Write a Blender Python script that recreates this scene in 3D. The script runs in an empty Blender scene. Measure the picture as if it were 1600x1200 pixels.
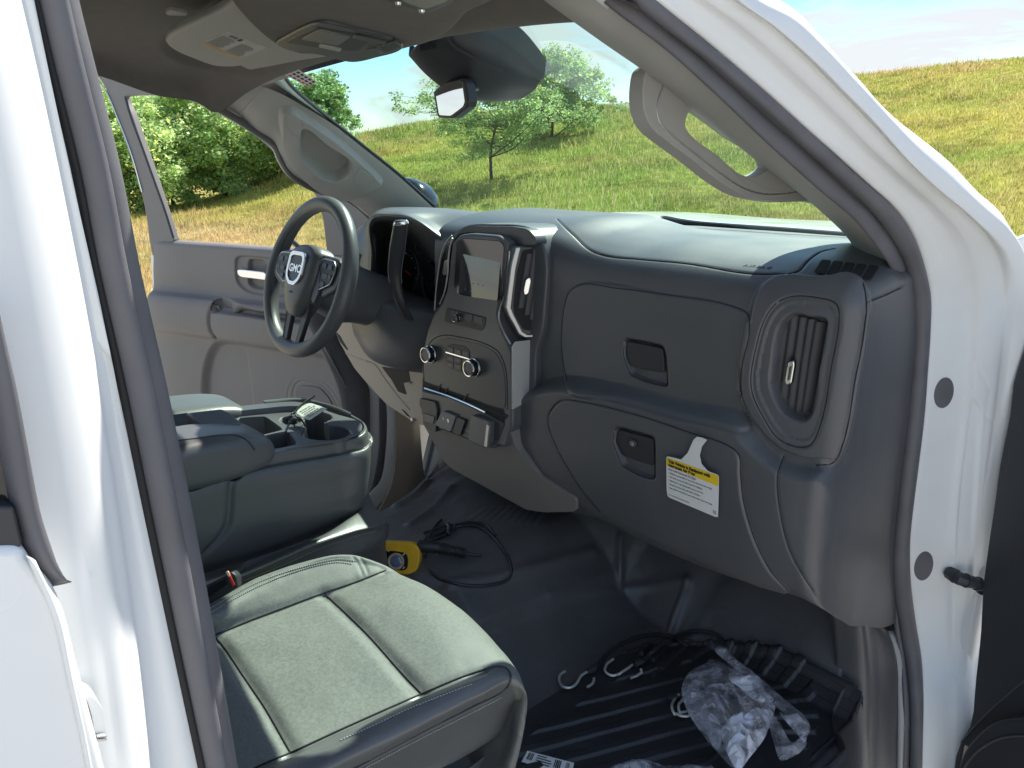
import bpy, bmesh, math, random
import numpy as np
from mathutils import Vector, Matrix
from mathutils.bvhtree import BVHTree
random.seed(7); rng = np.random.default_rng(7)
SC = bpy.context.scene; COL = SC.collection
rad = math.radians

# ---------------- camera ----------------
FPX, YAW, PITCH, ROLL = 1217.3, 41.3, 16.24, -0.42
CAM = np.array([1.391, -1.123, 1.536])
_a, _b, _r = rad(YAW), rad(PITCH), rad(ROLL)
CF = np.array([-math.cos(_a)*math.cos(_b), math.sin(_a)*math.cos(_b), -math.sin(_b)])
_R = np.array([math.sin(_a), math.cos(_a), 0.0]); _U = np.cross(_R, CF)
CR, CU = math.cos(_r)*_R+math.sin(_r)*_U, -math.sin(_r)*_R+math.cos(_r)*_U
cd = bpy.data.cameras.new('camera'); cam = bpy.data.objects.new('camera', cd); COL.objects.link(cam)
cam.matrix_world = Matrix(((CR[0], CU[0], -CF[0], CAM[0]), (CR[1], CU[1], -CF[1], CAM[1]), (CR[2], CU[2], -CF[2], CAM[2]), (0, 0, 0, 1)))
cd.sensor_width = 36; cd.lens = 36*FPX/1600; cd.clip_start = 0.02; cd.clip_end = 2000
SC.camera = cam
SC.render.resolution_x, SC.render.resolution_y = 1024, 768

# ---------------- light ----------------
SUN_EL, SUN_AZ = 47.0, -16.0      # azimuth measured from +y toward +x
sdir = np.array([math.sin(rad(SUN_AZ))*math.cos(rad(SUN_EL)), math.cos(rad(SUN_AZ))*math.cos(rad(SUN_EL)), math.sin(rad(SUN_EL))])
sl = bpy.data.lights.new('sun', 'SUN'); sl.energy = 3.0; sl.angle = rad(0.5); sl.color = (1.0, 0.95, 0.86)
so = bpy.data.objects.new('sun', sl); COL.objects.link(so); so.location = (0, 0, 30)
so.rotation_euler = Vector(sdir).to_track_quat('Z', 'Y').to_euler()
W = bpy.data.worlds.new('World'); SC.world = W; W.use_nodes = True
nt = W.node_tree; nt.nodes.clear()
def nn(t, ty, **kw):
    n = t.nodes.new(ty)
    for k, v in kw.items(): setattr(n, k, v)
    return n
out = nn(nt, 'ShaderNodeOutputWorld'); bg = nn(nt, 'ShaderNodeBackground'); sky = nn(nt, 'ShaderNodeTexSky')
sky.sky_type = 'NISHITA'; sky.sun_disc = False; sky.sun_elevation = rad(SUN_EL); sky.sun_rotation = rad(SUN_AZ)
sky.air_density = 1.0; sky.dust_density = 0.3; sky.ozone_density = 2.5
tc = nn(nt, 'ShaderNodeTexCoord'); mp = nn(nt, 'ShaderNodeMapping'); mp.inputs['Scale'].default_value = (1.2, 2.4, 7.0); mp.inputs['Rotation'].default_value = (0.25, 0.2, 0.6)
cn = nn(nt, 'ShaderNodeTexNoise'); cn.inputs['Scale'].default_value = 2.3; cn.inputs['Detail'].default_value = 9; cn.inputs['Roughness'].default_value = 0.56; cn.inputs['Distortion'].default_value = 0.7
cr_ = nn(nt, 'ShaderNodeValToRGB'); cr_.color_ramp.elements[0].position = 0.45; cr_.color_ramp.elements[1].position = 0.60
cr_.color_ramp.elements[0].color = (0.03,)*3+(1,); cr_.color_ramp.elements[1].color = (0.95,)*3+(1,)
mx = nn(nt, 'ShaderNodeMix', data_type='RGBA'); mx.inputs[7].default_value = (4.5, 4.6, 4.7, 1)
L = nt.links.new
L(tc.outputs['Generated'], mp.inputs['Vector']); L(mp.outputs[0], cn.inputs['Vector']); L(cn.outputs['Fac'], cr_.inputs[0])
hs = nn(nt, 'ShaderNodeHueSaturation'); hs.inputs['Saturation'].default_value = 1.4; L(sky.outputs[0], hs.inputs['Color']); L(cr_.outputs[0], mx.inputs[0]); L(hs.outputs[0], mx.inputs[6]); L(mx.outputs[2], bg.inputs[0]); L(bg.outputs[0], out.inputs[0])
bg.inputs[1].default_value = 0.069
SC.view_settings.view_transform = 'Standard'; SC.view_settings.look = 'None'; SC.view_settings.gamma = 1.0
SC.view_settings.exposure = 1.5
SC.cycles.max_bounces = 10; SC.cycles.transparent_max_bounces = 24; SC.cycles.use_denoising = True
try: SC.cycles.sample_clamp_indirect = 6.0
except Exception: pass

# ---------------- projection helpers (truck space: x right, y forward, z up, metres) ----------------
def ray(px, py): return CF+(px-800)/FPX*CR+(600-py)/FPX*CU
def _ax(px, py, i, v):
    d = ray(px, py); return CAM+(v-CAM[i])/d[i]*d
def X(px, py, v): return _ax(px, py, 0, v)
def Y(px, py, v): return _ax(px, py, 1, v)
def Z(px, py, v): return _ax(px, py, 2, v)
class Plane:
    def __init__(s, p, n): s.p = np.array(p, float); s.n = np.array(n, float)/np.linalg.norm(n); s.n *= -np.sign(np.dot(s.n, s.p-CAM))
    def hit(s, px, py, off=0.0):
        d = ray(px, py); t = np.dot(s.p+s.n*off-CAM, s.n)/np.dot(d, s.n); return CAM+t*d
    def nrm(s, px=0, py=0): return s.n
def proj(P):
    D = np.asarray(P)-CAM; z = D@CF
    return np.stack([800+FPX*(D@CR)/z, 600-FPX*(D@CU)/z], -1)
def lerp(a, b, t): return a+(b-a)*t
def sstep(x): x = np.clip(x, 0, 1); return x*x*(3-2*x)

def spline(P, n, closed=False, kind='cr'):
    P = np.array(P, float)
    m = len(P)
    if m == 2 and not closed: return P[0]+(P[1]-P[0])*np.linspace(0, 1, n)[:, None]
    idx = lambda i: P[i % m] if closed else (P[i] if 0 <= i < m else (2*P[0]-P[1] if i < 0 else 2*P[m-1]-P[m-2]))
    # sample uniformly by arc length of chord
    segs = m if closed else m-1
    ch = np.array([np.linalg.norm(idx(i+1)-idx(i)) for i in range(segs)])+1e-9
    cs = np.concatenate([[0], np.cumsum(ch)]); T = np.linspace(0, cs[-1], n, endpoint=not closed)
    res = []
    for t in T:
        i = min(np.searchsorted(cs, t, 'right')-1, segs-1); u = (t-cs[i])/ch[i]
        if kind == 'lin': res.append(idx(i)+(idx(i+1)-idx(i))*u); continue
        p0, p1, p2, p3 = idx(i-1), idx(i), idx(i+1), idx(i+2)
        a = ch[i]; l0 = np.linalg.norm(p1-p0)+1e-9; l2 = np.linalg.norm(p3-p2)+1e-9
        m1 = ((p1-p0)/l0+(p2-p1)/a)*.5*a; m2 = ((p2-p1)/a+(p3-p2)/l2)*.5*a
        res.append((2*u**3-3*u**2+1)*p1+(u**3-2*u**2+u)*m1+(-2*u**3+3*u**2)*p2+(u**3-u**2)*m2)
    return np.array(res)
def rnd(poly, r, k=5):
    """round the corners of a 2D/3D closed polygon by radius-like length r"""
    P = [np.array(p, float) for p in poly]; o = []
    for i, p in enumerate(P):
        a, b = P[i-1], P[(i+1) % len(P)]
        la, lb = np.linalg.norm(a-p), np.linalg.norm(b-p); ra = min(r, la*.49); rb = min(r, lb*.49)
        A = p+(a-p)/la*ra; B = p+(b-p)/lb*rb
        for j in range(k+1):
            t = j/k; o.append((1-t)**2*A+2*t*(1-t)*p+t*t*B)
    return np.array(o)

# ---------------- objects ----------------
def setp(o, label=None, cat=None, group=None, kind=None):
    if label: o['label'] = label
    if cat: o['category'] = cat
    if group: o['group'] = group
    if kind: o['kind'] = kind
    return o
def empty(name, loc, label, cat, group=None):
    o = bpy.data.objects.new(name, None); COL.objects.link(o); o.location = loc; o.empty_display_size = 0.1
    return setp(o, label, cat, group)
def link(name, V, Fc, mat, parent=None, smooth=True, sharp=40, bevel=0, bseg=3, **kw):
    V = np.asarray(V, float)
    org = np.zeros(3)
    if parent is None: org = np.array([(V[:, 0].min()+V[:, 0].max())/2, (V[:, 1].min()+V[:, 1].max())/2, V[:, 2].min()])
    me = bpy.data.meshes.new(name)
    Vl = V-org
    if isinstance(Fc, np.ndarray):
        k = Fc.shape[1]; me.vertices.add(len(Vl)); me.vertices.foreach_set('co', Vl.astype(np.float32).ravel())
        me.loops.add(Fc.size); me.loops.foreach_set('vertex_index', Fc.astype(np.int32).ravel())
        me.polygons.add(len(Fc)); me.polygons.foreach_set('loop_start', np.arange(0, Fc.size, k, dtype=np.int32))
        me.update(calc_edges=True)
    else:
        me.from_pydata([tuple(v) for v in Vl], [], [tuple(int(i) for i in f) for f in Fc]); me.update()
    mats = mat if isinstance(mat, (list, tuple)) else [mat]
    for m in mats: me.materials.append(m)
    if smooth:
        me.shade_smooth()
        if sharp: me.set_sharp_from_angle(angle=rad(sharp))
    else: me.shade_flat()
    o = bpy.data.objects.new(name, me); COL.objects.link(o); o.location = org
    if parent is not None:
        o.parent = parent
        pl = Vector((0, 0, 0)); q = parent
        while q is not None: pl += q.location; q = q.parent
        o.location = Vector(org)-pl if q is None else o.location
    if bevel:
        b = o.modifiers.new('bevel', 'BEVEL'); b.width = bevel; b.segments = bseg; b.limit_method = 'ANGLE'; b.angle_limit = rad(35); b.harden_normals = False
    return setp(o, **kw)
class MB:
    """mesh buffer: several shells that make ONE mesh"""
    def __init__(s): s.V = []; s.F = []; s.n = 0; s.M = []
    def add(s, V, Fc, m=0):
        V = np.asarray(V, float).reshape(-1, 3); s.V.append(V); s.F += [tuple(int(i)+s.n for i in f) for f in Fc]; s.M += [m]*len(Fc); s.n += len(V); return s
    def obj(s, name, mat, parent=None, **kw):
        o = link(name, np.concatenate(s.V), s.F, mat, parent, **kw)
        if any(s.M): o.data.polygons.foreach_set('material_index', np.array(s.M, np.int32))
        return o
def fix_normals(o):
    bm = bmesh.new(); bm.from_mesh(o.data); bmesh.ops.recalc_face_normals(bm, faces=bm.faces); bm.to_mesh(o.data); bm.free(); return o

def gridF(nr, nc, closed_c=False, flip=False):
    i, j = np.meshgrid(np.arange(nr-1), np.arange(nc if closed_c else nc-1), indexing='ij')
    j2 = (j+1) % nc
    q = np.stack([i*nc+j, i*nc+j2, (i+1)*nc+j2, (i+1)*nc+j], -1).reshape(-1, 4)
    return q[:, ::-1] if flip else q
def tube_geo(P, r, k=8, caps=True, closed=False):
    P = np.asarray(P, float); n = len(P); r = np.broadcast_to(np.asarray(r, float), (n,))
    T = np.gradient(P, axis=0) if not closed else np.roll(P, -1, 0)-np.roll(P, 1, 0)
    T /= np.linalg.norm(T, axis=1)[:, None]+1e-12
    u = np.cross(T[0], [0, 0, 1.]); 
    if np.linalg.norm(u) < .1: u = np.cross(T[0], [1., 0, 0])
    u /= np.linalg.norm(u); V = []
    th = np.linspace(0, 2*np.pi, k, endpoint=False)
    for i in range(n):
        u = u-T[i]*np.dot(u, T[i]); u /= np.linalg.norm(u); v = np.cross(T[i], u)
        V.append(P[i]+r[i]*(np.cos(th)[:, None]*u+np.sin(th)[:, None]*v))
    V = np.concatenate(V)
    Fc = [tuple(f) for f in gridF(n, k, True)]
    if closed:
        a = (n-1)*k; Fc += [(a+j, a+(j+1) % k, (j+1) % k, j) for j in range(k)]
    elif caps: Fc += [tuple(range(k))[::-1], tuple(range((n-1)*k, n*k))]
    return V, Fc
def tube(name, P, r, mat, parent=None, k=10, closed=False, **kw):
    V, Fc = tube_geo(P, r, k, True, closed); return link(name, V, Fc, mat, parent, **kw)
def sweep_geo(P, S, N, prof, closed_prof=True, caps=True):
    """profile (s,n) swept along P with per point side vector S and normal N"""
    P = np.asarray(P); S = np.asarray(S); N = np.asarray(N); pr_ = np.asarray(prof); k = len(pr_)
    V = (P[:, None]+pr_[None, :, 0, None]*S[:, None]+pr_[None, :, 1, None]*N[:, None]).reshape(-1, 3)
    Fc = [tuple(f) for f in gridF(len(P), k, closed_prof)]
    if closed_prof and caps: Fc += [tuple(range(k))[::-1], tuple(range((len(P)-1)*k, len(P)*k))]
    return V, Fc
def prism_geo(front, back):
    n = len(front); V = np.concatenate([front, back])
    Fc = [tuple(range(n)), tuple(range(2*n-1, n-1, -1))]+[(i, n+i, n+(i+1) % n, (i+1) % n) for i in range(n)]
    return V, Fc
def prism(name, front, d, mat, parent=None, bevel=0.002, **kw):
    """closed 3D outline extruded by vector d"""
    front = np.asarray(front, float); V, Fc = prism_geo(front, front+np.asarray(d))
    o = link(name, V, Fc, mat, parent, bevel=bevel, **kw); return fix_normals(o)
def plate(name, poly, pl, mat, parent=None, off=0.0, th=0.01, bevel=0.002, **kw):
    """pixel outline laid on a plane in the scene, given thickness th away from the viewer"""
    return prism(name, [pl.hit(x, y, off) for x, y in poly], -pl.n*th, mat, parent, bevel, **kw)
def ring(name, outer, inner, d, mat, parent=None, bevel=0.001, **kw):
    o_, i_ = np.asarray(outer, float), np.asarray(inner, float); n = len(o_); d = np.asarray(d)
    V = np.concatenate([o_, i_, o_+d, i_+d]); Fc = []
    for a in range(n):
        b = (a+1) % n
        Fc += [(a, b, n+b, n+a), (2*n+a, 3*n+a, 3*n+b, 2*n+b), (a, 2*n+a, 2*n+b, b), (n+a, n+b, 3*n+b, 3*n+a)]
    o = link(name, V, Fc, mat, parent, bevel=bevel, **kw); return fix_normals(o)
def disc_pts(c, n, r, k=28, up=(0, 0, 1), ry=None):
    n = np.array(n, float); n /= np.linalg.norm(n); u = np.cross(up, n); u /= np.linalg.norm(u); v = np.cross(n, u)
    th = np.linspace(0, 2*np.pi, k, endpoint=False); ry = ry or r
    return np.array(c)+r*np.cos(th)[:, None]*u+ry*np.sin(th)[:, None]*v
def lathe_geo(c, ax, prof, k=32):
    """prof: list of (distance along ax, radius)"""
    ax = np.array(ax, float); ax /= np.linalg.norm(ax); V = []
    for h, r in prof: V.append(disc_pts(np.array(c)+ax*h, ax, max(r, 1e-5), k, up=(0.01, 0.02, 1) if abs(ax[2]) < .95 else (1, 0, 0)))
    n = len(prof); Fc = [tuple(f) for f in gridF(n, k, True)]+[tuple(range(k))[::-1], tuple(range((n-1)*k, n*k))]
    return np.concatenate(V), Fc
def lathe(name, c, ax, prof, mat, parent=None, k=32, **kw):
    V, Fc = lathe_geo(c, ax, prof, k); return fix_normals(link(name, V, Fc, mat, parent, **kw))

def inpoly(px, poly):
    x, y = px[..., 0], px[..., 1]; c = np.zeros(x.shape, bool); P = np.asarray(poly); n = len(P); j = n-1
    for i in range(n):
        xi, yi = P[i]; xj, yj = P[j]
        if yi != yj: c ^= ((yi > y) != (yj > y)) & (x < (xj-xi)*(y-yi)/(yj-yi)+xi)
        j = i
    return c
class Surf:
    """dense surface grid that can be sculpted with seams and raised regions traced on it"""
    def __init__(s, rows, nr, nc, kr='cr', kc='cr'):
        R_ = [spline(r, nc, kind=kc) for r in rows]; A = np.array(R_)             # rows x nc
        if len(rows) != nr:
            # spline down the columns with parameters shared by all columns
            ch = np.linalg.norm(np.diff(A, axis=0), axis=2).mean(1)+1e-6; cs = np.concatenate([[0], np.cumsum(ch)])
            T = np.linspace(0, cs[-1], nr); o = []
            m = len(A); g = lambda i: A[i] if 0 <= i < m else (2*A[0]-A[1] if i < 0 else 2*A[-1]-A[-2]); l = lambda i: ch[min(max(i, 0), m-2)]
            for t in T:
                i = min(np.searchsorted(cs, t, 'right')-1, m-2); u = (t-cs[i])/ch[i]
                if kr == 'lin': o.append(A[i]*(1-u)+A[i+1]*u); continue
                p0, p1, p2, p3 = g(i-1), g(i), g(i+1), g(i+2); a = ch[i]
                m1 = ((p1-p0)/l(i-1)+(p2-p1)/a)*.5*a; m2 = ((p2-p1)/a+(p3-p2)/l(i+1))*.5*a
                o.append((2*u**3-3*u**2+1)*p1+(u**3-2*u**2+u)*m1+(-2*u**3+3*u**2)*p2+(u**3-u**2)*m2)
            A = np.array(o)
        s.A = A; s.refresh()
    def refresh(s):
        A = s.A; dr = np.gradient(A, axis=0); dc = np.gradient(A, axis=1); N = np.cross(dr, dc); N /= np.linalg.norm(N, axis=2)[..., None]+1e-12
        if ((N*(CAM-A)).sum(2) > 0).mean() < .5: N = -N; s.flip = True
        else: s.flip = False
        s.N = N; s.px = proj(A); s.bvh = None
        return s
    def _b(s):
        if s.bvh is None:
            nr, nc = s.A.shape[:2]; step = 1
            s.bvh = BVHTree.FromPolygons([Vector(v) for v in s.A.reshape(-1, 3)], [tuple(f) for f in gridF(nr, nc).tolist()])
        return s.bvh
    def hit(s, px, py, off=0.0):
        d = Vector(ray(px, py)).normalized(); h = s._b().ray_cast(Vector(CAM), d)
        if h[0] is None: return None
        n = h[1]; 
        if n.dot(d) > 0: n = -n
        return np.array(h[0])+np.array(n)*off
    def nrm(s, px, py):
        d = Vector(ray(px, py)).normalized(); h = s._b().ray_cast(Vector(CAM), d); n = h[1]
        if n is None: return -np.array(d)
        return np.array(n if n.dot(d) < 0 else -n)
    def _line3(s, poly, closed, n=None):
        P = spline(poly, n or max(12, int(sum(np.linalg.norm(np.diff(np.array(poly, float), axis=0), axis=1))/4)), closed)
        Q = [s.hit(*p) for p in P]; return P, [q for q in Q if q is not None]
    def _dist(s, poly, closed, w):
        P, Q = s._line3(poly, closed); Q = np.array(Q)
        if len(Q) < 2: return None, None, P
        if closed: Q = np.concatenate([Q, Q[:1]])
        lo, hi = Q.min(0)-w, Q.max(0)+w
        m = np.all((s.A > lo) & (s.A < hi), axis=2); V = s.A[m]; D = np.full(len(V), 9.0)
        for a, b in zip(Q[:-1], Q[1:]):
            ab = b-a; L2 = ab@ab
            if L2 < 1e-12 or L2 > .01: continue
            near = np.all((V > np.minimum(a, b)-w) & (V < np.maximum(a, b)+w), axis=1)
            if not near.any(): continue
            v = V[near]; t = np.clip((v-a)@ab/L2, 0, 1); D[near] = np.minimum(D[near], np.linalg.norm(v-a-t[:, None]*ab, axis=1))
        return m, D, P
    def groove(s, poly, depth=.002, w=.0022, closed=False):
        m, D, _ = s._dist(poly, closed, w*4)
        if m is not None: s.A[m] -= s.N[m]*(depth*np.exp(-(D/w)**2))[:, None]
        return s
    def region(s, poly, h, w, vec=None, lip=0.0, lipw=.003, spl=True):
        """push the inside of the outline by h (m) along the normal with an edge ramp w"""
        m0, D, P = s._dist(poly, True, max(w, lipw)*3+.001)
        d = np.full(s.A.shape[:2], 9.0)
        if m0 is None: return s
        d[m0] = D; ins = inpoly(s.px, P) & ((s.N*(CAM-s.A)).sum(2) > 0)
        k = np.where(ins, sstep(.5+d/w), sstep(.5-d/w))*h
        if lip: k = k+lip*np.exp(-(d/lipw)**2)
        dirv = s.N if vec is None else np.broadcast_to(np.array(vec, float), s.A.shape)
        s.A = s.A+dirv*k[..., None]; return s
    def wells(s, shapes):
        K = np.zeros(s.A.shape[:2])
        for poly, depth, w in shapes:
            m0, D, P = s._dist(poly, True, w*3+.001); d = np.full(K.shape, 9.0); d[m0] = D; ins = inpoly(s.px, P)
            K = np.maximum(K, np.where(ins, sstep(.5+d/w), sstep(.5-d/w))*depth)
        s.A = s.A-np.array([0, 0, 1.])*K[..., None]; return s
    def seam(s, pts, parent, r=.0011, m=None, off=0.0, closed=False, name='seam', n=None):
        P = spline(pts, n or max(12, int(sum(np.linalg.norm(np.diff(np.array(pts, float), axis=0), axis=1))/5)), closed)
        Q = [s.hit(x, y, off) for x, y in P]; Q = [q for q in Q if q is not None]
        b = MB(); run = [Q[0]]
        for q in Q[1:]:
            if np.linalg.norm(q-run[-1]) > .05:
                if len(run) > 2: b.add(*tube_geo(np.array(run), r, 6))
                run = [q]
            elif np.linalg.norm(q-run[-1]) > 1e-4: run.append(q)
        if len(run) > 2: b.add(*tube_geo(np.array(run), r, 6))
        if b.V: return b.obj(name, m or M['dark'], parent, sharp=0)
    def build(s, name, mat, parent=None, thick=0.0, sharp=0, **kw):
        nr, nc = s.A.shape[:2]; o = link(name, s.A.reshape(-1, 3), gridF(nr, nc, flip=not s.flip), mat, parent, sharp=sharp, **kw)
        if thick:
            md = o.modifiers.new('thickness', 'SOLIDIFY'); md.thickness = thick; md.offset = -1 if not s.flip else -1
        return o

# ---------------- materials ----------------
def mat(name, col, rough=.5, metal=0, spec=.5, coat=0, bump=None, var=None, sheen=0, emit=None, ior=None):
    """bump=(kind, scale, distance, strength); var=(scale, amount, detail)"""
    m = bpy.data.materials.new(name); m.use_nodes = True; t = m.node_tree; b = t.nodes['Principled BSDF']
    col = tuple(col)+(1,) if len(col) == 3 else col
    b.inputs['Base Color'].default_value = col; b.inputs['Roughness'].default_value = rough; b.inputs['Metallic'].default_value = metal
    b.inputs['Specular IOR Level'].default_value = spec; b.inputs['Coat Weight'].default_value = coat; b.inputs['Coat Roughness'].default_value = .05
    if sheen: b.inputs['Sheen Weight'].default_value = sheen; b.inputs['Sheen Roughness'].default_value = .4
    if emit: b.inputs['Emission Color'].default_value = emit[0]+(1,); b.inputs['Emission Strength'].default_value = emit[1]
    co = nn(t, 'ShaderNodeTexCoord')
    if var:
        n = nn(t, 'ShaderNodeTexNoise'); n.inputs['Scale'].default_value = var[0]; n.inputs['Detail'].default_value = var[2] if len(var) > 2 else 5
        h = nn(t, 'ShaderNodeMix', data_type='RGBA'); a = var[1]
        h.inputs[6].default_value = tuple(c*(1-a) for c in col[:3])+(1,); h.inputs[7].default_value = tuple(min(1, c*(1+a)) for c in col[:3])+(1,)
        mr = nn(t, 'ShaderNodeMapRange'); mr.inputs[1].default_value = .3; mr.inputs[2].default_value = .7
        t.links.new(co.outputs['Object'], n.inputs['Vector']); t.links.new(n.outputs['Fac'], mr.inputs[0]); t.links.new(mr.outputs[0], h.inputs[0]); t.links.new(h.outputs[2], b.inputs['Base Color'])
        r = nn(t, 'ShaderNodeMapRange'); r.inputs[1].default_value = .3; r.inputs[2].default_value = .7; r.inputs[3].default_value = max(.02, rough-.07); r.inputs[4].default_value = min(1, rough+.07)
        t.links.new(n.outputs['Fac'], r.inputs[0]); t.links.new(r.outputs[0], b.inputs['Roughness'])
    if bump:
        kind, sc, dist, st = bump
        if kind == 'voronoi':
            n = nn(t, 'ShaderNodeTexVoronoi'); n.feature = 'F1'; o_ = n.outputs['Distance']
        else:
            n = nn(t, 'ShaderNodeTexNoise'); n.inputs['Detail'].default_value = 3; o_ = n.outputs['Fac']
        n.inputs['Scale'].default_value = sc; t.links.new(co.outputs['Object'], n.inputs['Vector'])
        bp = nn(t, 'ShaderNodeBump'); bp.inputs['Strength'].default_value = st; bp.inputs['Distance'].default_value = dist
        t.links.new(o_, bp.inputs['Height']); t.links.new(bp.outputs[0], b.inputs['Normal'])
    return m
def glass_mat(name, tint, refl=.06, rough=.0):
    m = bpy.data.materials.new(name); m.use_nodes = True; t = m.node_tree; t.nodes.clear()
    o = nn(t, 'ShaderNodeOutputMaterial'); tr = nn(t, 'ShaderNodeBsdfTransparent'); tr.inputs[0].default_value = tint+(1,)
    g = nn(t, 'ShaderNodeBsdfGlossy'); g.inputs['Roughness'].default_value = rough; g.inputs[0].default_value = (1, 1, 1, 1)
    fr = nn(t, 'ShaderNodeFresnel'); fr.inputs[0].default_value = 1.45
    ml = nn(t, 'ShaderNodeMath', operation='MULTIPLY'); ml.inputs[1].default_value = refl/.04
    mxs = nn(t, 'ShaderNodeMixShader'); cl = nn(t, 'ShaderNodeClamp'); cl.inputs[2].default_value = .5
    t.links.new(fr.outputs[0], ml.inputs[0]); t.links.new(ml.outputs[0], cl.inputs[0]); t.links.new(cl.outputs[0], mxs.inputs[0]); t.links.new(tr.outputs[0], mxs.inputs[1]); t.links.new(g.outputs[0], mxs.inputs[2]); t.links.new(mxs.outputs[0], o.inputs[0])
    return m
M = {}
M['paint'] = mat('white_paint', (.88, .885, .868), .22, coat=.6, var=(6, .012))
M['paint_jamb'] = mat('white_jamb_paint', (.84, .85, .835), .6, coat=.0, var=(14, .02))
M['plastic'] = mat('charcoal_plastic', (.115, .118, .126), .40, bump=('noise', 900, .0003, .25), spec=.6, var=(9, .05))
M['soft'] = mat('soft_dash_vinyl', (.100, .103, .110), .42, bump=('voronoi', 760, .0004, .28), spec=.65, var=(7, .05))
M['black'] = mat('black_plastic', (.040, .042, .047), .45, bump=('noise', 500, .0003, .3))
M['gloss'] = mat('gloss_black', (.012, .012, .014), .12, coat=.5)
M['dark'] = mat('recess_black', (.012, .012, .013), .7)
M['panel'] = mat('grey_plastic', (.072, .075, .081), .36, bump=('noise', 800, .0003, .3))
M['chrome'] = mat('satin_chrome', (.82, .82, .80), .18, metal=1)
M['satin'] = mat('brushed_silver', (.55, .55, .54), .38, metal=.85)
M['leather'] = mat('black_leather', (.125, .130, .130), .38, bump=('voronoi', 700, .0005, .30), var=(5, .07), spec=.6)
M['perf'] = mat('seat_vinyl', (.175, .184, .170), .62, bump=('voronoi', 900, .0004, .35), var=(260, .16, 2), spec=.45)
M['thread'] = mat('grey_thread', (.42, .43, .41), .8)
M['trim'] = mat('pillar_trim', (.42, .415, .39), .62, bump=('noise', 900, .0003, .35), var=(11, .04))
M['cloth'] = mat('headliner_cloth', (.165, .150, .138), .95, bump=('noise', 1200, .0006, .6), var=(30, .08))
M['rubber'] = mat('door_seal_rubber', (.13, .128, .14), .55, bump=('noise', 260, .0004, .35), var=(18, .12))
M['doorpanel'] = mat('door_panel_plastic', (.225, .21, .198), .6, bump=('noise', 700, .0004, .35), var=(9, .05))
M['tan'] = mat('knee_panel_plastic', (.50, .44, .365), .6, bump=('noise', 700, .0003, .3))
M['carpet'] = mat('vinyl_floor', (.102, .102, .106), .36, bump=('noise', 60, .002, .35), var=(7, .18))
M['mat'] = mat('rubber_mat', (.034, .035, .038), .34, bump=('noise', 300, .0005, .4), var=(9, .2))
M['glass'] = glass_mat('windshield_glass', (.78, .95, .87), .022)
M['glass_side'] = glass_mat('window_glass', (.86, .92, .90), .05)
M['white'] = mat('white_card', (.82, .82, .81), .5)
M['yellow'] = mat('yellow_print', (.90, .62, .02), .5)
M['ink'] = mat('black_ink', (.03, .03, .03), .6)
M['grey_ink'] = mat('grey_ink', (.16, .16, .17), .6)

# =====================================================================
# OUTSIDE: terrain, grass, trees
# =====================================================================
GZ = -0.10
def vnoise(x, y, s=0):
    xi, yi = np.floor(x).astype(int), np.floor(y).astype(int); fx, fy = x-xi, y-yi; fx = fx*fx*(3-2*fx); fy = fy*fy*(3-2*fy)
    def h(a, b):
        n = (a*374761393+b*668265263+s*1442695041) & 0x7fffffff; n = ((n ^ (n >> 13))*1274126177) & 0x7fffffff; return ((n ^ (n >> 16)) & 0xffff)/65535.
    return (h(xi, yi)*(1-fx)+h(xi+1, yi)*fx)*(1-fy)+(h(xi, yi+1)*(1-fx)+h(xi+1, yi+1)*fx)*fy
def fbm(x, y, s=0, o=4):
    v = 0; a = .5
    for i in range(o): v = v+a*vnoise(x*2**i, y*2**i, s+i*17); a *= .5
    return v
CREST = [(-1500, 335, 26, 21), (0, 333, 26, 21), (200, 330, 26, 21), (280, 322, 27, 20), (330, 310, 28, 19), (445, 266, 30, 17), (500, 238, 31, 16), (555, 213, 33, 15), (640, 196, 35, 14),
         (760, 176, 37, 13), (900, 166, 37, 12), (1000, 160, 36, 11.5), (1330, 119, 33, 9.5), (1600, 87, 30, 8), (2600, 0, 28, 7), (4000, 0, 28, 7)]
def theta_of(px): return math.degrees(math.atan((px-800)/(FPX/math.cos(rad(PITCH)))))
_ct = np.array([theta_of(c[0]) for c in CREST]); _cs = []
for px_, y_, rc_, rf_ in CREST:
    d_ = ray(min(max(px_, -200), 2300), y_); _cs.append(d_[2]/math.hypot(d_[0], d_[1]))
_cs = np.array(_cs); _rc = np.array([c[2] for c in CREST], float); _rf = np.array([c[3] for c in CREST], float)
def height(x, y):
    dx, dy = x-CAM[0], y-CAM[1]; r = np.hypot(dx, dy)+1e-6
    th = (180-YAW)-np.degrees(np.arctan2(dy, dx)); th = (th+180) % 360-180
    s = np.interp(th, _ct, _cs); rc = np.interp(th, _ct, _rc); rf = np.interp(th, _ct, _rf)
    zc = CAM[2]+s*rc; t = (r-rf)/(rc-rf)
    fade = np.interp(np.abs(th), [70, 110], [1, 0])
    z = GZ+np.clip(t, 0, 1)*(zc-GZ)*fade
    z = z-np.clip(t-1, 0, 3)*.5*fade
    u = np.clip(t, -.4, .4); z = z+.12*np.exp(-(t/.3)**2)*(zc-GZ)*.35*fade
    amp = np.clip((r-4)/14, 0, 1)
    return z+amp*(.28*(fbm(x*.16, y*.16, 3)-.47)+.10*(fbm(x*.7, y*.7, 9)-.47))*np.clip(1.35-t, .15, 1)
def ground_at(px, py):
    d = ray(px, py); d = d/math.hypot(d[0], d[1])
    for r in np.arange(3, 60, .05):
        P = CAM+d*r
        if P[2] < height(P[0], P[1]): return P
    return CAM+d*40
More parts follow.
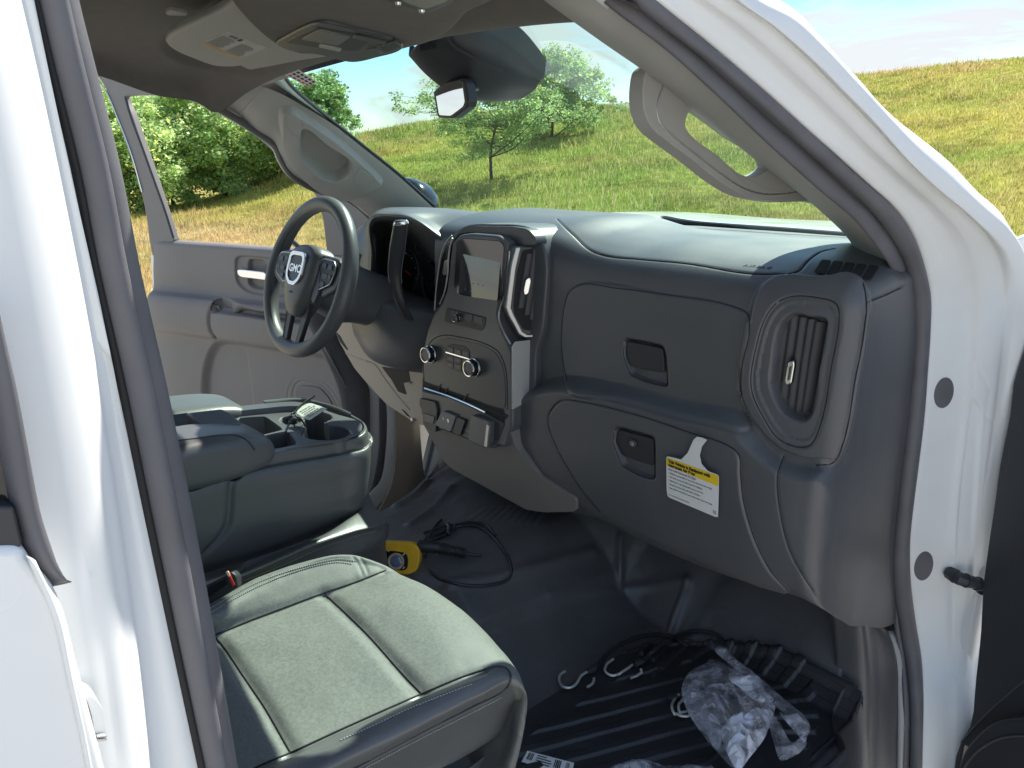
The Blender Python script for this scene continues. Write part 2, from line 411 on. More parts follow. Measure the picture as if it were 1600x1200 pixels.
def gcol(x, y):
    """colour of the vegetation: straw, orange seed heads, green"""
    dx, dy = x-CAM[0], y-CAM[1]; r = np.hypot(dx, dy); th = (180-YAW)-np.degrees(np.arctan2(dy, dx))
    rc = np.interp(th, _ct, _rc); rf = np.interp(th, _ct, _rf); t = (r-rf)/(rc-rf)
    n1 = fbm(x*.28, y*.28, 21); n2 = fbm(x*1.3, y*1.3, 33); n3 = fbm(x*.6+9, y*.6, 41)
    green = np.array([.26, .35, .075]); yel = np.array([.56, .49, .13]); straw = np.array([.60, .47, .25]); orng = np.array([.54, .36, .17])
    k = np.interp(th, [-40, -16, -12, -3, 6, 20, 34], [.72, .60, .42, .22, .16, .34, .62])  # yellow share by direction
    k = np.clip(k+(n1-.47)*1.1+(n2-.47)*.5, 0, 1)
    c = green*(1-k)[..., None]+yel*k[..., None]
    flat = np.clip(1-np.abs(t+.25)/.55, 0, 1)*np.interp(th, [-16, -8, 30], [1, .55, .4])
    left = np.interp(th, [-22, -11], [1, 0])
    s = np.clip(flat*(.55+1.3*(n3-.4))+left*np.clip(.75-t*1.5, 0, .8)*(.4+n1), 0, .85)
    c = c*(1-s)[..., None]+straw*s[..., None]
    dk = np.clip((fbm(x*.9+40, y*.9, 63)-.52)*5, 0, .5); c = c*(1-dk*.55)[..., None]; o_ = np.clip((n3-.50)*5, 0, .65)*np.clip(.35+left*.6+(t > .85)*.4, 0, 1); c = c*(1-o_)[..., None]+orng*o_[..., None]
    ang = np.abs(((th+180) % 360)-180)
    nr_ = np.maximum.reduce([np.clip((6.2-r)/2.0, 0, 1), np.clip((ang-48)/14, 0, 1), np.clip((x-2.2)/1.5, 0, 1)*np.clip((9-r)/3, 0, 1)]); gv = np.array([.70, .655, .59])*(.85+.3*n2)[..., None]; c = c*(1-nr_)[..., None]+gv*nr_[..., None]  # unseen ground around the truck, made pale gravel to bounce light into the cab
    return c
def set_col(o, cols, dom='POINT'):
    a = o.data.color_attributes.new('tint', 'FLOAT_COLOR', dom); c = np.concatenate([cols, np.ones((len(cols), 1))], 1)
    a.data.foreach_set('color', c.astype(np.float32).ravel())
def veg_mat(name, transl=.3, rough=.7, noise=None):
    m = bpy.data.materials.new(name); m.use_nodes = True; t = m.node_tree; t.nodes.clear()
    o = nn(t, 'ShaderNodeOutputMaterial'); a = nn(t, 'ShaderNodeAttribute', attribute_name='tint'); d = nn(t, 'ShaderNodeBsdfDiffuse')
    src = a.outputs['Color']
    if noise:
        n = nn(t, 'ShaderNodeTexNoise'); n.inputs['Scale'].default_value = noise; n.inputs['Detail'].default_value = 6; tc_ = nn(t, 'ShaderNodeTexCoord')
        t.links.new(tc_.outputs['Object'], n.inputs['Vector']); mr = nn(t, 'ShaderNodeMapRange'); mr.inputs[1].default_value = .3; mr.inputs[2].default_value = .7; mr.inputs[3].default_value = .55; mr.inputs[4].default_value = 1.25
        mm = nn(t, 'ShaderNodeVectorMath', operation='SCALE'); t.links.new(n.outputs['Fac'], mr.inputs[0]); t.links.new(src, mm.inputs[0]); t.links.new(mr.outputs[0], mm.inputs['Scale']); src = mm.outputs[0]
    t.links.new(src, d.inputs[0])
    if transl:
        tr = nn(t, 'ShaderNodeBsdfTranslucent'); mxs = nn(t, 'ShaderNodeMixShader'); mxs.inputs[0].default_value = transl
        t.links.new(src, tr.inputs[0]); t.links.new(d.outputs[0], mxs.inputs[1]); t.links.new(tr.outputs[0], mxs.inputs[2]); t.links.new(mxs.outputs[0], o.inputs[0])
    else: t.links.new(d.outputs[0], o.inputs[0])
    return m
M['grass'] = veg_mat('grass_blades', .5); M['soil'] = veg_mat('meadow_soil', 0, noise=3.0); M['leaf'] = veg_mat('tree_leaves', .6)
M['bark'] = mat('tree_bark', (.085, .07, .055), .9, bump=('noise', 30, .02, .6), var=(8, .3))

def build_ground():
    rr = np.concatenate([np.linspace(.01, 4, 10), np.geomspace(4.5, 70, 190), [90, 130, 200, 350, 700, 1500]]); tt = np.radians(np.linspace(-180, 180, 721))
    Rr, Tt = np.meshgrid(rr, tt, indexing='ij'); x = CAM[0]+Rr*np.cos(Tt); y = CAM[1]+Rr*np.sin(Tt); z = height(x, y); z = np.where(Rr > 90, np.minimum(z, -1.5), z)
    V = np.stack([x, y, z], -1).reshape(-1, 3)
    o = link('ground', V, gridF(len(rr), len(tt)), M['soil'], kind='structure', sharp=0); set_col(o, gcol(x, y).reshape(-1, 3)*.85)
build_ground()
def build_grass(n=420000):
    th = rng.uniform(-42, 42, n); r = 3.6+34*rng.random(n)**1.05
    a = np.radians(180-YAW-th); x = CAM[0]+r*np.cos(a); y = CAM[1]+r*np.sin(a)
    # keep clear of the parked truck (and the strip under it)
    ok = ~((np.abs(x) < 1.45) & (y > -6) & (y < 3.2)) & ~((x < -.8) & (x > -2.6) & (y > -.6) & (y < .7)); x, y, r, th = x[ok], y[ok], r[ok], th[ok]; n = len(x)
    z = height(x, y)
    hgt = (.07+.15*rng.random(n)**1.6)*(.7+.8*fbm(x*.5, y*.5, 77)); pt = fbm(x*.45, y*.45, 91); hgt *= np.clip(.55+1.1*(pt-.3), .45, 1.5); tall = rng.random(n) < .02+.10*(pt > .58); hgt[tall] *= 1.9
    w = .0019*(r/5)*(.7+.6*rng.random(n))
    az = rng.uniform(0, 2*np.pi, n); lx, ly = rng.normal(0, .28, n)*hgt, rng.normal(0, .28, n)*hgt
    B = np.stack([x, y, z-.02], -1); S = np.stack([np.cos(az)*w, np.sin(az)*w, 0*w], -1); Tp = B+np.stack([lx, ly, hgt], -1); Md = B+np.stack([lx*.35, ly*.35, hgt*.55], -1)
    V = np.stack([B-S, B+S, Md+S*.8, Tp, Md-S*.8], 1).reshape(-1, 3)
    i = np.arange(n)[:, None]*5; Fq = (i+np.array([[0, 1, 2, 4]])); Ft = (i+np.array([[4, 2, 3, 3]]))
    me = bpy.data.meshes.new('meadow_grass'); org = np.array([0, 5., 0]); V = V-org
    me.vertices.add(len(V)); me.vertices.foreach_set('co', V.astype(np.float32).ravel())
    li = np.concatenate([Fq, Ft[:, :3]], 1).ravel(); me.loops.add(len(li)); me.loops.foreach_set('vertex_index', li.astype(np.int32))
    st = np.stack([np.arange(n)*7, np.arange(n)*7+4], 1).ravel(); me.polygons.add(2*n); me.polygons.foreach_set('loop_start', st.astype(np.int32)); me.update(calc_edges=True)
    me.materials.append(M['grass']); o = bpy.data.objects.new('meadow_grass', me); COL.objects.link(o); o.location = org
    c = gcol(x, y)*(.75+.6*rng.random((n, 1))); dry = rng.random(n) < .22; c[dry] = c[dry]*.35+np.array([.72, .62, .34])*.65; c[tall] = c[tall]*.4+np.array([.66, .50, .28])*.6
    set_col(o, np.repeat(np.clip(c, 0, .8), 5, 0)); setp(o, kind='stuff', label='tall green and straw coloured meadow grass on the slope', cat='grass')
build_grass()

def tree(px, py, top_y, wpx, label, dist=None, leaves=22000, leaf=.07, col=(.085, .15, .03), clumps=170, cr_=.11, trunk_h=.22, seed=1, group=None, low=.15, name='broadleaf_tree', lump=.28, hollow=.35):
    R = np.random.default_rng(seed); B = ground_at(px, py)
    if dist is not None:
        d = ray(px, 250); d = d/math.hypot(d[0], d[1]); B = CAM+d*dist; B[2] = height(B[0], B[1])
    r = math.hypot(B[0]-CAM[0], B[1]-CAM[1]); dt = ray(px, top_y); ztop = CAM[2]+dt[2]/math.hypot(dt[0], dt[1])*r; H = max(ztop-B[2], 1.); Wd = wpx/FPX*r/2
    # clump centres in an uneven crown envelope
    z0 = B[2]+H*low; zc = (z0+ztop)/2+H*.02; hz = (ztop-z0)/2; C_ = []
    k1 = R.uniform(0, 6, 6)
    while len(C_) < clumps:
        v = R.normal(0, 1, 3); v /= np.linalg.norm(v); az = math.atan2(v[1], v[0])
        env = 1+lump*(math.sin(2*az+k1[0]+2*v[2])*.5+math.sin(3*az+k1[1])*.35+math.sin(5*az+k1[2]+4*v[2])*.35+math.sin(6*v[2]+k1[3])*.4)
        q = R.uniform(hollow, 1)**.6*env*.93
        shape = np.array([Wd, Wd, hz])*(1-.25*max(0, v[2]))
        C_.append(np.array([B[0], B[1], zc])+v*q*shape)
    C_ = np.array(C_)
    tw = MB(); n = 9; top = B+np.array([R.normal(0, .06)*H, R.normal(0, .04)*H, H*.86]); tp = spline([B-np.array([0, 0, .08]), B+np.array([R.normal(0, .012)*H, 0, H*.25]), B+(top-B)*.6+R.normal(0, .02, 3)*H, top], n)
    r0 = max(.03, H*.016); V, Fc = tube_geo(tp, np.linspace(r0, r0*.25, n), 8); tw.add(V, Fc)
    nl = 13; limbs = []
    for i in range(nl):
        s = trunk_h+(1-trunk_h)*.85*(i/nl)**.9; p = tp[min(n-1, int(s*(n-1)))]; tgt = C_[R.integers(len(C_))] if i else C_[np.argmin(C_[:, 2])]
        for _ in range(12):
            c = C_[R.integers(len(C_))]
            if c[2] > p[2]-.05*H and abs(c[2]-p[2]) < .45*H and np.linalg.norm((c-p)[:2]) > .45*Wd: tgt = c; break
        mid = (p+tgt)/2+np.array([0, 0, -.03*H])+R.normal(0, .03, 3)*H; lp = spline([p, mid, tgt], 9); limbs.append(lp)
        V, Fc = tube_geo(lp, np.linspace(r0*.5*(1-s*.5), r0*.1, 9), 6); tw.add(V, Fc)
    LP = np.concatenate(limbs+[tp[3:]])
    for c in C_[::1]:
        d_ = np.linalg.norm(LP-c, axis=1)+(LP[:, 2] > c[2])*.3*H; q = LP[np.argmin(d_)]
        if np.linalg.norm(q-c) > .02: V, Fc = tube_geo(np.array([q, (q+c)/2+R.normal(0, .015, 3)*H, c]), [r0*.13, r0*.09, r0*.05], 4); tw.add(V, Fc)
    t = empty(name, B, label, 'tree', group); tw.obj('trunk', M['bark'], t, sharp=0)
    per = leaves//clumps; P0 = np.repeat(C_, per, 0); m = len(P0); off = R.normal(0, 1, (m, 3)); off *= (R.random(m)**.45/np.linalg.norm(off, axis=1))[:, None]*(cr_*H*.5)*np.repeat(R.uniform(.55, 1.35, (clumps, 1)), per, 0)*np.array([1.3, 1.3, .8]); P = P0+off
    a = R.normal(0, 1, (m, 3)); a[:, 2] *= .6; a /= np.linalg.norm(a, axis=1)[:, None]; b = np.cross(a, R.normal(0, 1, (m, 3))+np.array([0, 0, 1.0])); b /= np.linalg.norm(b, axis=1)[:, None]+1e-9
    ls = leaf*(.45+1.1*R.random(m)**1.5)[:, None]; V = np.stack([P-a*ls*.5, P+b*ls*.28, P+a*ls*.5, P-b*ls*.28], 1).reshape(-1, 3)
    c = np.array(col)*(.6+.85*R.random((m, 1)))*np.repeat(.75+.5*R.random((clumps, 1)), per, 0); yl = R.random(m) < .2; c[yl] *= np.array([1.5, 1.15, .8])
    lo = link('crown', V, np.arange(4*m).reshape(-1, 4), M['leaf'], t, sharp=0, smooth=False); set_col(lo, np.repeat(c, 4, 0))
    return t
TG = 'trees along the far edge of the meadow'
def thicket():
    spec = [(95, 95, 190, 27.5, 'leftmost dark green tree of the row, mostly behind the truck pillar', 11),
            (178, 85, 190, 26.0, 'dark green tree in the strip left of the open driver door frame', 12),
            (262, 108, 195, 27.0, 'tree in the left half of the driver door window, with sky gaps near its top', 13),
            (345, 88, 205, 28.0, 'bushy tree in the middle of the driver door window', 14),
            (415, 130, 165, 30.0, 'smaller tree at the right end of the row, where the slope starts rising', 15)]
    for px, ty, w, dist, lab, sd in spec:
        tree(px, 330, ty, w, lab, dist=dist, leaves=44000, leaf=.115, col=(.50, .68, .32), clumps=330, cr_=.17, trunk_h=.05, seed=sd, group=TG, low=-.10, hollow=.1)
thicket()
tree(492, 240, 98, 150, 'tree seen in the upper left corner of the windshield beside the sticker', dist=27.5, leaves=24000, leaf=.11, col=(.28, .44, .20), clumps=190, cr_=.13, trunk_h=.1, seed=22, low=.05)
tree(768, 281, 96, 275, 'small open crowned tree with a thin trunk standing on the slope below the mirror', leaves=26000, leaf=.062, col=(.34, .48, .22), clumps=300, cr_=.135, trunk_h=.30, seed=5, low=.22, hollow=.15)
tree(862, 214, 50, 210, 'taller pale green tree higher on the slope, behind the small tree', leaves=24000, leaf=.11, col=(.36, .50, .22), clumps=240, cr_=.15, trunk_h=.05, seed=8, low=-.05, hollow=.15)

# =====================================================================
# TRUCK: shell, pillars, seals, doors
# =====================================================================
TRUCK = empty('pickup_truck', (0, -.4, GZ), 'white crew cab pickup truck with both front doors open and a dark grey interior', 'pickup truck')
def path(pts, n, ax=0, kind='cr'):
    """pixel trace with its own depth coordinate per point -> smooth line in truck space"""
    return spline([_ax(p[0], p[1], ax, p[2]) for p in pts], n, kind=kind)
def bead(name, Lp, Rp, n, h, matl, parent, k=10, ax=0, back=None, **kw):
    """rounded strip between two traced edges"""
    A, B = path(Lp, n, ax), path(Rp, n, ax)
    T = np.gradient((A+B)/2, axis=0); S = B-A; N = np.cross(T, S); N /= np.linalg.norm(N, axis=1)[:, None]
    N *= np.sign((N*(CAM-A)).sum(1))[:, None]; V = []
    th = np.linspace(0, 2*np.pi, k, endpoint=False)
    for i in range(n):
        c = (A[i]+B[i])/2; V.append(c+np.cos(th)[:, None]*S[i]/2+(np.where(np.sin(th) > 0, h, back if back is not None else h)*np.sin(th))[:, None]*N[i])
    V = np.concatenate(V); Fc = [tuple(f) for f in gridF(n, k, True)]+[tuple(range(k))[::-1], tuple(range((n-1)*k, n*k))]
    return fix_normals(link(name, V, Fc, matl, parent, sharp=0, **kw))

# ---- roof skin and cab shell that shade the interior ----
def roof():
    rows = []
    for y, zc, ze, w in [(-2.35, 1.84, 1.76, .70), (-2.2, 1.90, 1.80, .72), (-1.2, 1.93, 1.82, .74), (-.55, 1.90, 1.80, .68), (-.17, 1.80, 1.745, .56)]:
        rows.append([(-.80, y, ze-.06), (-.745, y, ze), (-w*.6, y, zc-.01), (0, y, zc), (w*.6, y, zc-.01), (w, y, ze), (w+.06, y, ze-.06)])
    Surf(rows, 24, 40).build('roof', M['paint'], TRUCK, thick=.02)
roof()
def shell():
    b = MB()
    def box(x0, x1, y0, y1, z0, z1):
        V = [(x, y, z) for x in (x0, x1) for y in (y0, y1) for z in (z0, z1)]
        b.add(V, [(0, 1, 3, 2), (4, 6, 7, 5), (0, 4, 5, 1), (2, 3, 7, 6), (0, 2, 6, 4), (1, 5, 7, 3)])
    box(-.95, .95, -2.4, -2.3, .4, 1.80)          # rear wall of the cab
    box(-1.0, -.9, -2.3, -1.12, .4, 1.74)         # far rear door side
    return fix_normals(b.obj('cab_body', M['paint'], TRUCK, bevel=.01))
shell()

# ---- near B pillar, painted ----
def bpillar():
    ys = [-160, 0, 200, 400, 600, 800, 1000, 1200, 1400]
    S0 = [20, 52, 100, 142, 188, 228, 270, 312, 352]; R1 = [-4, 30, 70, 118, 166, 196, 209, 230, 262]; R2 = [-22, 12, 52, 99, 136, 168, 192, 214, 240]
    F1 = [-60, -30, 5, 50, 85, 118, 140, 160, 190]
    ext = lambda a: [float(np.polyval(np.polyfit(ys, a, 3), y_)) for y_ in ys]
    R1, R2, F1 = ext(R1), ext(R2), ext(F1); S0 = ext(S0)
    lo, hi = lambda a: a[0]+(a[0]-a[2])*1.4, lambda a: a[-1]+(a[-1]-a[-3])*2.2
    S0, R1, R2, F1 = [[lo(a)]+list(a)+[hi(a)] for a in (S0, R1, R2, F1)]; ys = [-160-360*1.4]+ys+[1400+400*2.2]
    lines = []
    for off, x, base in [(26, .86, S0), (1, .902, S0), (-8, .905, S0), (6, .911, R1), (0, .915, R1), (-6, .926, R1), (2, .934, R2), (-8, .940, R2), (0, .948, F1), (-70, .952, F1), (-160, .955, F1), (-330, .955, F1), (-900, .958, F1)]:
        lines.append([X(b+off, y, x) for b, y in zip(base, ys)])
    s = Surf(lines, 130, 90, kr='cr'); s.groove([(142, 880), (152, 960), (166, 1040), (178, 1130), (186, 1200)], .0009, .004)
    s.build('b_pillar', M['paint_jamb'], TRUCK, thick=.004)
bpillar()
SL = [(30, -100, .905), (52, 0, .905), (75, 100, .905), (115, 260, .905), (145, 415, .905), (187, 600, .905), (226, 790, .905), (270, 1000, .905), (313, 1200, .905), (340, 1330, .905)]
SR = [(88, -100, .88), (109, 0, .88), (135, 100, .88), (176, 260, .88), (207, 415, .88), (250, 600, .88), (290, 790, .88), (329, 1000, .88), (363, 1200, .88), (385, 1330, .88)]
sp = lambda P, d, x=None: [(p[0]+d, p[1], p[2] if x is None else x) for p in P]
mixl = lambda A, B, t, x: [(a[0]*(1-t)+b[0]*t, a[1], x) for a, b in zip(A, B)]
bead('door_seal', mixl(SL, SR, .05, .902), mixl(SL, SR, .62, .893), 60, .013, M['rubber'], TRUCK, k=14)
bead('door_seal', mixl(SL, SR, .56, .892), mixl(SL, SR, 1.0, .875), 60, .008, M['rubber'], TRUCK, k=12)
bead('door_seal', mixl(SL, SR, -.06, .9045), mixl(SL, SR, .10, .902), 60, .003, M['dark'], TRUCK, k=8)

# ---- rear door (closed) at the left edge ----
def rear_door():
    pl = Plane((.985, 0, 0), (1, 0, 0))
    out_ = spline([(35, 852), (52, 880), (84, 918), (104, 965), (120, 1030), (136, 1090), (152, 1150), (166, 1205), (190, 1300)], 30)
    poly = [(-260, 1300), (-260, 870), (-60, 856)]+[tuple(p) for p in out_]
    front = [np.array([.985, -2.15, .40]), np.array([.985, -2.15, 1.22])]+[pl.hit(*q) for q in poly[2:]]+[np.array([.985, -.99, .40])]
    d = prism('rear_door', front, (-.035, 0, 0), M['paint'], TRUCK, bevel=.007, bseg=4)
    prism('window_frame', [np.array([.96, y, z]) for y, z in ((-2.2, 1.2), (-2.2, 1.74), (-1.95, 1.78), (-1.95, 1.2))], (-.03, 0, 0), M['paint'], d, bevel=.006)
    bead('crease', [(40, 868, .9858), (80, 960, .9858), (104, 1060, .9858), (126, 1160, .9858), (150, 1290, .9858)], [(56, 876, .9858), (92, 955, .9858), (115, 1060, .9858), (137, 1160, .9858), (160, 1290, .9858)], 30, .0025, M['paint'], d, k=10)
    bead('window_seal', [(-40, 480, .975), (-16, 600, .975), (2, 700, .975), (18, 790, .975), (36, 848, .975), (52, 880, .975), (80, 914, .975)],
         [(-12, 480, .972), (19, 600, .972), (39, 700, .972), (59, 800, .972), (78, 862, .972), (86, 895, .972), (85, 916, .972)], 40, .009, M['rubber'], d, k=12)
    plate('window_glass', [(-200, 480), (-34, 480), (-8, 640), (14, 785), (-200, 800)], Plane((.972, 0, 0), (1, 0, 0)), M['gloss'], d, th=.004, bevel=0)
    plate('belt_moulding', [(-200, 786), (22, 792), (36, 850), (30, 858), (-60, 863), (-200, 868)], Plane((.982, 0, 0), (1, 0, 0)), M['black'], d, th=.012, bevel=.002)
rear_door()
# lock striker cover on the pillar
def striker():
    pl = Plane((.956, 0, 0), (1, 0, 0))
    p = rnd([(134, 1085), (150, 1092), (162, 1110), (166, 1150), (166, 1158), (150, 1160), (144, 1120)], 8)
    plate('latch_striker', p, pl, M['paint_jamb'], TRUCK, off=.014, th=.016, bevel=.003)
    for q in (1151, 1156): plate('striker_washer', rnd([(151, q-1), (167, q-2), (168, q+1), (152, q+2)], 1, 2), pl, M['satin'], TRUCK, off=.017, th=.02, bevel=.0005)
striker()
tube('roof_rail', spline([(.735, -.46, 1.765), (.765, -.8, 1.80), (.775, -1.5, 1.815), (.765, -2.3, 1.78)], 40), np.linspace(.03, .05, 40), M['paint'], TRUCK, k=14)
tube('roof_rail', spline([(-.745, -.30, 1.70), (-.775, -.8, 1.78), (-.78, -1.5, 1.79), (-.77, -2.3, 1.76)], 40), np.linspace(.012, .03, 40), M['paint'], TRUCK, k=14)

# ---- near front door opening: outer edge line, inner lines ----
SO = [(860, -150, .67), (940, -72, .70), (1023, 0, .735), (1113, 73, .765), (1194, 142, .80), (1275, 215, .835), (1357, 289, .865), (1397, 325, .882), (1426, 366, .892), (1442, 406, .897), (1454, 462, .90), (1454, 510, .90), (1450, 575, .902), (1444, 650, .903), (1435, 725, .904),
      (1427, 790, .905), (1422, 840, .905), (1422, 900, .905), (1431, 975, .912), (1440, 1031, .93), (1443, 1087, .95), (1442, 1162, .965), (1440, 1240, .975), (1436, 1330, .98)]
SD = [(840, -130, .645), (918, -58, .675), (996, 4, .71), (1080, 75, .745), (1160, 146, .78), (1243, 220, .815), (1325, 295, .845), (1363, 333, .862), (1391, 370, .872), (1412, 408, .877), (1425, 462, .88), (1427, 512, .88), (1424, 577, .882), (1418, 650, .883), (1409, 725, .884),
      (1402, 790, .885), (1397, 842, .885), (1396, 905, .885), (1406, 980, .892), (1416, 1036, .91), (1421, 1087, .93), (1422, 1162, .945), (1420, 1240, .955), (1416, 1330, .96)]
SI = [(812, -112, .625), (885, -45, .655), (955, 14, .69), (1040, 78, .725), (1116, 146, .76), (1196, 222, .795), (1276, 294, .825), (1338, 347, .848), (1368, 384, .86), (1390, 416, .868), (1409, 462, .872), (1417, 514, .872), (1415, 577, .874), (1407, 650, .875), (1401, 725, .876),
      (1396, 790, .877), (1392, 845, .877), (1392, 912, .877), (1399, 985, .884), (1408, 1038, .902), (1412, 1087, .922), (1412, 1162, .937), (1409, 1240, .947), (1405, 1330, .952)]
bead('door_seal', SD, SO, 150, .012, M['rubber'], TRUCK, k=14)
bead('door_seal', SI, [(a[0]*-.1+b[0]*1.1, a[1]*-.1+b[1]*1.1, b[2]-.004) for a, b in zip(SI, SD)], 150, .006, M['rubber'], TRUCK, k=12)
bead('door_seal', [(a[0]*.3+b[0]*.7, a[1]*.3+b[1]*.7, b[2]-.012) for a, b in zip(SI, SD)], [(a[0]*.8+b[0]*.2, a[1]*.8+b[1]*.2, a[2]-.012) for a, b in zip(SD, SO)], 150, .002, M['dark'], TRUCK, k=8)
# painted A pillar and hinge pillar
OUT = [(1010, -150, .76), (1100, -75, .785), (1190, 0, .815), (1243, 33, .84), (1296, 81, .865), (1350, 138, .888), (1403, 195, .91), (1446, 244, .93), (1498, 293, .955), (1545, 333, .975), (1584, 368, .995), (1610, 410, 1.005), (1618, 470, 1.008), (1616, 540, 1.01), (1606, 620, 1.01),
       (1594, 700, 1.01), (1582, 780, 1.01), (1572, 860, 1.01), (1566, 940, 1.01), (1560, 1000, 1.015), (1556, 1060, 1.03), (1552, 1130, 1.05), (1548, 1220, 1.06), (1540, 1330, 1.065)]
def jamb():
    A, B = path(SO, 200), path(OUT, 200)
    N = np.cross(np.gradient(A, axis=0), B-A); N /= np.linalg.norm(N, axis=1)[:, None]; N *= np.sign((N*(CAM-A)).sum(1))[:, None]
    t = np.linspace(0, 1, 200); low = sstep((t-.36)/.12)    # 0 on the slanted pillar, 1 on the hinge pillar
    prof_u = [(-.10, -.012), (-.02, -.004), (.03, .0), (.10, .0), (.22, -.004), (.34, -.006), (.42, -.004), (.50, -.001), (.60, -.001), (.68, -.003), (.73, -.004), (.765, .006), (.80, .008), (.90, .001), (1.0, -.010), (1.02, -.04)]
    prof_l = [(-.10, -.012), (-.02, -.003), (.03, .0), (.10, .0), (.22, .0), (.30, .001), (.36, .003), (.41, .011), (.46, .013), (.56, .013), (.63, .010), (.68, .004), (.74, .002), (.80, .006), (.92, .010), (1.05, .010)]
    lines = []
    for (fu, hu), (fl, hl) in zip(prof_u, prof_l):
        f = lerp(fu, fl, low); h = lerp(hu, hl, low); lines.append(A+(B-A)*f[:, None]+N*h[:, None])
    s = Surf.__new__(Surf); rows = np.array(lines)
    s = Surf([r for r in rows], 110, 620)
    s.groove([(1520, 560), (1538, 590), (1548, 612)], .0012, .004); s.groove([(1515, 600), (1530, 640), (1552, 660)], .0012, .004)
    s.region(rnd([(1518, 620), (1534, 640), (1530, 720), (1505, 1060), (1488, 1060), (1500, 760)], 10), -.006, .010)
    s.groove([(1545, 620), (1536, 700), (1530, 800), (1514, 980)], .0012, .005)
    o = s.build('hinge_pillar', M['paint_jamb'], TRUCK, thick=.003, label='painted white windshield pillar and hinge pillar')
    for cx, cy, rx, ry in [(1474.5, 613.5, 15, 24), (1443, 884, 14.5, 22.5)]:
        th = np.linspace(0, 2*np.pi, 36, endpoint=False); tl = .16; P = []
        for a in th:
            ex, ey = rx*math.cos(a), ry*math.sin(a); P.append(s.hit(cx+ex-ey*tl*.9, cy+ey, .0015))
        n_ = s.nrm(cx, cy); prism('body_plug', P, -n_*.004, M['rubber'], o, bevel=.0008)
    return s
JAMB = jamb()
# door check strap
def strap():
    P = [JAMB.hit(1484, 893, .002), JAMB.hit(1492, 892, .018), JAMB.hit(1512, 899, .026), JAMB.hit(1540, 912, .03), Y(1600, 938, .36)]
    S = spline(P, 20); r = np.interp(np.linspace(0, 1, 20), [0, .12, .3, .36, .42, .5, 1], [.013, .0125, .011, .0085, .0105, .0075, .0085])
    V, Fc = tube_geo(S, r, 8); b = MB().add(V, Fc)
    for a in (.1, .2, .3, .4):
        c = S[int(a*19)]; T = S[int(a*19)+1]-c; T /= np.linalg.norm(T); V, Fc = lathe_geo(c, T, [(0, .009), (.0, .0135), (.004, .0135), (.004, .009)], 12); b.add(V, Fc)
    fix_normals(b.obj('door_check_strap', M['black'], TRUCK, sharp=30))
strap()
plate('fender', [(1592, 373), (1604, 366), (1680, 372), (1680, 480), (1632, 470), (1612, 428), (1596, 404)], Plane((1.0, .3, 0), (1, -.25, .1)), M['paint'], TRUCK, th=.01, bevel=.004)

# ---- near front door, open, seen from its trimmed inner side ----
def near_door():
    H = np.array([1.045, .345, 0]); D = np.array([1.09, -.464, 0]); D /= np.linalg.norm(D); pl = Plane(H, (D[1], -D[0], 0)); n = pl.n
    edge = spline([(1603, 525), (1600, 541), (1583, 597), (1577, 650), (1562, 725), (1553, 790), (1544, 850), (1536, 911), (1531, 994), (1523, 1069), (1516, 1132), (1506, 1150), (1496, 1170), (1490, 1200), (1488, 1260)], 30)
    E3 = [pl.hit(*p) for p in edge]; zt, zb = E3[0][2], .44
    far = H+D*1.16
    front = E3+[np.array([E3[-1][0], E3[-1][1], zb]), np.array([far[0], far[1], zb]), np.array([far[0]+.02, far[1], zt])]
    d = prism('front_door', front, -n*.05, M['black'], TRUCK, bevel=.006, label='near front door, swung open, with black inner trim')
    skin = [H-n*.052+np.array([0, 0, z])+D*a for a, z in [(.0, zb), (1.2, zb), (1.22, 1.24), (.0, 1.30)]]
    prism('door_skin', skin, -n*.03, M['paint'], d, bevel=.008)
    c = spline([(1502, 1160), (1530, 1128), (1570, 1090), (1612, 1055), (1700, 1000)], 24); tube('trim_seam', [pl.hit(*p, .0012) for p in c], .0016, M['panel'], d, k=6)
    # map pocket standing proud of the lower panel
    out_ = [(1492, 1290), (1494, 1210), (1506, 1172), (1535, 1140), (1560, 1125), (1600, 1122), (1760, 1122), (1760, 1290)]
    P = [pl.hit(x, y, .035) for x, y in rnd(out_, 16)]; prism('map_pocket', P, -n*.04, M['black'], d, bevel=.010, bseg=4)
    c = spline([(1500, 1215), (1515, 1188), (1540, 1165), (1570, 1152), (1620, 1150)], 20); tube('trim_seam', [pl.hit(*p, .0365) for p in c], .002, M['panel'], d, k=6)
    # window frame above the belt
    fr = [H+D*a+np.array([0, 0, z]) for a, z in [(.03, 1.27), (.30, 1.52), (.62, 1.74), (.95, 1.80), (1.10, 1.76), (1.17, 1.24)]]
    tube('window_frame', spline(fr, 40), .02, M['black'], d, k=8)
near_door()

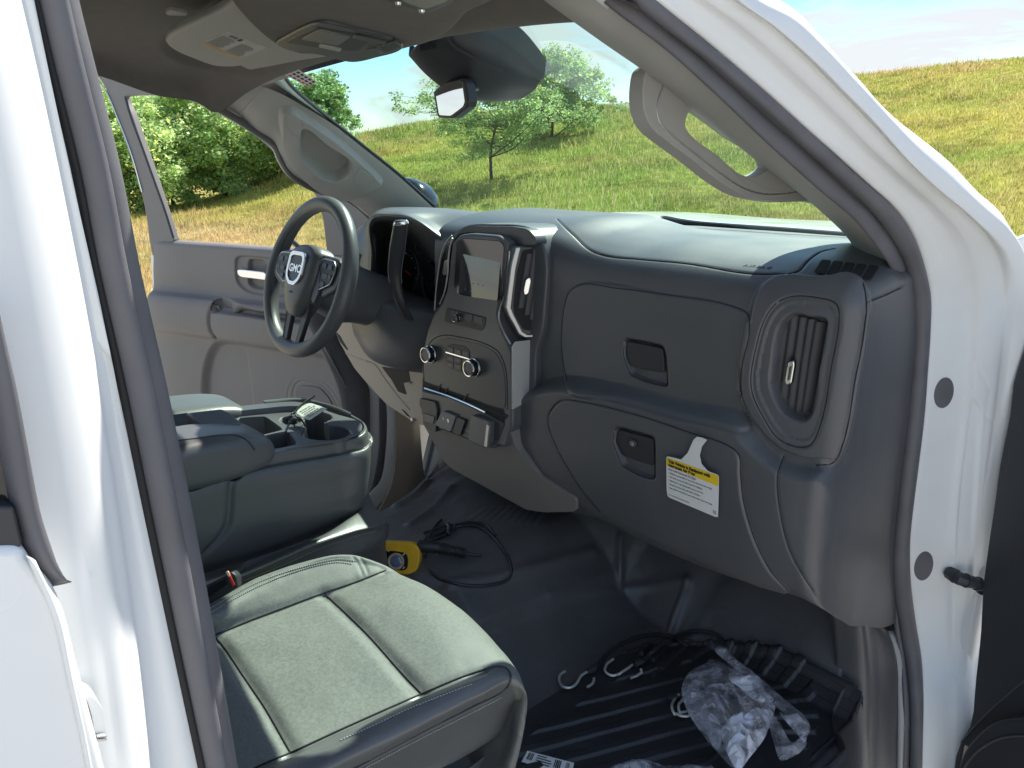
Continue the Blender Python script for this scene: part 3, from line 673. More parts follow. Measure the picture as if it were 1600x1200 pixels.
# =====================================================================
# DASHBOARD
# =====================================================================
def cpx(pts, x0, y0, s): return [(x0+a*s, y0+b*s) for a, b in pts]
def dash():
    prof = [(.62, 1.36), (.47, 1.366), (.36, 1.374), (.2, 1.378), (.11, 1.371), (.06, 1.360), (.028, 1.348), (.010, 1.330), (.002, 1.305), (0, 1.27), (0, 1.2), (0, 1.12), (0, 1.05), (0, 1.0), (.0, .93), (.004, .87), (.015, .82), (.034, .795), (.06, .787), (.12, .787), (.3, .80)]
    cols = [(-.17, -1, 0, .98), (-.10, -1, 0, .98), (0, -1, 0, .98), (.10, -1, 0, .90), (.14, -1, 0, .77), (.2, -1, 0, .765), (.3, -1, 0, .785), (.4, -1, 0, .80), (.5, -1, 0, .795), (.6, -1, 0, .795), (.7, -1, 0, .80), (.80, -1, 0, .815), (.84, .001, .001, .82), (.866, .010, .003, .815), (.879, .030, .008, .805), (.884, .065, .014, .79), (.886, .12, .02, .76), (.886, .20, .028, .72), (.885, .32, .035, .66), (.884, .46, .05, .62)]
    rows = []
    for y, z in prof:
        r = []
        for x, yo, dz, zb in cols:
            yy = y if yo < 0 else .5*(y+yo+math.sqrt((y-yo)**2+.00004))
            zz = z if z > 1.0 else 1.0-(1.0-z)/(1.0-.787)*(1.0-zb)
            k = 1 if z > 1.30 else (z-1.2)/.1 if z > 1.2 else 0
            hump = sstep((.36-abs(x))/.16)*.028*sstep((.50-y)/.15)*(1 if z > 1.3 else 0)
            r.append((x, yy, zz-dz*k+hump))
        rows.append(r)
    # finer rows before sculpting
    s = Surf(rows, 640, 640)
    w_ = sstep((s.px[..., 0]-1335)/25)*sstep((1440-s.px[..., 0])/10)*sstep((s.px[..., 1]-385)/15)*sstep((495-s.px[..., 1])/20)*(s.A[..., 1] < .3)
    for _ in range(70):
        B_ = s.A.copy(); B_[1:-1, 1:-1] = (s.A[:-2, 1:-1]+s.A[2:, 1:-1]+s.A[1:-1, :-2]+s.A[1:-1, 2:])/4; s.A = s.A+(B_-s.A)*w_[..., None]
    s.refresh()
    s.region([(887, 597), (962, 608), (1075, 638), (1172, 661), (1199, 690), (1225, 711), (1262, 726), (1305, 730), (1340, 760), (1370, 860), (1402, 985), (1400, 1060), (1250, 1000), (1060, 930), (930, 850), (878, 786), (835, 748), (800, 711), (789, 690), (786, 664), (789, 641), (800, 627), (840, 608)], .042, .034, vec=(0, -1, .0))
    s.refresh(); w_ = sstep((s.px[..., 0]-1235)/60)*sstep((s.px[..., 1]-880)/50)*(s.px[..., 1] < 1120)*(s.A[..., 1] < .5)
    for _ in range(60):
        B_ = s.A.copy(); B_[1:-1, 1:-1] = (s.A[:-2, 1:-1]+s.A[2:, 1:-1]+s.A[1:-1, :-2]+s.A[1:-1, 2:])/4; s.A = s.A+(B_-s.A)*w_[..., None]
    s.refresh()
    s.region([(1190, 455), (1215, 438), (1290, 440), (1338, 440), (1352, 460), (1349, 520), (1338, 590), (1318, 694), (1302, 722), (1262, 722), (1225, 708), (1192, 672), (1166, 620), (1164, 570), (1176, 500)], .020, .022)
    s.refresh()
    s.region([(906, 444), (1037, 459), (1150, 480), (1169, 491), (1171, 517), (1160, 570), (1157, 607), (1167, 636), (1172, 670), (1100, 660), (962, 625), (890, 615), (884, 596), (879, 560), (878, 517), (882, 480), (888, 458)], .0045, .007, lip=-.0022, lipw=.0022)
    lg = [(869, 634), (880, 625), (905, 627), (1000, 650), (1075, 675), (1142, 699), (1155, 712), (1157, 740), (1162, 785), (1182, 850), (1205, 893), (1233, 925), (1160, 905), (1075, 868), (960, 812), (938, 800), (906, 761), (866, 690), (857, 662), (860, 645)]
    s.refresh(); s.region(lg, .004, .006, lip=-.0022, lipw=.0024)
    s.groove([(1225, 712), (1215, 742), (1219, 800), (1234, 860), (1258, 905), (1276, 928)], .002, .0022)
    s.groove([(871, 342), (880, 352), (895, 366), (921, 390), (944, 399), (1000, 405), (1075, 412), (1169, 427), (1210, 428), (1247, 424), (1262, 408), (1281, 394), (1305, 388)], .0025, .0022)
    s.groove([(1349, 440), (1354, 472), (1350, 520), (1337, 590), (1316, 697), (1302, 724), (1275, 728)], .0026, .0024)
    s.groove([(1354, 473), (1380, 463), (1411, 449)], .0018, .002)
    s.refresh()
    # latch recesses
    s.region(rnd([(976, 529), (1036, 541), (1040, 556), (1043, 605), (1010, 597), (985, 586), (974, 556)], 5), -.014, .006)
    s.region(rnd([(962, 667), (1022, 683), (1023, 750), (1000, 744), (972, 728), (957, 690)], 5), -.014, .006)
    # vent bezel and pocket
    bz = [(1217, 471), (1240, 463), (1277, 465), (1306, 474), (1311, 487), (1300, 570), (1281, 667), (1266, 696), (1247, 699), (1217, 686), (1195, 656), (1174, 607), (1182, 540), (1199, 491)]
    s.region(bz, -.004, .005, lip=-.002, lipw=.002)
    bz2 = [(lerp(x, 1244, .11), lerp(y, 580, .085)) for x, y in bz]; s.region(bz2, -.003, .004)
    pk = [(1240, 491), (1262, 496), (1289, 501), (1288, 525), (1279, 570), (1259, 656), (1240, 654), (1221, 641), (1204, 600), (1208, 560), (1213, 525), (1221, 506)]
    s.refresh(); s.region(pk, -.028, .007)
    s.refresh()
    dsh = s.build('dashboard', M['soft'], TRUCK)
    s.seam([(886, 596), (879, 560), (878, 517), (882, 480), (890, 456), (906, 445), (960, 450), (1037, 460), (1150, 481), (1168, 491), (1171, 517), (1160, 570), (1157, 607), (1167, 640)], dsh, .0009)
    s.seam([(938, 800), (906, 761), (866, 690), (857, 662), (860, 643), (869, 630), (882, 625), (905, 627), (1000, 650), (1075, 675), (1142, 699), (1155, 712), (1157, 740), (1162, 785), (1182, 850), (1205, 893), (1233, 925)], dsh, .0010)
    s.seam([(1225, 712), (1215, 742), (1219, 800), (1234, 860), (1258, 905), (1272, 924)], dsh, .0008)
    s.seam([(871, 342), (880, 352), (895, 366), (921, 390), (944, 399), (1000, 405), (1075, 412), (1169, 427), (1210, 428), (1247, 424), (1262, 408), (1281, 394)], dsh, .0010)
    s.seam([(1349, 442), (1354, 472), (1350, 520), (1337, 590), (1316, 697), (1302, 723), (1275, 727)], dsh, .0011); s.seam([(1354, 473), (1380, 463), (1408, 450)], dsh, .0009)
    s.seam(bz, dsh, .0010, closed=True)
    for q in (rnd([(976, 529), (1036, 541), (1040, 556), (1043, 605), (1010, 597), (985, 586), (974, 556)], 5), rnd([(962, 667), (1022, 683), (1023, 750), (1000, 744), (972, 728), (957, 690)], 5)): s.seam([tuple(a) for a in q], dsh, .0009, closed=True)
    # latch handles
    plate('glove_box_latch', rnd([(979, 533), (1034, 544), (1036, 556), (1038, 583), (1008, 578), (984, 572), (978, 557)], 5), Plane(np.array([0, .0, 1])*0+np.array([s.hit(1010, 500)[0], s.hit(1010, 500)[1]+.003, s.hit(1010, 500)[2]]), (0, 1, .03)), M['black'], dsh, th=.006, bevel=.0015)
    hl_p = Plane(s.hit(990, 656)+np.array([0, .006, 0]), (0, 1, .03)); hl = plate('glove_box_latch', rnd([(965, 671), (1020, 686), (1021, 728), (1001, 722), (972, 712), (961, 691)], 5), Plane(s.hit(990, 656)+np.array([0, .006, 0]), (0, 1, .03)), M['black'], dsh, th=.006, bevel=.0015)
    c = hl_p.hit(989, 692, .001); lathe('lock_cylinder', c, (0, -1, -.1), [(0, .0085), (.002, .0085), (.003, .0075), (.0022, .006)], M['panel'], dsh, k=24)
    lathe('key_slot', c+np.array([0, -.0028, 0]), (0, -1, -.1), [(0, .0052), (.0008, .0050), (.0003, .003)], M['satin'], dsh, k=16)
    # outer vent
    V0 = s.hit(1245, 575); vp = Plane((V0[0], .012, V0[2]), (0, 1, .02))
    plate('vent_backing', [(lerp(x, 1244, .02), lerp(y, 575, .02)) for x, y in pk], Plane((V0[0], .0165, V0[2]), (0, 1, .02)), M['dark'], dsh, th=.002, bevel=0)
    def blade(top, bot, pl, w, parent, d=.012):
        A, B = pl.hit(*top), pl.hit(*bot); S = spline([A, (A+B)/2+np.array([0, -.0015, 0]), B], 12)
        side = np.array([.80, .60, 0]); nrm = np.array([.60, -.80, 0]); th = np.linspace(0, 2*np.pi, 12, endpoint=False)
        V, Fc = sweep_geo(S, np.tile(side, (12, 1)), np.tile(nrm, (12, 1)), np.stack([np.cos(th)*w, np.sin(th)*.0016], -1)); return link('vent_slat', V, Fc, M['black'], parent, sharp=60)
    sl_ = [((1221, 512), (1208, 596)), ((1232, 497), (1214, 622)), ((1245, 494), (1225, 642)), ((1259, 496), (1238, 650)), ((1272, 499), (1250, 653)), ((1284, 503), (1262, 645))]
    bl = []
    for a, b in sl_: bl.append(blade(a, b, vp, .0085, dsh))
    def tab(pts, pl, parent):
        return plate('vent_tab', rnd(pts, 4), pl, M['chrome'], parent, off=.006, th=.008, bevel=.002)
    tab([(1231, 566), (1240, 563), (1241, 570), (1236, 600), (1228, 603), (1226, 594)], Plane((V0[0], .0, V0[2]), (0, 1, .02)), dsh)
    plate('vent_tab_grip', rnd([(1233, 573), (1237, 571), (1233, 594), (1230, 595)], 2), Plane((V0[0], -.0075, V0[2]), (0, 1, .02)), M['panel'], dsh, th=.002, bevel=.0005)
    # defroster grille on the top right
    top = Plane(s.hit(1320, 420, .0012), (0, .12, 1))
    fr_ = spline([(1268, 424), (1285, 405), (1300, 402), (1362, 411), (1366, 420), (1352, 433), (1340, 435)], 40, closed=True)
    def slot(k):
        x0 = 1280+k*18.7; a = [(x0+4, 405+k*2.1), (x0+19, 407+k*2.1), (x0+7, 427+k*2.1), (x0-8, 425+k*2.1)]
        return rnd(a, 2.5, 3)
    for k in range(5): sq = slot(k); cq = np.mean(sq, 0); plate('defroster_slot', sq, Plane(s.hit(cq[0], cq[1], .0022), np.mean([s.nrm(cq[0]+a, cq[1]+b) for a in (-5, 0, 5) for b in (-6, 0, 6)], 0)), M['dark'], dsh, th=.001, bevel=0)
    # moulded lettering on the airbag cover (too small to read in the photo)
    q = s.hit(1184, 417, .0004)
    tx = bpy.data.curves.new('airbag_lettering', 'FONT'); tx.body = 'AIRBAG'; tx.size = .013; tx.extrude = .0003; tx.align_x = 'CENTER'; tx.align_y = 'CENTER'; tx.space_character = 1.2
    to = bpy.data.objects.new('airbag_lettering', tx); COL.objects.link(to); tx.materials.append(M['black'])
    n_ = Vector(s.nrm(1184, 417)); x_ = Vector((1, 0, 0)); x_ = (x_-n_*x_.dot(n_)).normalized(); y_ = n_.cross(x_); mw = Matrix((x_, y_, n_)).transposed().to_4x4(); mw.translation = Vector(q)-dsh.matrix_world.translation*0
    to.matrix_world = mw; bpy.context.view_layer.update()
    me = bpy.data.meshes.new_from_object(to.evaluated_get(bpy.context.evaluated_depsgraph_get())); me.transform(mw); bpy.data.objects.remove(to)
    o = bpy.data.objects.new('airbag_lettering', me); COL.objects.link(o); o.parent = dsh
    return s, dsh
DS, DASH = dash()

# ---------------- centre stack ----------------
SP = Plane((0, -.045, 1.0), (0, 1, -.10))      # face of the lower control panel
SB = Plane((0, -.058, 1.2), (0, 1, -.05))      # face of the screen surround
def text_mesh(s, pl_p, x_, y_, n_, size, matl, name, parent, ext=.0003, **kw):
    tx = bpy.data.curves.new(name, 'FONT'); tx.body = s; tx.size = size; tx.extrude = ext; tx.align_x = kw.pop('ax', 'CENTER'); tx.align_y = 'CENTER'
    sq = kw.pop('bold', 0); tx.offset = sq
    tx.space_line = kw.pop('line', 1.0)
    to = bpy.data.objects.new(name, tx); COL.objects.link(to); bpy.context.view_layer.update()
    me = bpy.data.meshes.new_from_object(to.evaluated_get(bpy.context.evaluated_depsgraph_get())); bpy.data.objects.remove(to)
    co = np.zeros(len(me.vertices)*3, np.float32); me.vertices.foreach_get('co', co); co = co.reshape(-1, 3)
    W_ = np.array(pl_p)+co[:, :1]*np.array(x_)+co[:, 1:2]*np.array(y_)+co[:, 2:3]*np.array(n_)
    Fc = [tuple(p.vertices) for p in me.polygons]; bpy.data.meshes.remove(me)
    return link(name, W_, Fc, matl, parent, smooth=False, **kw)
def stack():
    cs = empty_part = None
    # outer hood: outline swept back into the dash
    hood = [(677, 640), (677, 500), (680, 455), (687, 400), (702, 374), (718, 357), (732, 351), (770, 350), (818, 353), (836, 361), (845, 376), (852, 398), (854, 420), (851, 470), (846, 520), (838, 545), (829, 622), (800, 640), (760, 660)]
    HP = Plane((0, -.014, 1.2), (0, 1, -.03))
    body = plate('center_stack', [tuple(p) for p in spline(hood, 90, True)], HP, M['soft'], TRUCK, th=.10, bevel=.005, bseg=4, label='centre stack with touch screen, air vents and climate controls')
    # light metallic hood band over the screen, standing further out
    band = [(702, 396), (703, 388), (707, 372), (722, 357), (735, 353), (800, 354), (822, 357), (832, 364), (838, 374), (838, 383), (812, 384), (797, 377), (778, 366), (735, 362.5), (717, 365.5), (709, 376), (705, 395)]
    plate('stack_hood', [tuple(p) for p in rnd(band, 6, 4)], Plane((0, -.032, 1.2), (0, 1, -.04)), M['panel'], body, th=.03, bevel=.006, bseg=4)
    # screen surround: upper module + lower control panel as one shield-shaped face
    mod = [(706, 380), (717, 367), (735, 364.5), (778, 368), (790, 377), (793, 388), (790, 410), (785, 450), (779, 480), (777, 492), (783, 512), (794, 536), (800, 552), (801, 600), (800, 665), (790, 700), (756, 690), (700, 665), (657, 650), (657, 627), (658, 590), (660, 550), (667, 517), (677, 490), (690, 473), (697, 455), (700, 430)]
    mp_ = rnd(mod, 5, 4)
    P = []
    for x, y in mp_: P.append(SB.hit(x, y))
    P = np.array(P); m = prism('control_face', P, (0, .085, 0), M['plastic'], body, bevel=.006, bseg=4)
    # bright edge of the module
    for nm, pts in (('trim_line', [(707, 372), (702, 392), (699, 430), (694, 458), (687, 475)]), ('trim_line', [(796, 392), (791, 455), (781, 482), (779, 496), (786, 516), (798, 538)])):
        tube(nm, [SB.hit(x, y, .002) for x, y in spline(pts, 24)], .0019, M['satin'], body, k=8)
    # recessed screen
    so_ = rnd([(722, 388), (783, 394), (777, 470), (716, 461)], 3)
    gl = rnd([(713, 377), (722, 372), (781, 376), (788, 384), (781, 470), (716, 462), (709, 448)], 5)
    g = plate('screen_bezel', gl, SB, M['gloss'], body, off=.0015, th=.004, bevel=.0012)
    M['screen'] = mat('screen_glass', (.022, .026, .034), .04, coat=1.0, spec=.8)
    _d = ray(752, 428); _d = _d/np.linalg.norm(_d); _r = np.array([-1, -.85, .05]); _r = _r/np.linalg.norm(_r); SBT = Plane(SB.hit(752, 428, .0045), _r-_d); scr = plate('touch_screen', so_, SBT, M['screen'], body, off=0, th=.006, bevel=.0002)
    M['icon'] = mat('screen_icon', (.25, .28, .32), .4)
    for (x, y) in [(727, 452), (735, 455), (739, 443), (747, 444), (754, 446), (778, 399), (779, 406)]:
        c = SBT.hit(x, y, .0006); prism('screen_icon', disc_pts(c, SB.n, .0016, 10), SB.n*-.0004, M['icon'], body, bevel=0)
    # audio strip with its small knob
    st = rnd([(697, 481), (703, 482), (759, 496), (757, 510), (752, 517), (694, 503)], 3); plate('audio_strip', st, SB, M['black'], body, off=.0018, th=.004, bevel=.001)
    for a, b in ((705, 718), (726, 740), (741, 756)):
        yy = lambda x: 489+(x-705)*.245
        plate('audio_button', rnd([(a, yy(a)-5), (b-2, yy(b-2)-5), (b-3, yy(b-3)+6), (a-1, yy(a-1)+6)], 2), SB, M['panel'], body, off=.0028, th=.002, bevel=.0006)
    def knob(px, py, r, h, nm):
        c = SB.hit(px, py, .001); ax = -SB.n if np.dot(SB.n, CAM-SB.p) < 0 else SB.n
        k = lathe(nm, c, ax, [(0, r*1.12), (h*.25, r*1.12), (h*.3, r), (h*.85, r*.97), (h*.86, r*.6)], M['gloss'], body, k=36)
        lathe('knob_ring', c+ax*h*.1, ax, [(0, r*1.13), (.002, r*1.19), (.0045, r*1.15), (.005, r*1.08), (.0, r*1.08)], M['chrome'], k, k=40)
        lathe('knob_rim', c+ax*h*.80, ax, [(0, r*.99), (.002, r*1.04), (.0045, r*1.0), (.005, r*.86), (.001, r*.82)], M['chrome'], k, k=40)
        lathe('knob_face', c+ax*h*.84, ax, [(0, r*.84), (.0015, r*.82), (.0018, r*.3)], M['panel'], k, k=32)
        return k
    knob(717, 496.5, .0085, .012, 'volume_knob')
    # climate area
    cl = rnd([(662, 640), (662, 552), (674, 531), (692, 524), (760, 537), (783, 556), (792, 590), (793, 646), (782, 662), (770, 640)], 8)
    cl_ = spline([(663, 600), (663, 556), (675, 532), (692, 524), (720, 527), (755, 536), (778, 549), (789, 572), (793, 610), (793, 640)], 60)
    tube('panel_seam', [SB.hit(x, y, -.0002) for x, y in cl_], .0013, M['dark'], body, k=6)
    cp = rnd([(663, 594), (664, 558), (677, 534), (694, 527), (752, 538), (775, 551), (786, 573), (790, 612), (789, 640), (768, 634), (720, 616), (664, 596)], 8)
    plate('climate_panel', cp, SB, M['panel'], body, off=.0012, th=.003, bevel=.001)
    knob(675, 553, .0185, .022, 'climate_knob'); knob(743, 574, .0185, .022, 'climate_knob')
    kp = rnd([(697, 541), (707, 537), (726, 541), (734, 548), (734, 587), (696, 573)], 4); plate('climate_keypad', kp, SB, M['black'], body, off=.0022, th=.003, bevel=.0006)
    for r_, (ya, yb) in enumerate([(541, 549), (555, 562), (565, 573)]):
        for c_ in range(3):
            x0 = 698+c_*12; y0 = ya+c_*3.2; plate('climate_key', rnd([(x0, y0), (x0+10.5, y0+2.9), (x0+10, y0+2.9+(yb-ya)), (x0-.2, y0+(yb-ya))], 1.5), SB, M['panel'], body, off=.0034, th=.0016, bevel=.0004)
            q = SB.hit(x0+5, y0+5, .0037); prism('key_symbol', disc_pts(q, SB.n, .0013, 8), SB.n*-.0004, M['icon'], body, bevel=0)
    plate('bright_strip', [(696, 549), (733, 560), (733, 562.4), (696, 551.4)], SB, M['chrome'], body, off=.0046, th=.003, bevel=.0004)
    # storage slot, chrome line and switch row
    slot = rnd([(661, 588), (700, 592), (740, 612), (788, 640), (789, 662), (768, 656), (720, 640), (660, 612)], 5)
    plate('storage_slot', slot, SB, M['dark'], body, off=.0008, th=.002, bevel=.0004)
    plate('slot_floor', [(662, 606), (700, 618), (792, 650), (792, 668), (768, 662), (662, 620)], Plane((0, -.066, .98), (0, 1, .4)), M['black'], body, th=.006, bevel=.002)
    for a, b in (((684, 612), (688, 601)), ((695, 616), (699, 606)), ((724, 626), (730, 616))): tube('slot_rib', [SB.hit(*a, .003), SB.hit(*b, .003)], .0012, M['panel'], body, k=6)
    tube('bright_strip', [SB.hit(x, y, .007) for x, y in spline([(664, 606.5), (700, 618.5), (735, 633), (759, 644.5)], 16)], .0032, M['chrome'], body, k=8)
    return body
STACK = stack()
def stack_right_vent():
    """passenger side centre vent on the slanted right flank of the stack, bright frame, silver panel below"""
    A = SB.hit(800, 500, -.006); Bp = np.array([.208, .022, A[2]]); d = Bp-A; vp = Plane(A, (-d[1], d[0], 0)); global VPR; VPR = vp
    fl = rnd([(800, 384), (844, 384), (853, 400), (851, 470), (846, 524), (812, 528), (797, 500), (789, 480), (792, 430)], 6)
    f = plate('vent_flank', fl, vp, M['panel'], STACK, th=.03, bevel=.004)
    pk = rnd([(816, 391), (842, 387), (849, 398), (845, 460), (840, 517), (818, 516), (804, 492), (802, 478), (807, 430)], 5)
    plate('vent_backing', pk, vp, M['dark'], STACK, off=.001, th=.002, bevel=0)
    # silver bent frame
    o_ = [(806, 387), (814, 386), (806, 420), (801, 460), (798.5, 481), (803, 492), (816, 518), (824, 523), (840, 523), (840, 527), (820, 527.5), (811, 522), (796, 494), (791, 480), (794, 455), (799, 415)]
    plate('vent_frame', o_, vp, M['satin'], STACK, off=.006, th=.008, bevel=.0015)
    for a, b in (((828, 396), (814, 481)), ((838, 389), (824, 492)), ((846, 398), (832, 499)), ((850, 420), (841, 502))):
        P0, P1 = vp.hit(*a, .004), vp.hit(*b, .004); S = spline([P0, (P0+P1)/2-vp.n*.001, P1], 12); side = np.array([.5, .86, 0]); nr_ = np.array([.86, -.5, 0]); th = np.linspace(0, 2*np.pi, 12, endpoint=False)
        V, Fc = sweep_geo(S, np.tile(side, (12, 1)), np.tile(nr_, (12, 1)), np.stack([np.cos(th)*.008, np.sin(th)*.0022], -1)); link('vent_slat', V, Fc, M['black'], STACK, sharp=60)
    plate('vent_tab', rnd([(822, 436), (829, 433), (830, 440), (826, 459), (820, 462), (818, 455)], 3), vp, M['chrome'], STACK, off=.016, th=.006, bevel=.0015)
    # silver side panel
    sp_ = [(801, 542), (806, 534), (838, 530), (836, 560), (829, 625), (801, 640)]
    SBR = SB.hit(801, 600, .003); B2 = np.array([.19, -.010, SBR[2]]); d = B2-SBR; p2 = Plane(SBR, (-d[1], d[0], 0))
    plate('silver_side_panel', sp_, p2, mat('silver_paint', (.50, .49, .47), .42, spec=.7), STACK, off=.0, th=.004, bevel=.001)
stack_right_vent()
def stack_left_vent():
    vp = Plane((-.13, -.01, 1.25), (-.75, 1.0, 0)); 
    b = [(689, 405), (697, 383), (702, 378), (700, 400), (698, 430), (693, 458), (684, 476), (679, 482), (681, 452)]
    plate('vent_backing', rnd(b, 3), SB, M['gloss'], STACK, off=-.012, th=.01, bevel=.002)
    plate('vent_tab', rnd([(694, 408), (699, 405), (698, 418), (696, 430), (691, 428)], 2), SB, M['chrome'], STACK, off=.002, th=.006, bevel=.001)
    tube('trim_line', [SB.hit(x, y, -.004) for x, y in spline([(706, 368), (697, 379), (689, 399), (684, 430), (681, 455), (679, 485)], 20)], .0016, M['satin'], STACK, k=8)
stack_left_vent()
def lower_center():
    pts = [(658, 656), (664, 668), (694, 722), (706, 733), (748, 756), (822, 797), (850, 801), (900, 800), (900, 780), (845, 745), (806, 700), (797, 672), (780, 700), (740, 690), (700, 674), (672, 664)]
    pl = Plane(SB.hit(760, 680, -.012), (0, 1, .24))
    b = plate('lower_stack_panel', [tuple(p) for p in rnd(pts, 7, 4)], pl, M['doorpanel'], STACK, th=.12, bevel=.006, bseg=4)
    # switch pods under the chrome line
    f = Plane(SB.hit(720, 640, .004), (0, 1, .02))
    plate('switch_fascia', rnd([(660, 611), (706, 622), (762, 648), (788, 662), (786, 668), (776, 700), (762, 700), (740, 690), (700, 672), (682, 672), (664, 662), (657, 625)], 4), f, M['panel'], STACK, off=-.001, th=.02, bevel=.003)
    plate('switch_block', rnd([(655, 622), (680, 628), (683, 642), (681, 676), (665, 668), (660, 655), (659, 640), (655, 634)], 3), f, M['black'], STACK, off=.005, th=.02, bevel=.002)
    plate('switch_block', rnd([(660, 645), (679, 651), (677, 663), (662, 658)], 2), f, M['panel'], STACK, off=.007, th=.006, bevel=.001)
    plate('power_outlet', rnd([(691, 642), (712, 650), (704, 675), (679, 664)], 3), f, mat('outlet_cover', (.17, .18, .20), .45), STACK, off=.007, th=.014, bevel=.002)
    for x, y, r in ((692.5, 654, .0022), (700, 657.5, .0036)):
        c = f.hit(x, y, .0075); prism('outlet_port', disc_pts(c, f.n, r, 16), -f.n*.0006, M['chrome'], STACK, bevel=0); prism('outlet_port_opening', disc_pts(c, f.n, r*.62, 14)-f.n*-.0004, -f.n*.0006, M['dark'], STACK, bevel=0)
    plate('switch_block', rnd([(714, 652), (727, 657), (719, 681), (706, 676)], 2), f, M['black'], STACK, off=.005, th=.014, bevel=.002)
    plate('brake_controller', rnd([(736, 648), (765, 659), (763, 696), (758, 701), (731, 689)], 4), f, M['plastic'], STACK, off=.014, th=.035, bevel=.003)
    plate('bright_strip', rnd([(760, 663), (764, 665), (761, 699), (756, 698)], 1.5, 3), f, M['satin'], STACK, off=.017, th=.006, bevel=.001)
lower_center()

# =====================================================================
# CABIN: glass, pillars, headliner, driver side
# =====================================================================
def strip_plate(name, A, B, pl, n, matl, parent, off=0.0, th=.02, bevel=.002, closed=False, **kw):
    """band between two traced open edges on a plane, with thickness"""
    a = np.array([pl.hit(x, y, off) for x, y in spline(A, n)]); b = np.array([pl.hit(x, y, off) for x, y in spline(B, n)])
    V = np.concatenate([a, b, a-pl.n*th, b-pl.n*th]); F_ = []
    for i in range(n-1): F_ += [(i, i+1, n+i+1, n+i), (2*n+i, 3*n+i, 3*n+i+1, 2*n+i+1), (i, 2*n+i, 2*n+i+1, i+1), (n+i, n+i+1, 3*n+i+1, 3*n+i)]
    F_ += [(0, n, 3*n, 2*n), (n-1, 3*n-1, 4*n-1, 2*n-1)]
    o = link(name, V, F_, matl, parent, bevel=bevel, **kw); return fix_normals(o)
def hole_plate(name, outer, inner, pl, matl, parent, off=0, th=.02, n=72, bevel=.003, **kw):
    def rs(P, n):
        P = spline(P, 400, True); c = (P.max(0)+P.min(0))/2; an = np.arctan2(P[:, 1]-c[1], P[:, 0]-c[0]); k = np.argmin(np.abs(an)); P = np.roll(P, -k, 0)
        if np.mod(np.arctan2(P[20, 1]-c[1], P[20, 0]-c[0])-0, 2*np.pi) > np.pi: P = P[::-1]
        return P[np.linspace(0, 399, n, endpoint=False).astype(int)]
    o_, i_ = rs(outer, n), rs(inner, n)
    return ring(name, [pl.hit(*p, off) for p in o_], [pl.hit(*p, off) for p in i_], -pl.n*th, matl, parent, bevel, **kw)

# ---- windshield ----
def windshield():
    base = [(-.74, .40, 1.352), (-.5, .50, 1.36), (0, .56, 1.365), (.5, .50, 1.36), (.74, .40, 1.352)]
    mid = [(-.70, .10, 1.562), (-.5, .19, 1.578), (0, .31, 1.615), (.5, .19, 1.578), (.70, .10, 1.562)]
    top = [(-.63, -.22, 1.735), (-.42, -.16, 1.768), (0, -.10, 1.795), (.42, -.16, 1.768), (.63, -.22, 1.735)]
    s = Surf([base, mid, top], 24, 40); g = s.build('windshield', M['glass'], TRUCK)
    # dark printed border along the far pillar and the header
    L = spline([s.A[i, 0] for i in range(0, 24)], 40); n = np.array([0, -.6, -.8])
    for j, w in ((0, 3), (39, -3)):
        a = s.A[:, j]+n*.003; b = s.A[:, j+w//1 if abs(w) < 5 else j]+n*.003; b = a+(b-a)*.45
        link('glass_border', np.concatenate([a, b]), [(i, i+1, 24+i+1, 24+i) for i in range(23)], M['gloss'], g)
    a = s.A[23]+n*.003; b = s.A[22]*.8+s.A[21]*.2+n*.003; link('glass_border', np.concatenate([a, b]), [(i, i+1, 40+i+1, 40+i) for i in range(39)], M['gloss'], g)
    # registration style sticker in the far upper corner
    P = [s.hit(x, y, .003) for x, y in ((440, 112), (462, 104), (496, 126), (481, 134))]
    if all(p is not None for p in P):
        st = prism('windshield_sticker', P, n*.0004, mat('sticker_paper', (.75, .74, .72), .6), g, bevel=0)
        for r in range(3):
            for c in range(6):
                u0, u1 = (c+.18)/6, (c+.86)/6; v0, v1 = (r+.25)/3.2, (r+.85)/3.2
                f = lambda u, v: (1-v)*((1-u)*P[0]+u*P[3])+v*((1-u)*P[1]+u*P[2])+n*.0006
                link('printed_line', [f(u0, v0), f(u1, v0), f(u1, v1), f(u0, v1)], [(0, 1, 2, 3)], M['ink'] if r != 0 else mat('red_ink', (.5, .1, .06), .6), st, smooth=False)
    return s
WS = windshield()

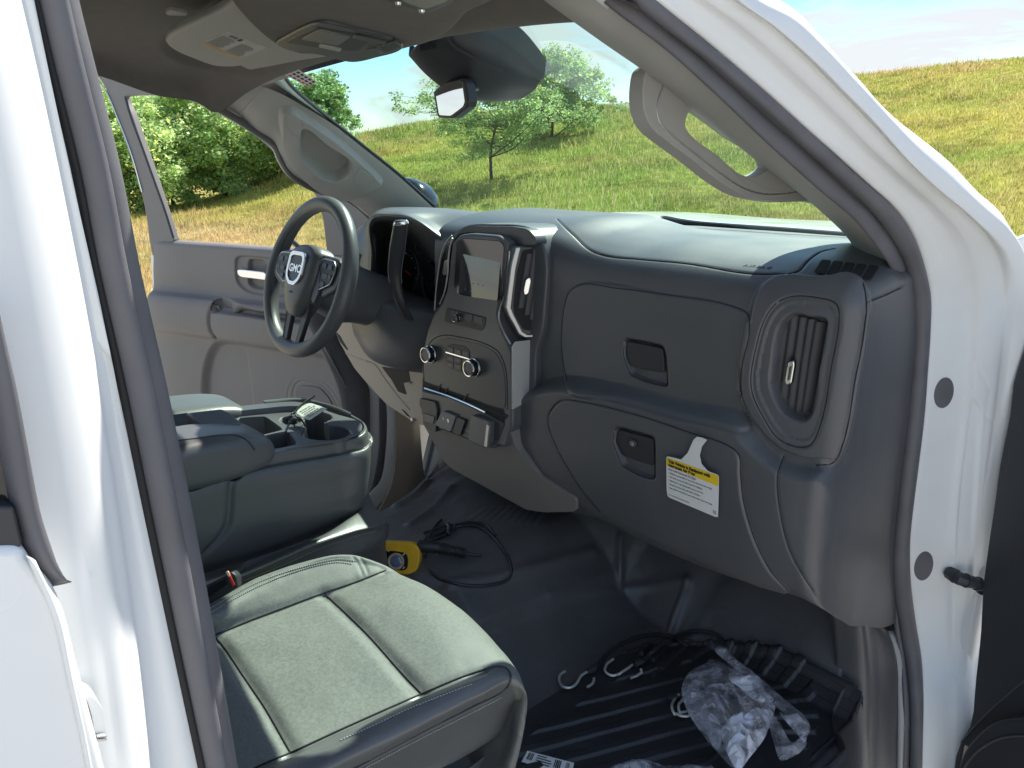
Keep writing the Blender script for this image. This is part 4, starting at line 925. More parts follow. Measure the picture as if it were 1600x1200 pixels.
# ---- far A pillar trim with grab handle ----
def far_pillar():
    Wl = [(412, 99, -.60), (425, 108, -.602), (436, 119, -.605), (447, 134, -.61), (494, 175, -.63), (556, 225, -.65), (619, 275, -.67), (678, 327, -.69), (705, 350, -.70)]
    Lw = [(340, 166, -.775), (368, 177, -.768), (400, 203, -.77), (427, 222, -.78), (436, 240, -.785), (452, 268, -.79), (500, 297, -.80), (544, 313, -.80), (580, 340, -.80), (605, 362, -.80)]
    A, B = path(Wl, 60), path(Lw, 60)
    rows = [A+np.array([-.005, .02, .006]), A, A+(B-A)*.06+np.array([.004, -.006, 0]), A+(B-A)*.3+np.array([.012, -.02, .0]), A+(B-A)*.65+np.array([.014, -.022, .0]), A+(B-A)*.93+np.array([.004, -.006, 0]), B, B+np.array([-.04, .01, 0])]
    s = Surf([list(r) for r in rows], 260, 420)
    hm = [(441, 170), (455, 167), (469, 175), (525, 216), (587, 272), (596, 283), (586, 291), (560, 301), (541, 306), (519, 303), (478, 277), (452, 243), (441, 205)]
    s.region(hm, .022, .012, lip=-.0015, lipw=.002); s.refresh()
    s.region([(475, 204), (512, 230), (549, 258), (548, 269), (527, 284), (509, 281), (488, 265), (472, 247), (470, 225)], -.045, .009); s.refresh()
    for c in ([(447, 182), (455, 175), (467, 182), (472, 190), (471, 214), (463, 212), (450, 199)], [(561, 262), (580, 274), (584, 283), (576, 290), (564, 292), (552, 284)]): s.groove(c+[c[0]], .0016, .0016)
    s.groove([(421, 121), (410, 138), (390, 162), (375, 178)], .002, .002)
    o = s.build('pillar_trim', M['trim'], TRUCK, thick=.006, label='far windshield pillar trim with its moulded grab handle')
    tube('windshield_gasket', A+np.array([.0, .012, .004]), .005, M['black'], TRUCK, k=8)
    # door opening seal on the far side
    S_ = path([(130, 104, -.735), (185, 113, -.735), (262, 131, -.745), (300, 149, -.75), (362, 181, -.765), (400, 205, -.775), (430, 228, -.785), (440, 250, -.79), (455, 272, -.795), (500, 299, -.805), (546, 312, -.81), (578, 338, -.815), (600, 375, -.82)], 80)
    tube('door_seal', S_, .009, M['rubber'], TRUCK, k=8)
    tube('door_seal', S_+np.array([-.02, .0, -.004]), .003, M['satin'], TRUCK, k=6)
far_pillar()

# ---- near A pillar trim and grab handle ----
WP = [(740, -94, .56), (800, -45, .575), (850, -2, .585), (905, 38, .60), (950, 70, .61), (1011, 112, .625), (1110, 190, .65), (1190, 254, .67), (1267, 313, .69), (1316, 358, .705), (1346, 400, .72)]
def near_pillar():
    A = path(WP, 80); B = path([(p[0]+6, p[1]-3, p[2]) for p in SI[:11]], 80)
    B = spline([_ax(p[0]+6, p[1]-4, 0, p[2]-.004) for p in SI[:11]], 80)
    rows = [A+np.array([.005, .03, .012]), A, A+(B-A)*.10+np.array([0, -.006, -.004]), A+(B-A)*.5+np.array([0, -.014, -.006]), A+(B-A)*.9+np.array([0, -.006, 0]), B]
    Surf([list(r) for r in rows], 40, 200).build('pillar_trim', M['trim'], TRUCK, thick=.006, label='near windshield pillar trim')
    P0, P1 = X(1011, 112, .635), X(1267, 313, .695); d = P1-P0; v = np.array([.0, -.35, -1.]); pl = Plane(P0, np.cross(d, v))
    outer = [(1011, 108), (1006, 128), (1005, 160), (1010, 183), (1022, 203), (1045, 222), (1080, 248), (1130, 287), (1160, 304), (1190, 312), (1225, 316), (1262, 314), (1290, 318), (1310, 322), (1250, 262), (1180, 205), (1110, 150), (1060, 112), (1030, 96)]
    inner = [(1073, 183), (1080, 171), (1090, 169), (1100, 174), (1150, 211), (1202, 248), (1206, 259), (1198, 267), (1176, 276), (1161, 274), (1120, 242), (1078, 209), (1071, 196)]
    g = hole_plate('grab_handle', outer, inner, pl, M['trim'], TRUCK, th=.030, n=110, bevel=.006, bseg=4, label='near grab handle on the windshield pillar')
    i2 = spline(inner, 80, True); ctr = i2.mean(0)
    tube('handle_seam', [pl.hit(x, y, .0006) for x, y in spline([(1036, 135), (1030, 150), (1026, 168), (1030, 190), (1046, 208), (1085, 240), (1135, 278), (1165, 296), (1200, 304), (1250, 300)], 40)], .0012, M['satin'], g, k=6)
near_pillar()

# ---- headliner ----
def headliner():
    S_ = [(128, 100, -.72), (185, 109, -.72), (262, 128, -.73), (300, 146, -.735), (362, 178, -.75), (375, 178, -.745)]
    def row(y, ze, zc, w, extra=0): return [(-w-.012, y, ze-.03), (-w, y, ze), (-w*.85, y, ze+(zc-ze)*.6), (-w*.5, y, zc), (0, y, zc+.005), (w*.5, y, zc), (w*.85, y, ze+(zc-ze)*.6), (w, y, ze)]
    e1, e2 = X(128, 100, -.72), X(300, 146, -.735)
    rows = [row(-2.2, 1.72, 1.78, .70), row(-1.2, 1.735, 1.80, .71), row(e1[1], e1[2]+.012, 1.80, .708), row(-.42, 1.718, 1.79, .715)]
    r = row(e2[1]-.0, e2[2]+.012, 1.775, .725); rows.append(r)
    rows.append([(-.745, -.265, 1.655), (-.68, -.235, 1.69), (-.61, -.215, 1.712), (-.37, -.20, 1.738), (0, -.195, 1.748), (.37, -.205, 1.738), (.56, -.235, 1.72), (.655, -.28, 1.70)])
    rows.append([(-.745, -.245, 1.665), (-.68, -.215, 1.70), (-.61, -.195, 1.722), (-.37, -.18, 1.748), (0, -.175, 1.758), (.37, -.185, 1.748), (.56, -.215, 1.73), (.655, -.26, 1.71)])
    s = Surf(rows, 160, 200)
    s.region([(340, -60), (330, 8), (300, 28), (262, 58), (256, 72), (285, 96), (340, 108), (420, 110), (440, 96), (520, 80), (640, 50), (640, -60)], -.014, .02)
    s.build('headliner', M['cloth'], TRUCK)
headliner()
def visor():
    vp = Plane(Z(340, 70, 1.735), (.05, -.25, -1.0))
    o_ = spline([(258, 66), (262, 58), (290, 42), (345, 16), (372, -4), (460, -40), (560, 20), (600, 68), (545, 84), (470, 96), (405, 108), (388, 110), (378, 104), (368, 105), (352, 105), (338, 104), (300, 91), (268, 76)], 90, True)
    v = plate('sun_visor', [tuple(p) for p in o_], vp, M['trim'], TRUCK, th=.018, bevel=.006, bseg=4)
    # warning label with heading symbol, text lines and an orange bottom edge
    q = [(356, 50), (416, 75), (375, 92), (316, 67)]
    q3 = [vp.hit(*p, .0006) for p in q]
    lb = prism('visor_label', q3, vp.n*-.0006, mat('label_paper', (.55, .53, .50), .7), v, bevel=0)
    f = lambda u, w: (1-w)*((1-u)*q3[0]+u*q3[1])+w*((1-u)*q3[3]+u*q3[2])+vp.n*.0005
    def bar(u0, u1, w0, w1, m, nm='printed_line'): link(nm, [f(u0, w0), f(u1, w0), f(u1, w1), f(u0, w1)], [(0, 1, 2, 3)], m, lb, smooth=False)
    M['oink'] = mat('orange_print', (.80, .36, .03), .6)
    bar(0, 1, .94, 1.0, M['oink']); bar(.13, .32, .06, .18, M['grey_ink']); bar(.36, .44, .05, .2, M['ink'], 'warning_symbol')
    R = np.random.default_rng(3)
    for i in range(9):
        w = .26+i*.073; bar(.04, .04+.40*R.uniform(.75, 1), w, w+.028, M['grey_ink']); bar(.53, .53+.42*R.uniform(.7, 1), w, w+.028, M['grey_ink'])
    # hinge clip above the visor
    plate('visor_clip', rnd([(258, 20), (266, 16), (294, 22), (290, 25), (262, 24)], 2), Plane(Z(270, 20, 1.775), (0, -.1, -1)), M['trim'], v, th=.006, bevel=.001)
visor()
def overhead():
    # moulded pod in the middle of the headliner
    rows = []
    # outline of the pod rim and its sunken centre, traced on its underside
    pl = Plane((0, -.30, 1.705), (.0, -.10, -1.0))
    rim = spline([(338, -90), (350, -10), (372, 22), (400, 52), (432, 76), (470, 92), (530, 98), (585, 96), (630, 82), (680, 68), (712, 48), (735, 24), (772, 6), (800, -18), (830, -70), (700, -140), (480, -140)], 120, True)
    P0 = np.array([pl.hit(x, y) for x, y in rim]); c = P0.mean(0); L = []
    up = np.array([0, 0, 1.])
    for sc, dz in [(1.10, .075), (1.07, .05), (1.03, .025), (1.0, .010), (.96, .003), (.90, .0), (.78, -.001), (.5, -.001), (.2, -.001), (.01, -.001)]:
        L.append(c+(P0-c)*sc+up*dz)
    V = np.concatenate(L); o = fix_normals(link('overhead_console', V, gridF(len(L), 120, True), M['cloth'], TRUCK, sharp=0))
    tr = spline([(431, 68), (440, 62), (490, 38), (502, 36), (560, 48), (622, 66), (631, 74), (626, 79), (590, 90), (560, 97), (545, 97), (500, 86), (445, 77)], 70, True)
    t = plate('console_bezel', [tuple(p) for p in tr], pl, M['panel'], o, off=.006, th=.012, bevel=.0025)
    def add(nm, pts, m, off=.009, th=.006, r=2, b=.001): return plate(nm, rnd(pts, r, 4), pl, m, o, off=off, th=th, bevel=b)
    add('console_recess', [(444, 67), (495, 42), (560, 54), (584, 60), (560, 80), (520, 78)], M['black'], .0068, .003, 5)
    add('map_lamp', [(470, 62), (498, 47), (548, 58), (528, 72)], mat('lamp_lens', (.16, .16, .15), .35), .009, .004, 4)
    add('console_button', [(555, 55), (604, 66), (600, 70), (550, 60)], M['panel'])
    add('console_button', [(590, 74), (616, 65), (628, 73), (603, 82)], M['black'])
    add('console_button', [(572, 80), (586, 76), (598, 84), (584, 88)], M['panel'])
    add('console_button', [(500, 70), (534, 78), (530, 81), (498, 74)], M['satin'], .010, .003, 1, .0005)
    # dome lamp cluster at the very top of the frame
    add('dome_lamp', [(585, -20), (600, 2), (640, 12), (668, 21), (706, 6), (715, -20)], M['panel'], .004, .006, 5)
    add('dome_lamp_lens', [(618, -20), (628, 2), (664, 15), (700, 2), (708, -20)], mat('dome_lens', (.30, .28, .24), .4), .008, .005, 5)
    for x, y in ((622, 4), (659, 16)):
        q = pl.hit(x, y, .009); lathe('lamp_stud', q, pl.n, [(0, .004), (.003, .003), (.004, .001)], M['chrome'], o, k=12)
overhead()
def sensor_housing():
    # black camera cover behind the mirror: ridge line, near flank and lower flank
    y_ = lambda P: [(_ax(p[0], p[1], 0, p[2])) for p in P]
    top = y_([(735, 28, .11), (770, 47, .11), (800, 70, .11), (825, 98, .10), (845, 126, .09)])
    mid = y_([(702, 55, .09), (740, 80, .10), (775, 98, .10), (810, 116, .095), (842, 130, .085)])
    low = y_([(655, 70, .03), (690, 92, .04), (730, 120, .05), (780, 140, .06), (835, 141, .07)])
    bot = y_([(640, 88, -.03), (668, 118, -.03), (705, 145, -.02), (760, 159, .0), (812, 156, .03)])
    far = y_([(640, 70, -.10), (668, 90, -.10), (710, 120, -.09), (760, 140, -.06), (815, 146, -.03)])
    s = Surf([[p+np.array([0, .03, .03]) for p in top], top, mid, low, bot, far], 120, 120)
    s.groove([(703, 56), (706, 66), (740, 88), (790, 112)], .002, .0022)
    h = s.build('sensor_housing', M['black'], TRUCK, thick=.003)
    gp = Plane(s.hit(668, 76, .003), s.nrm(668, 76))
    for k in range(7):
        x = 655+k*3.7; plate('grille_slot', [(x, 69+k*-.3), (x+1.9, 68.6-k*.3), (x+4.2, 80-k*.7), (x+2.3, 80.5-k*.7)], gp, M['dark'], h, off=.0006, th=.002, bevel=0)
    # rear view mirror
    _d = ray(705, 153); _d = _d/np.linalg.norm(_d); _r = np.array([-1, -.62, .065]); _r = _r/np.linalg.norm(_r); mpv = Plane(X(705, 153, .02), _r-_d)
    g_ = spline([(676, 143), (690, 129), (705, 124), (720, 122), (724, 128), (731, 158), (730, 168), (716, 180), (705, 184), (690, 184), (681, 180)], 60, True)
    mr = rnd([(676, 143), (693, 128), (722, 121), (727, 128), (732, 158), (729, 168), (706, 185), (683, 184)], 4)
    r = plate('rear_view_mirror', mr, mpv, M['black'], TRUCK, th=.025, bevel=.004, bseg=4)
    gi = rnd([(680, 144), (694, 131), (719, 125), (722, 129), (726, 158), (724, 166), (704, 181), (686, 180)], 3)
    M['mirror'] = mat('mirror_glass', (.85, .9, .92), .02, metal=1)
    plate('mirror_glass', gi, mpv, M['mirror'], r, off=.001, th=.003, bevel=.0004)
    a, b = mpv.hit(728, 140, -.02), X(762, 138, .02); S = spline([a, (a+b)/2+np.array([0, 0, .004]), b, b+np.array([0, .03, .035])], 14)
    tube('mirror_arm', S, [.011]*3+[.0085]*5+[.012]*6, M['black'], r, k=12)
sensor_housing()
# far door mirror seen through the windshield
def far_mirror():
    q = X(640, 288, -1.13); V = []; n = 14
    def ell(c, r): 
        th = np.linspace(0, 2*np.pi, 24, endpoint=False); return c+np.stack([np.cos(th)*r[0], 0*th, np.sin(th)*r[1]], -1)
    L = [ell(q+np.array([0, y, dz]), r) for y, r, dz in [(-.05, (.02, .02), 0), (-.05, (.11, .10), 0), (-.03, (.125, .115), 0), (.0, (.125, .115), 0), (.05, (.11, .10), 0), (.09, (.07, .07), 0), (.10, (.01, .01), 0)]]
    o = link('door_mirror', np.concatenate(L)+np.array([0, 0, -.09]), gridF(len(L), 24, True), M['gloss'], TRUCK, sharp=50); fix_normals(o)
far_mirror()
# hood and wiper in front of the windshield
def hood():
    rows = [[(-.92, .44, 1.28), (-.5, .56, 1.315), (0, .61, 1.325), (.5, .56, 1.315), (.92, .44, 1.29)], [(-.94, .9, 1.28), (-.5, .9, 1.335), (0, .9, 1.34), (.5, .9, 1.335), (.94, .9, 1.28)], [(-.94, 1.5, 1.24), (-.5, 1.5, 1.30), (0, 1.5, 1.30), (.5, 1.5, 1.30), (.94, 1.5, 1.24)], [(-.9, 1.9, 1.16), (-.5, 1.95, 1.2), (0, 1.96, 1.2), (.5, 1.95, 1.2), (.9, 1.9, 1.16)], [(-.9, 1.94, .9), (-.5, 2.0, .9), (0, 2.0, .9), (.5, 2.0, .9), (.9, 1.94, .9)]]
    Surf(rows, 60, 60).build('hood', M['paint'], TRUCK, thick=.01)
    for sx in (1, -1):
        b = MB(); V = [(sx*x, y, z) for x in (.93, 1.0) for y in (.42, 1.9) for z in (.2, 1.26)]; b.add(V, [(0, 1, 3, 2), (4, 6, 7, 5), (0, 4, 5, 1), (2, 3, 7, 6), (0, 2, 6, 4), (1, 5, 7, 3)])
        fix_normals(b.obj('fender', M['paint'], TRUCK, bevel=.02))
    P = [Z(995, 350, 1.372), Z(1012, 346, 1.376), Z(1040, 349, 1.376), Z(1100, 354, 1.374), Z(1200, 361, 1.372), Z(1330, 371, 1.368)]; P = [p+np.array([0, .06, .0]) for p in P]
    tube('wiper_arm', spline(P, 30), np.interp(np.linspace(0, 1, 30), [0, .05, .15, .3, 1], [.008, .012, .010, .006, .005]), M['black'], TRUCK, k=8)
hood()

# =====================================================================
# DRIVER SIDE: instrument hood, cluster, column, wheel, door, footwell
# =====================================================================
def yline(P): return [_ax(p[0], p[1], 1, p[2]) for p in P]
def brow():
    back = [(-.80, .2, 1.10), (-.80, .35, 1.25), (-.74, .44, 1.345), (-.5, .50, 1.352), (-.2, .50, 1.355), (.15, .45, 1.36)]
    bk2 = yline([(566, 440, .14), (567, 395, .14), (572, 352, .16)])+[np.array([-.50, .25, 1.392]), np.array([-.25, .28, 1.385]), np.array([.10, .24, 1.382])]
    cr2 = yline([(568, 440, .04), (569, 395, .04), (575, 345, .04), (596, 326.5, .05), (640, 325.5, .09), (690, 329, .13), (745, 338, .15), (800, 343, .18)])
    fr0 = yline([(574, 438, -.01), (576, 395, -.01), (576, 348, -.015), (585, 334, -.02), (606, 331, -.01), (640, 333, .0), (668, 343, .03), (700, 358, .05), (722, 368, .07)])
    fr1 = yline([(578, 436, -.028), (580, 395, -.028), (577, 353, -.03), (583, 341, -.035), (596, 337, -.035), (615, 337, -.035), (641, 341, -.03), (662, 352, -.02), (685, 370, .0), (712, 392, .02)])
    fr2 = yline([(583, 436, -.018), (584, 396, -.018), (580, 358, -.018), (586, 346, -.02), (598, 342, -.02), (616, 342, -.02), (640, 347, -.015), (659, 359, -.005), (680, 377, .01), (704, 402, .03)])
    fr3 = yline([(586, 436, .02), (587, 398, .02), (583, 362, .02), (588, 350, .015), (600, 346, .015), (617, 346, .015), (639, 351, .02), (656, 364, .03), (675, 382, .04), (700, 410, .05)])
    fr4 = yline([(592, 436, .07), (593, 400, .07), (590, 372, .07), (594, 359, .07), (604, 355, .07), (618, 355, .07), (636, 360, .07), (652, 372, .08), (668, 388, .08), (690, 414, .08)])
    fr5 = yline([(597, 436, .12), (598, 404, .12), (597, 380, .12), (602, 368, .12), (610, 364, .12), (622, 364, .12), (636, 370, .12), (648, 380, .12), (662, 394, .12), (685, 420, .12)])
    s = Surf([back, bk2, cr2, fr0, fr1, fr2, fr3, fr4, fr5], 160, 200)
    s.build('instrument_hood', M['soft'], TRUCK, thick=.003)
    # instrument cluster face
    cp = Plane((-.4, .118, 1.3), (0, 1, -.1))
    c = plate('instrument_cluster', rnd([(585, 360), (600, 350), (640, 352), (672, 376), (720, 410), (720, 500), (585, 500)], 5), cp, M['black'], TRUCK, th=.01, bevel=0)
    def ringp(nm, cx, cy, r, w, m, off=.006, ka=0, kb=360):
        q = cp.hit(cx, cy, off); th = np.radians(np.linspace(ka, kb, 48)); u = np.array([1, 0, 0.]); v = np.array([0, .1, 1.]); P = q+r*(np.cos(th)[:, None]*u+np.sin(th)[:, None]*v); tube(nm, P, w, m, c, k=8)
    ringp('gauge_ring', 634, 424, .062, .0026, M['panel'], .008); ringp('gauge_ring', 680, 440, .060, .0026, M['panel'], .008)
    ringp('gauge_ring', 673, 385, .020, .0018, M['satin'], .006); ringp('gauge_ring', 655, 385, .020, .0018, M['panel'], .006)
    lens = mat('cluster_lens', (.02, .02, .024), .05, coat=1)
    for x, y, r in ((634, 424, .058), (680, 440, .056)): prism('gauge_face', disc_pts(cp.hit(x, y, .004), cp.n, r, 40), -cp.n*.003, lens, c, bevel=0)
    red = mat('gauge_red', (.7, .03, .02), .5)
    for a in range(5):
        x, y = 632.5+a*1.9, 421.5+a*1.5; plate('redline_mark', [(x, y), (x+1.5, y+1), (x+1.1, y+3.4), (x-.4, y+2.4)], cp, red, c, off=.012, th=.001, bevel=0)
    for a in range(0, 26):
        th = rad(-50+a*11.2); q = cp.hit(634, 424, .0075)+.049*np.array([math.cos(th), 0, math.sin(th)]); tube('gauge_tick', [q, q+.006*np.array([math.cos(th), 0, math.sin(th)])], .0008, M['white'] if a % 3 == 0 else M['grey_ink'], c, k=4)
    # driver information display, glossy, beside the gauges
    plate('information_display', rnd([(657, 408), (672, 412), (680, 424), (682, 452), (664, 448)], 2), cp, M['screen'], c, off=.014, th=.004, bevel=.0005)
    # lower rounded bezel under the cluster that carries the column
    rows = [yline([(572, 425, .06), (600, 440, .10), (640, 455, .12), (690, 475, .12)]), yline([(566, 434, .0), (600, 446, .02), (640, 462, .02), (690, 480, .03)]),
            yline([(558, 452, -.07), (590, 470, -.08), (635, 490, -.05), (685, 500, -.02)]), yline([(552, 482, -.09), (590, 508, -.10), (635, 528, -.07), (682, 530, -.03)]),
            yline([(549, 503, -.08), (575, 540, -.09), (625, 562, -.07), (680, 566, -.03)]), yline([(552, 518, -.05), (574, 554, -.06), (620, 574, -.05), (680, 582, -.02)]), yline([(552, 522, .0), (575, 557, .0), (620, 576, .0), (680, 586, .02)])]
    Surf(rows, 70, 90).build('column_bezel', M['soft'], TRUCK, thick=.003)
    # side of the dash behind the wheel, with the outer vent
    rows = [yline([(555, 362, .05), (566, 352, .05), (577, 352, .03)]), yline([(553, 375, .02), (566, 370, .02), (582, 372, .0)]), yline([(552, 400, .0), (566, 398, .0), (582, 400, -.01)]), yline([(548, 440, .0), (562, 440, .0), (582, 440, -.01)]), yline([(540, 520, .03), (560, 520, .03), (585, 520, .02)])]
    Surf(rows, 30, 30).build('dash_end', M['plastic'], TRUCK, thick=.01)
    plate('vent_backing', [(552, 397), (561, 397), (560, 420), (552, 419)], Plane(Y(556, 405, -.004), (0, 1, 0)), M['dark'], TRUCK, th=.004, bevel=0)
brow()
def knee():
    kp = Plane((-.4, .0, .95), (0, 1, .22))
    o_ = [(518, 505), (524, 519), (530, 535), (539, 551), (554, 577), (576, 603), (604, 633), (641, 657), (648, 661), (664, 666), (672, 660), (680, 600), (670, 560), (600, 545), (560, 500)]
    k = plate('knee_panel', [tuple(p) for p in rnd(o_, 4, 3)], kp, M['tan'], TRUCK, th=.02, bevel=.006, bseg=4)
    sh = [(596, 573), (638, 579), (640, 590), (641, 597), (630, 599), (632, 606), (635, 617), (622, 612), (612, 594)]
    plate('service_opening', [tuple(p) for p in rnd(sh, 2, 3)], kp, M['dark'], k, off=.001, th=.002, bevel=0)
    plate('service_lip', rnd([(630, 599), (641, 597), (641, 600), (632, 601)], 1, 2), kp, M['tan'], k, off=.006, th=.006, bevel=.001)
    for p in ([(525, 519), (531, 525), (544, 547), (541, 546), (531, 534)], [(563, 560), (572, 564), (583, 568), (574, 566)], [(627, 639), (632, 642), (641, 652), (636, 650)]): plate('panel_gap', p, kp, M['dark'], k, off=.001, th=.002, bevel=0)
    c = kp.hit(645, 656, .004); lathe('panel_screw', c, -kp.n if False else (0, -1, -.2), [(0, .007), (.003, .007), (.005, .004)], M['satin'], k, k=16)
    tube('panel_crease', [kp.hit(x, y, .0005) for x, y in spline([(540, 552), (560, 560), (585, 569), (600, 590), (618, 614), (640, 640)], 24)], .0018, M['tan'], k, k=6)
knee()
def far_jamb():
    # footwell side, painted jamb strips and seal, at the far door opening
    def sl(L, R, h, m, nm, back=.01): return bead(nm, L, R, 40, h, m, TRUCK, k=12, back=back)
    sl([(452, 440, -.97), (476, 500, -.96), (500, 545, -.95), (524, 600, -.945), (533, 640, -.94), (538, 700, -.935), (545, 760, -.93), (552, 800, -.93)], [(515, 470, -.91), (530, 520, -.905), (556, 568, -.90), (576, 604, -.895), (578, 640, -.89), (577, 700, -.89), (572, 760, -.885), (565, 800, -.885)], .012, M['rubber'], 'door_seal')
    tube('seal_seam', path([(500, 530, -.925), (520, 566, -.925), (545, 615, -.92), (556, 660, -.915), (560, 740, -.91)], 30), .002, M['satin'], TRUCK, k=6)
    sl([(574, 590, -.90), (576, 640, -.90), (575, 700, -.90), (574, 750, -.90), (566, 788, -.90), (558, 820, -.9)], [(592, 590, -.885), (593, 640, -.885), (593, 700, -.885), (589, 745, -.885), (580, 790, -.885), (572, 830, -.885)], .004, M['paint_jamb'], 'door_jamb')
    sl([(592, 600, -.884), (593, 650, -.884), (592, 700, -.884), (584, 748, -.884), (574, 780, -.884)], [(600, 600, -.878), (605, 650, -.878), (603, 700, -.878), (596, 748, -.878), (582, 784, -.878)], .004, M['rubber'], 'door_seal')
    sl([(600, 600, -.878), (604, 650, -.878), (602, 700, -.878), (594, 748, -.878), (568, 782, -.878)], [(617, 600, -.865), (618, 665, -.865), (618, 710, -.865), (613, 755, -.865), (586, 800, -.87)], .003, M['paint_jamb'], 'door_jamb')
    for y in (667, 705):
        q = X(612, y, -.87); th = np.linspace(-2.4, 1.2, 18); tube('jamb_rib', np.array([q+np.array([.004, math.cos(a)*.012, math.sin(a)*.02]) for a in th]), .0015, M['paint_jamb'], TRUCK, k=6)
    # kick panel, dark footwell liner
    rows = [[X(612, 600, -.862), X(618, 670, -.862), X(617, 720, -.862), X(610, 760, -.862), X(590, 800, -.862)], [X(625, 600, -.855), X(632, 670, -.855), X(632, 720, -.855), X(626, 765, -.855), X(606, 805, -.855)], [X(640, 600, -.85), X(646, 670, -.85), X(648, 720, -.85), X(645, 760, -.85), X(628, 808, -.85)], [X(652, 600, -.86), X(656, 670, -.86), X(660, 720, -.86), X(662, 760, -.86), X(640, 812, -.86)]]
    Surf(rows, 30, 40).build('kick_panel', M['tan'], TRUCK, thick=.004)
far_jamb()

# ---- steering wheel ----
def wheel():
    c = np.array([-.372, -.237, 1.255]); t = rad(19.4); u = np.array([1, 0, 0.]); v = np.array([0, math.sin(t), math.cos(t)]); n = np.array([0, -math.cos(t), math.sin(t)]); Rr = .185
    W_ = lambda a, b, d=0: c+a*u+b*v+d*n
    wh = bpy.data.objects.new('steering_wheel', None)
    th = np.linspace(0, 2*np.pi, 120, endpoint=False); ph = np.linspace(0, 2*np.pi, 18, endpoint=False); V = []
    for a in th:
        rt = .0168+.0022*math.cos(2*a)**2; thick = 1.12
        flat = 1-.035*max(0, -math.sin(a))**6
        for p in ph: V.append(W_((Rr*flat+rt*math.cos(p))*math.cos(a), (Rr*flat+rt*math.cos(p))*math.sin(a), rt*thick*math.sin(p)))
    F_ = [tuple(f) for f in gridF(120, 18, True)]+[(119*18+j, 119*18+(j+1) % 18, (j+1) % 18, j) for j in range(18)]
    rim = link('steering_wheel', V, F_, M['leather'], TRUCK, sharp=0, label='black three spoke steering wheel'); fix_normals(rim)
    tube('rim_seam', [W_((Rr-.0155)*math.cos(a), (Rr-.0155)*math.sin(a), .0095) for a in th], .0011, M['panel'], rim, k=6, closed=True)
    # spokes
    def spoke(pts, h0, h1, m, nm, bev=.006): return prism(nm, [W_(a, b, h1) for a, b in rnd(pts, .012, 4)], -n*(h1-h0), m, rim, bevel=bev, bseg=4)
    spoke([(-.175, .030), (-.14, .058), (-.05, .062), (-.05, -.03), (-.10, -.040), (-.165, -.012)], -.004, .012, M['panel'], 'spoke')
    spoke([(.175, .030), (.14, .058), (.05, .062), (.05, -.03), (.10, -.040), (.165, -.012)], -.004, .012, M['panel'], 'spoke')
    for s in (1, -1):
        spoke([(s*.018, -.055), (s*.052, -.055), (s*.052, -.10), (s*.040, -.176), (s*.020, -.178), (s*.026, -.10)], -.004, .008, M['black'], 'spoke', .004)
        tube('spoke_edge', [W_(s*.050, -.05, .010), W_(s*.052, -.10, .009), W_(s*.040, -.172, .008)], .0012, M['panel'], rim, k=6)
    # hub
    hub = [(-.066, .060), (-.04, .074), (.04, .074), (.066, .060), (.072, .02), (.062, -.03), (.040, -.075), (.018, -.096), (-.018, -.096), (-.040, -.075), (-.062, -.03), (-.072, .02)]
    hs = spline(hub, 60, True); L = []
    for sc, h in [(1.0, -.02), (1.02, .008), (.99, .020), (.92, .028), (.78, .033), (.5, .036), (.2, .037), (.01, .037)]: L.append(np.array([W_(a*sc, (b+.01)*sc-.01, h) for a, b in hs]))
    hb = fix_normals(link('hub', np.concatenate(L), gridF(len(L), 60, True), M['leather'], rim, sharp=0))
    e_o = rnd([(-.040, .046), (-.030, .056), (.030, .056), (.040, .046), (.040, .004), (.034, -.012), (.014, -.026), (-.014, -.026), (-.034, -.012), (-.040, .004)], .007, 4)
    e_i = [(a*.75, (b-.014)*.77+.014) for a, b in e_o]
    ring('emblem_frame', [W_(a, b, .042) for a, b in e_o], [W_(a, b, .042) for a, b in e_i], -n*.006, M['chrome'], hb, bevel=.0012)
    prism('emblem_plate', [W_(a, b, .039) for a, b in e_i], -n*.004, M['panel'], hb, bevel=0)
    text_mesh('GMC', W_(0, .014, .0395), u, v, n, .026, M['chrome'], 'emblem_letters', hb, ext=.0008, bold=.0006)
    # switch pads
    for s in (-1, 1):
        pp = rnd([(s*.150, .034), (s*.135, .050), (s*.080, .052), (s*.068, .030), (s*.072, -.012), (s*.090, -.024), (s*.140, -.004)], .008, 4)
        prism('switch_pad', [W_(a, b, .017) for a, b in pp], -n*.01, M['black'], rim, bevel=.002)
        tube('pad_edge', [W_(a, b, .0165) for a, b in pp], .0013, M['satin'], rim, k=6, closed=True)
        for a, b, w in ((s*.125, .034, .010), (s*.098, .036, .010), (s*.110, .012, .013), (s*.132, .012, .007), (s*.105, -.008, .010)):
            prism('switch_button', [W_(a+x, b+y, .0195) for x, y in rnd([(-w, -.006), (w, -.006), (w, .006), (-w, .006)], .003, 3)], -n*.004, M['panel'], rim, bevel=.0008)
    prism('hub_badge', [W_(x, y-.043, .0375) for x, y in rnd([(-.008, -.0025), (.008, -.0025), (.008, .0025), (-.008, .0025)], .001, 2)], -n*.001, M['ink'], hb, bevel=0)
    prism('spoke_trim', [W_(a, b, .018) for a, b in rnd([(.062, .03), (.085, .02), (.098, -.03), (.088, -.058), (.070, -.05), (.066, -.01)], .006, 4)], -n*.008, M['panel'], rim, bevel=.003)
    # column shroud and stalk
    sh = []
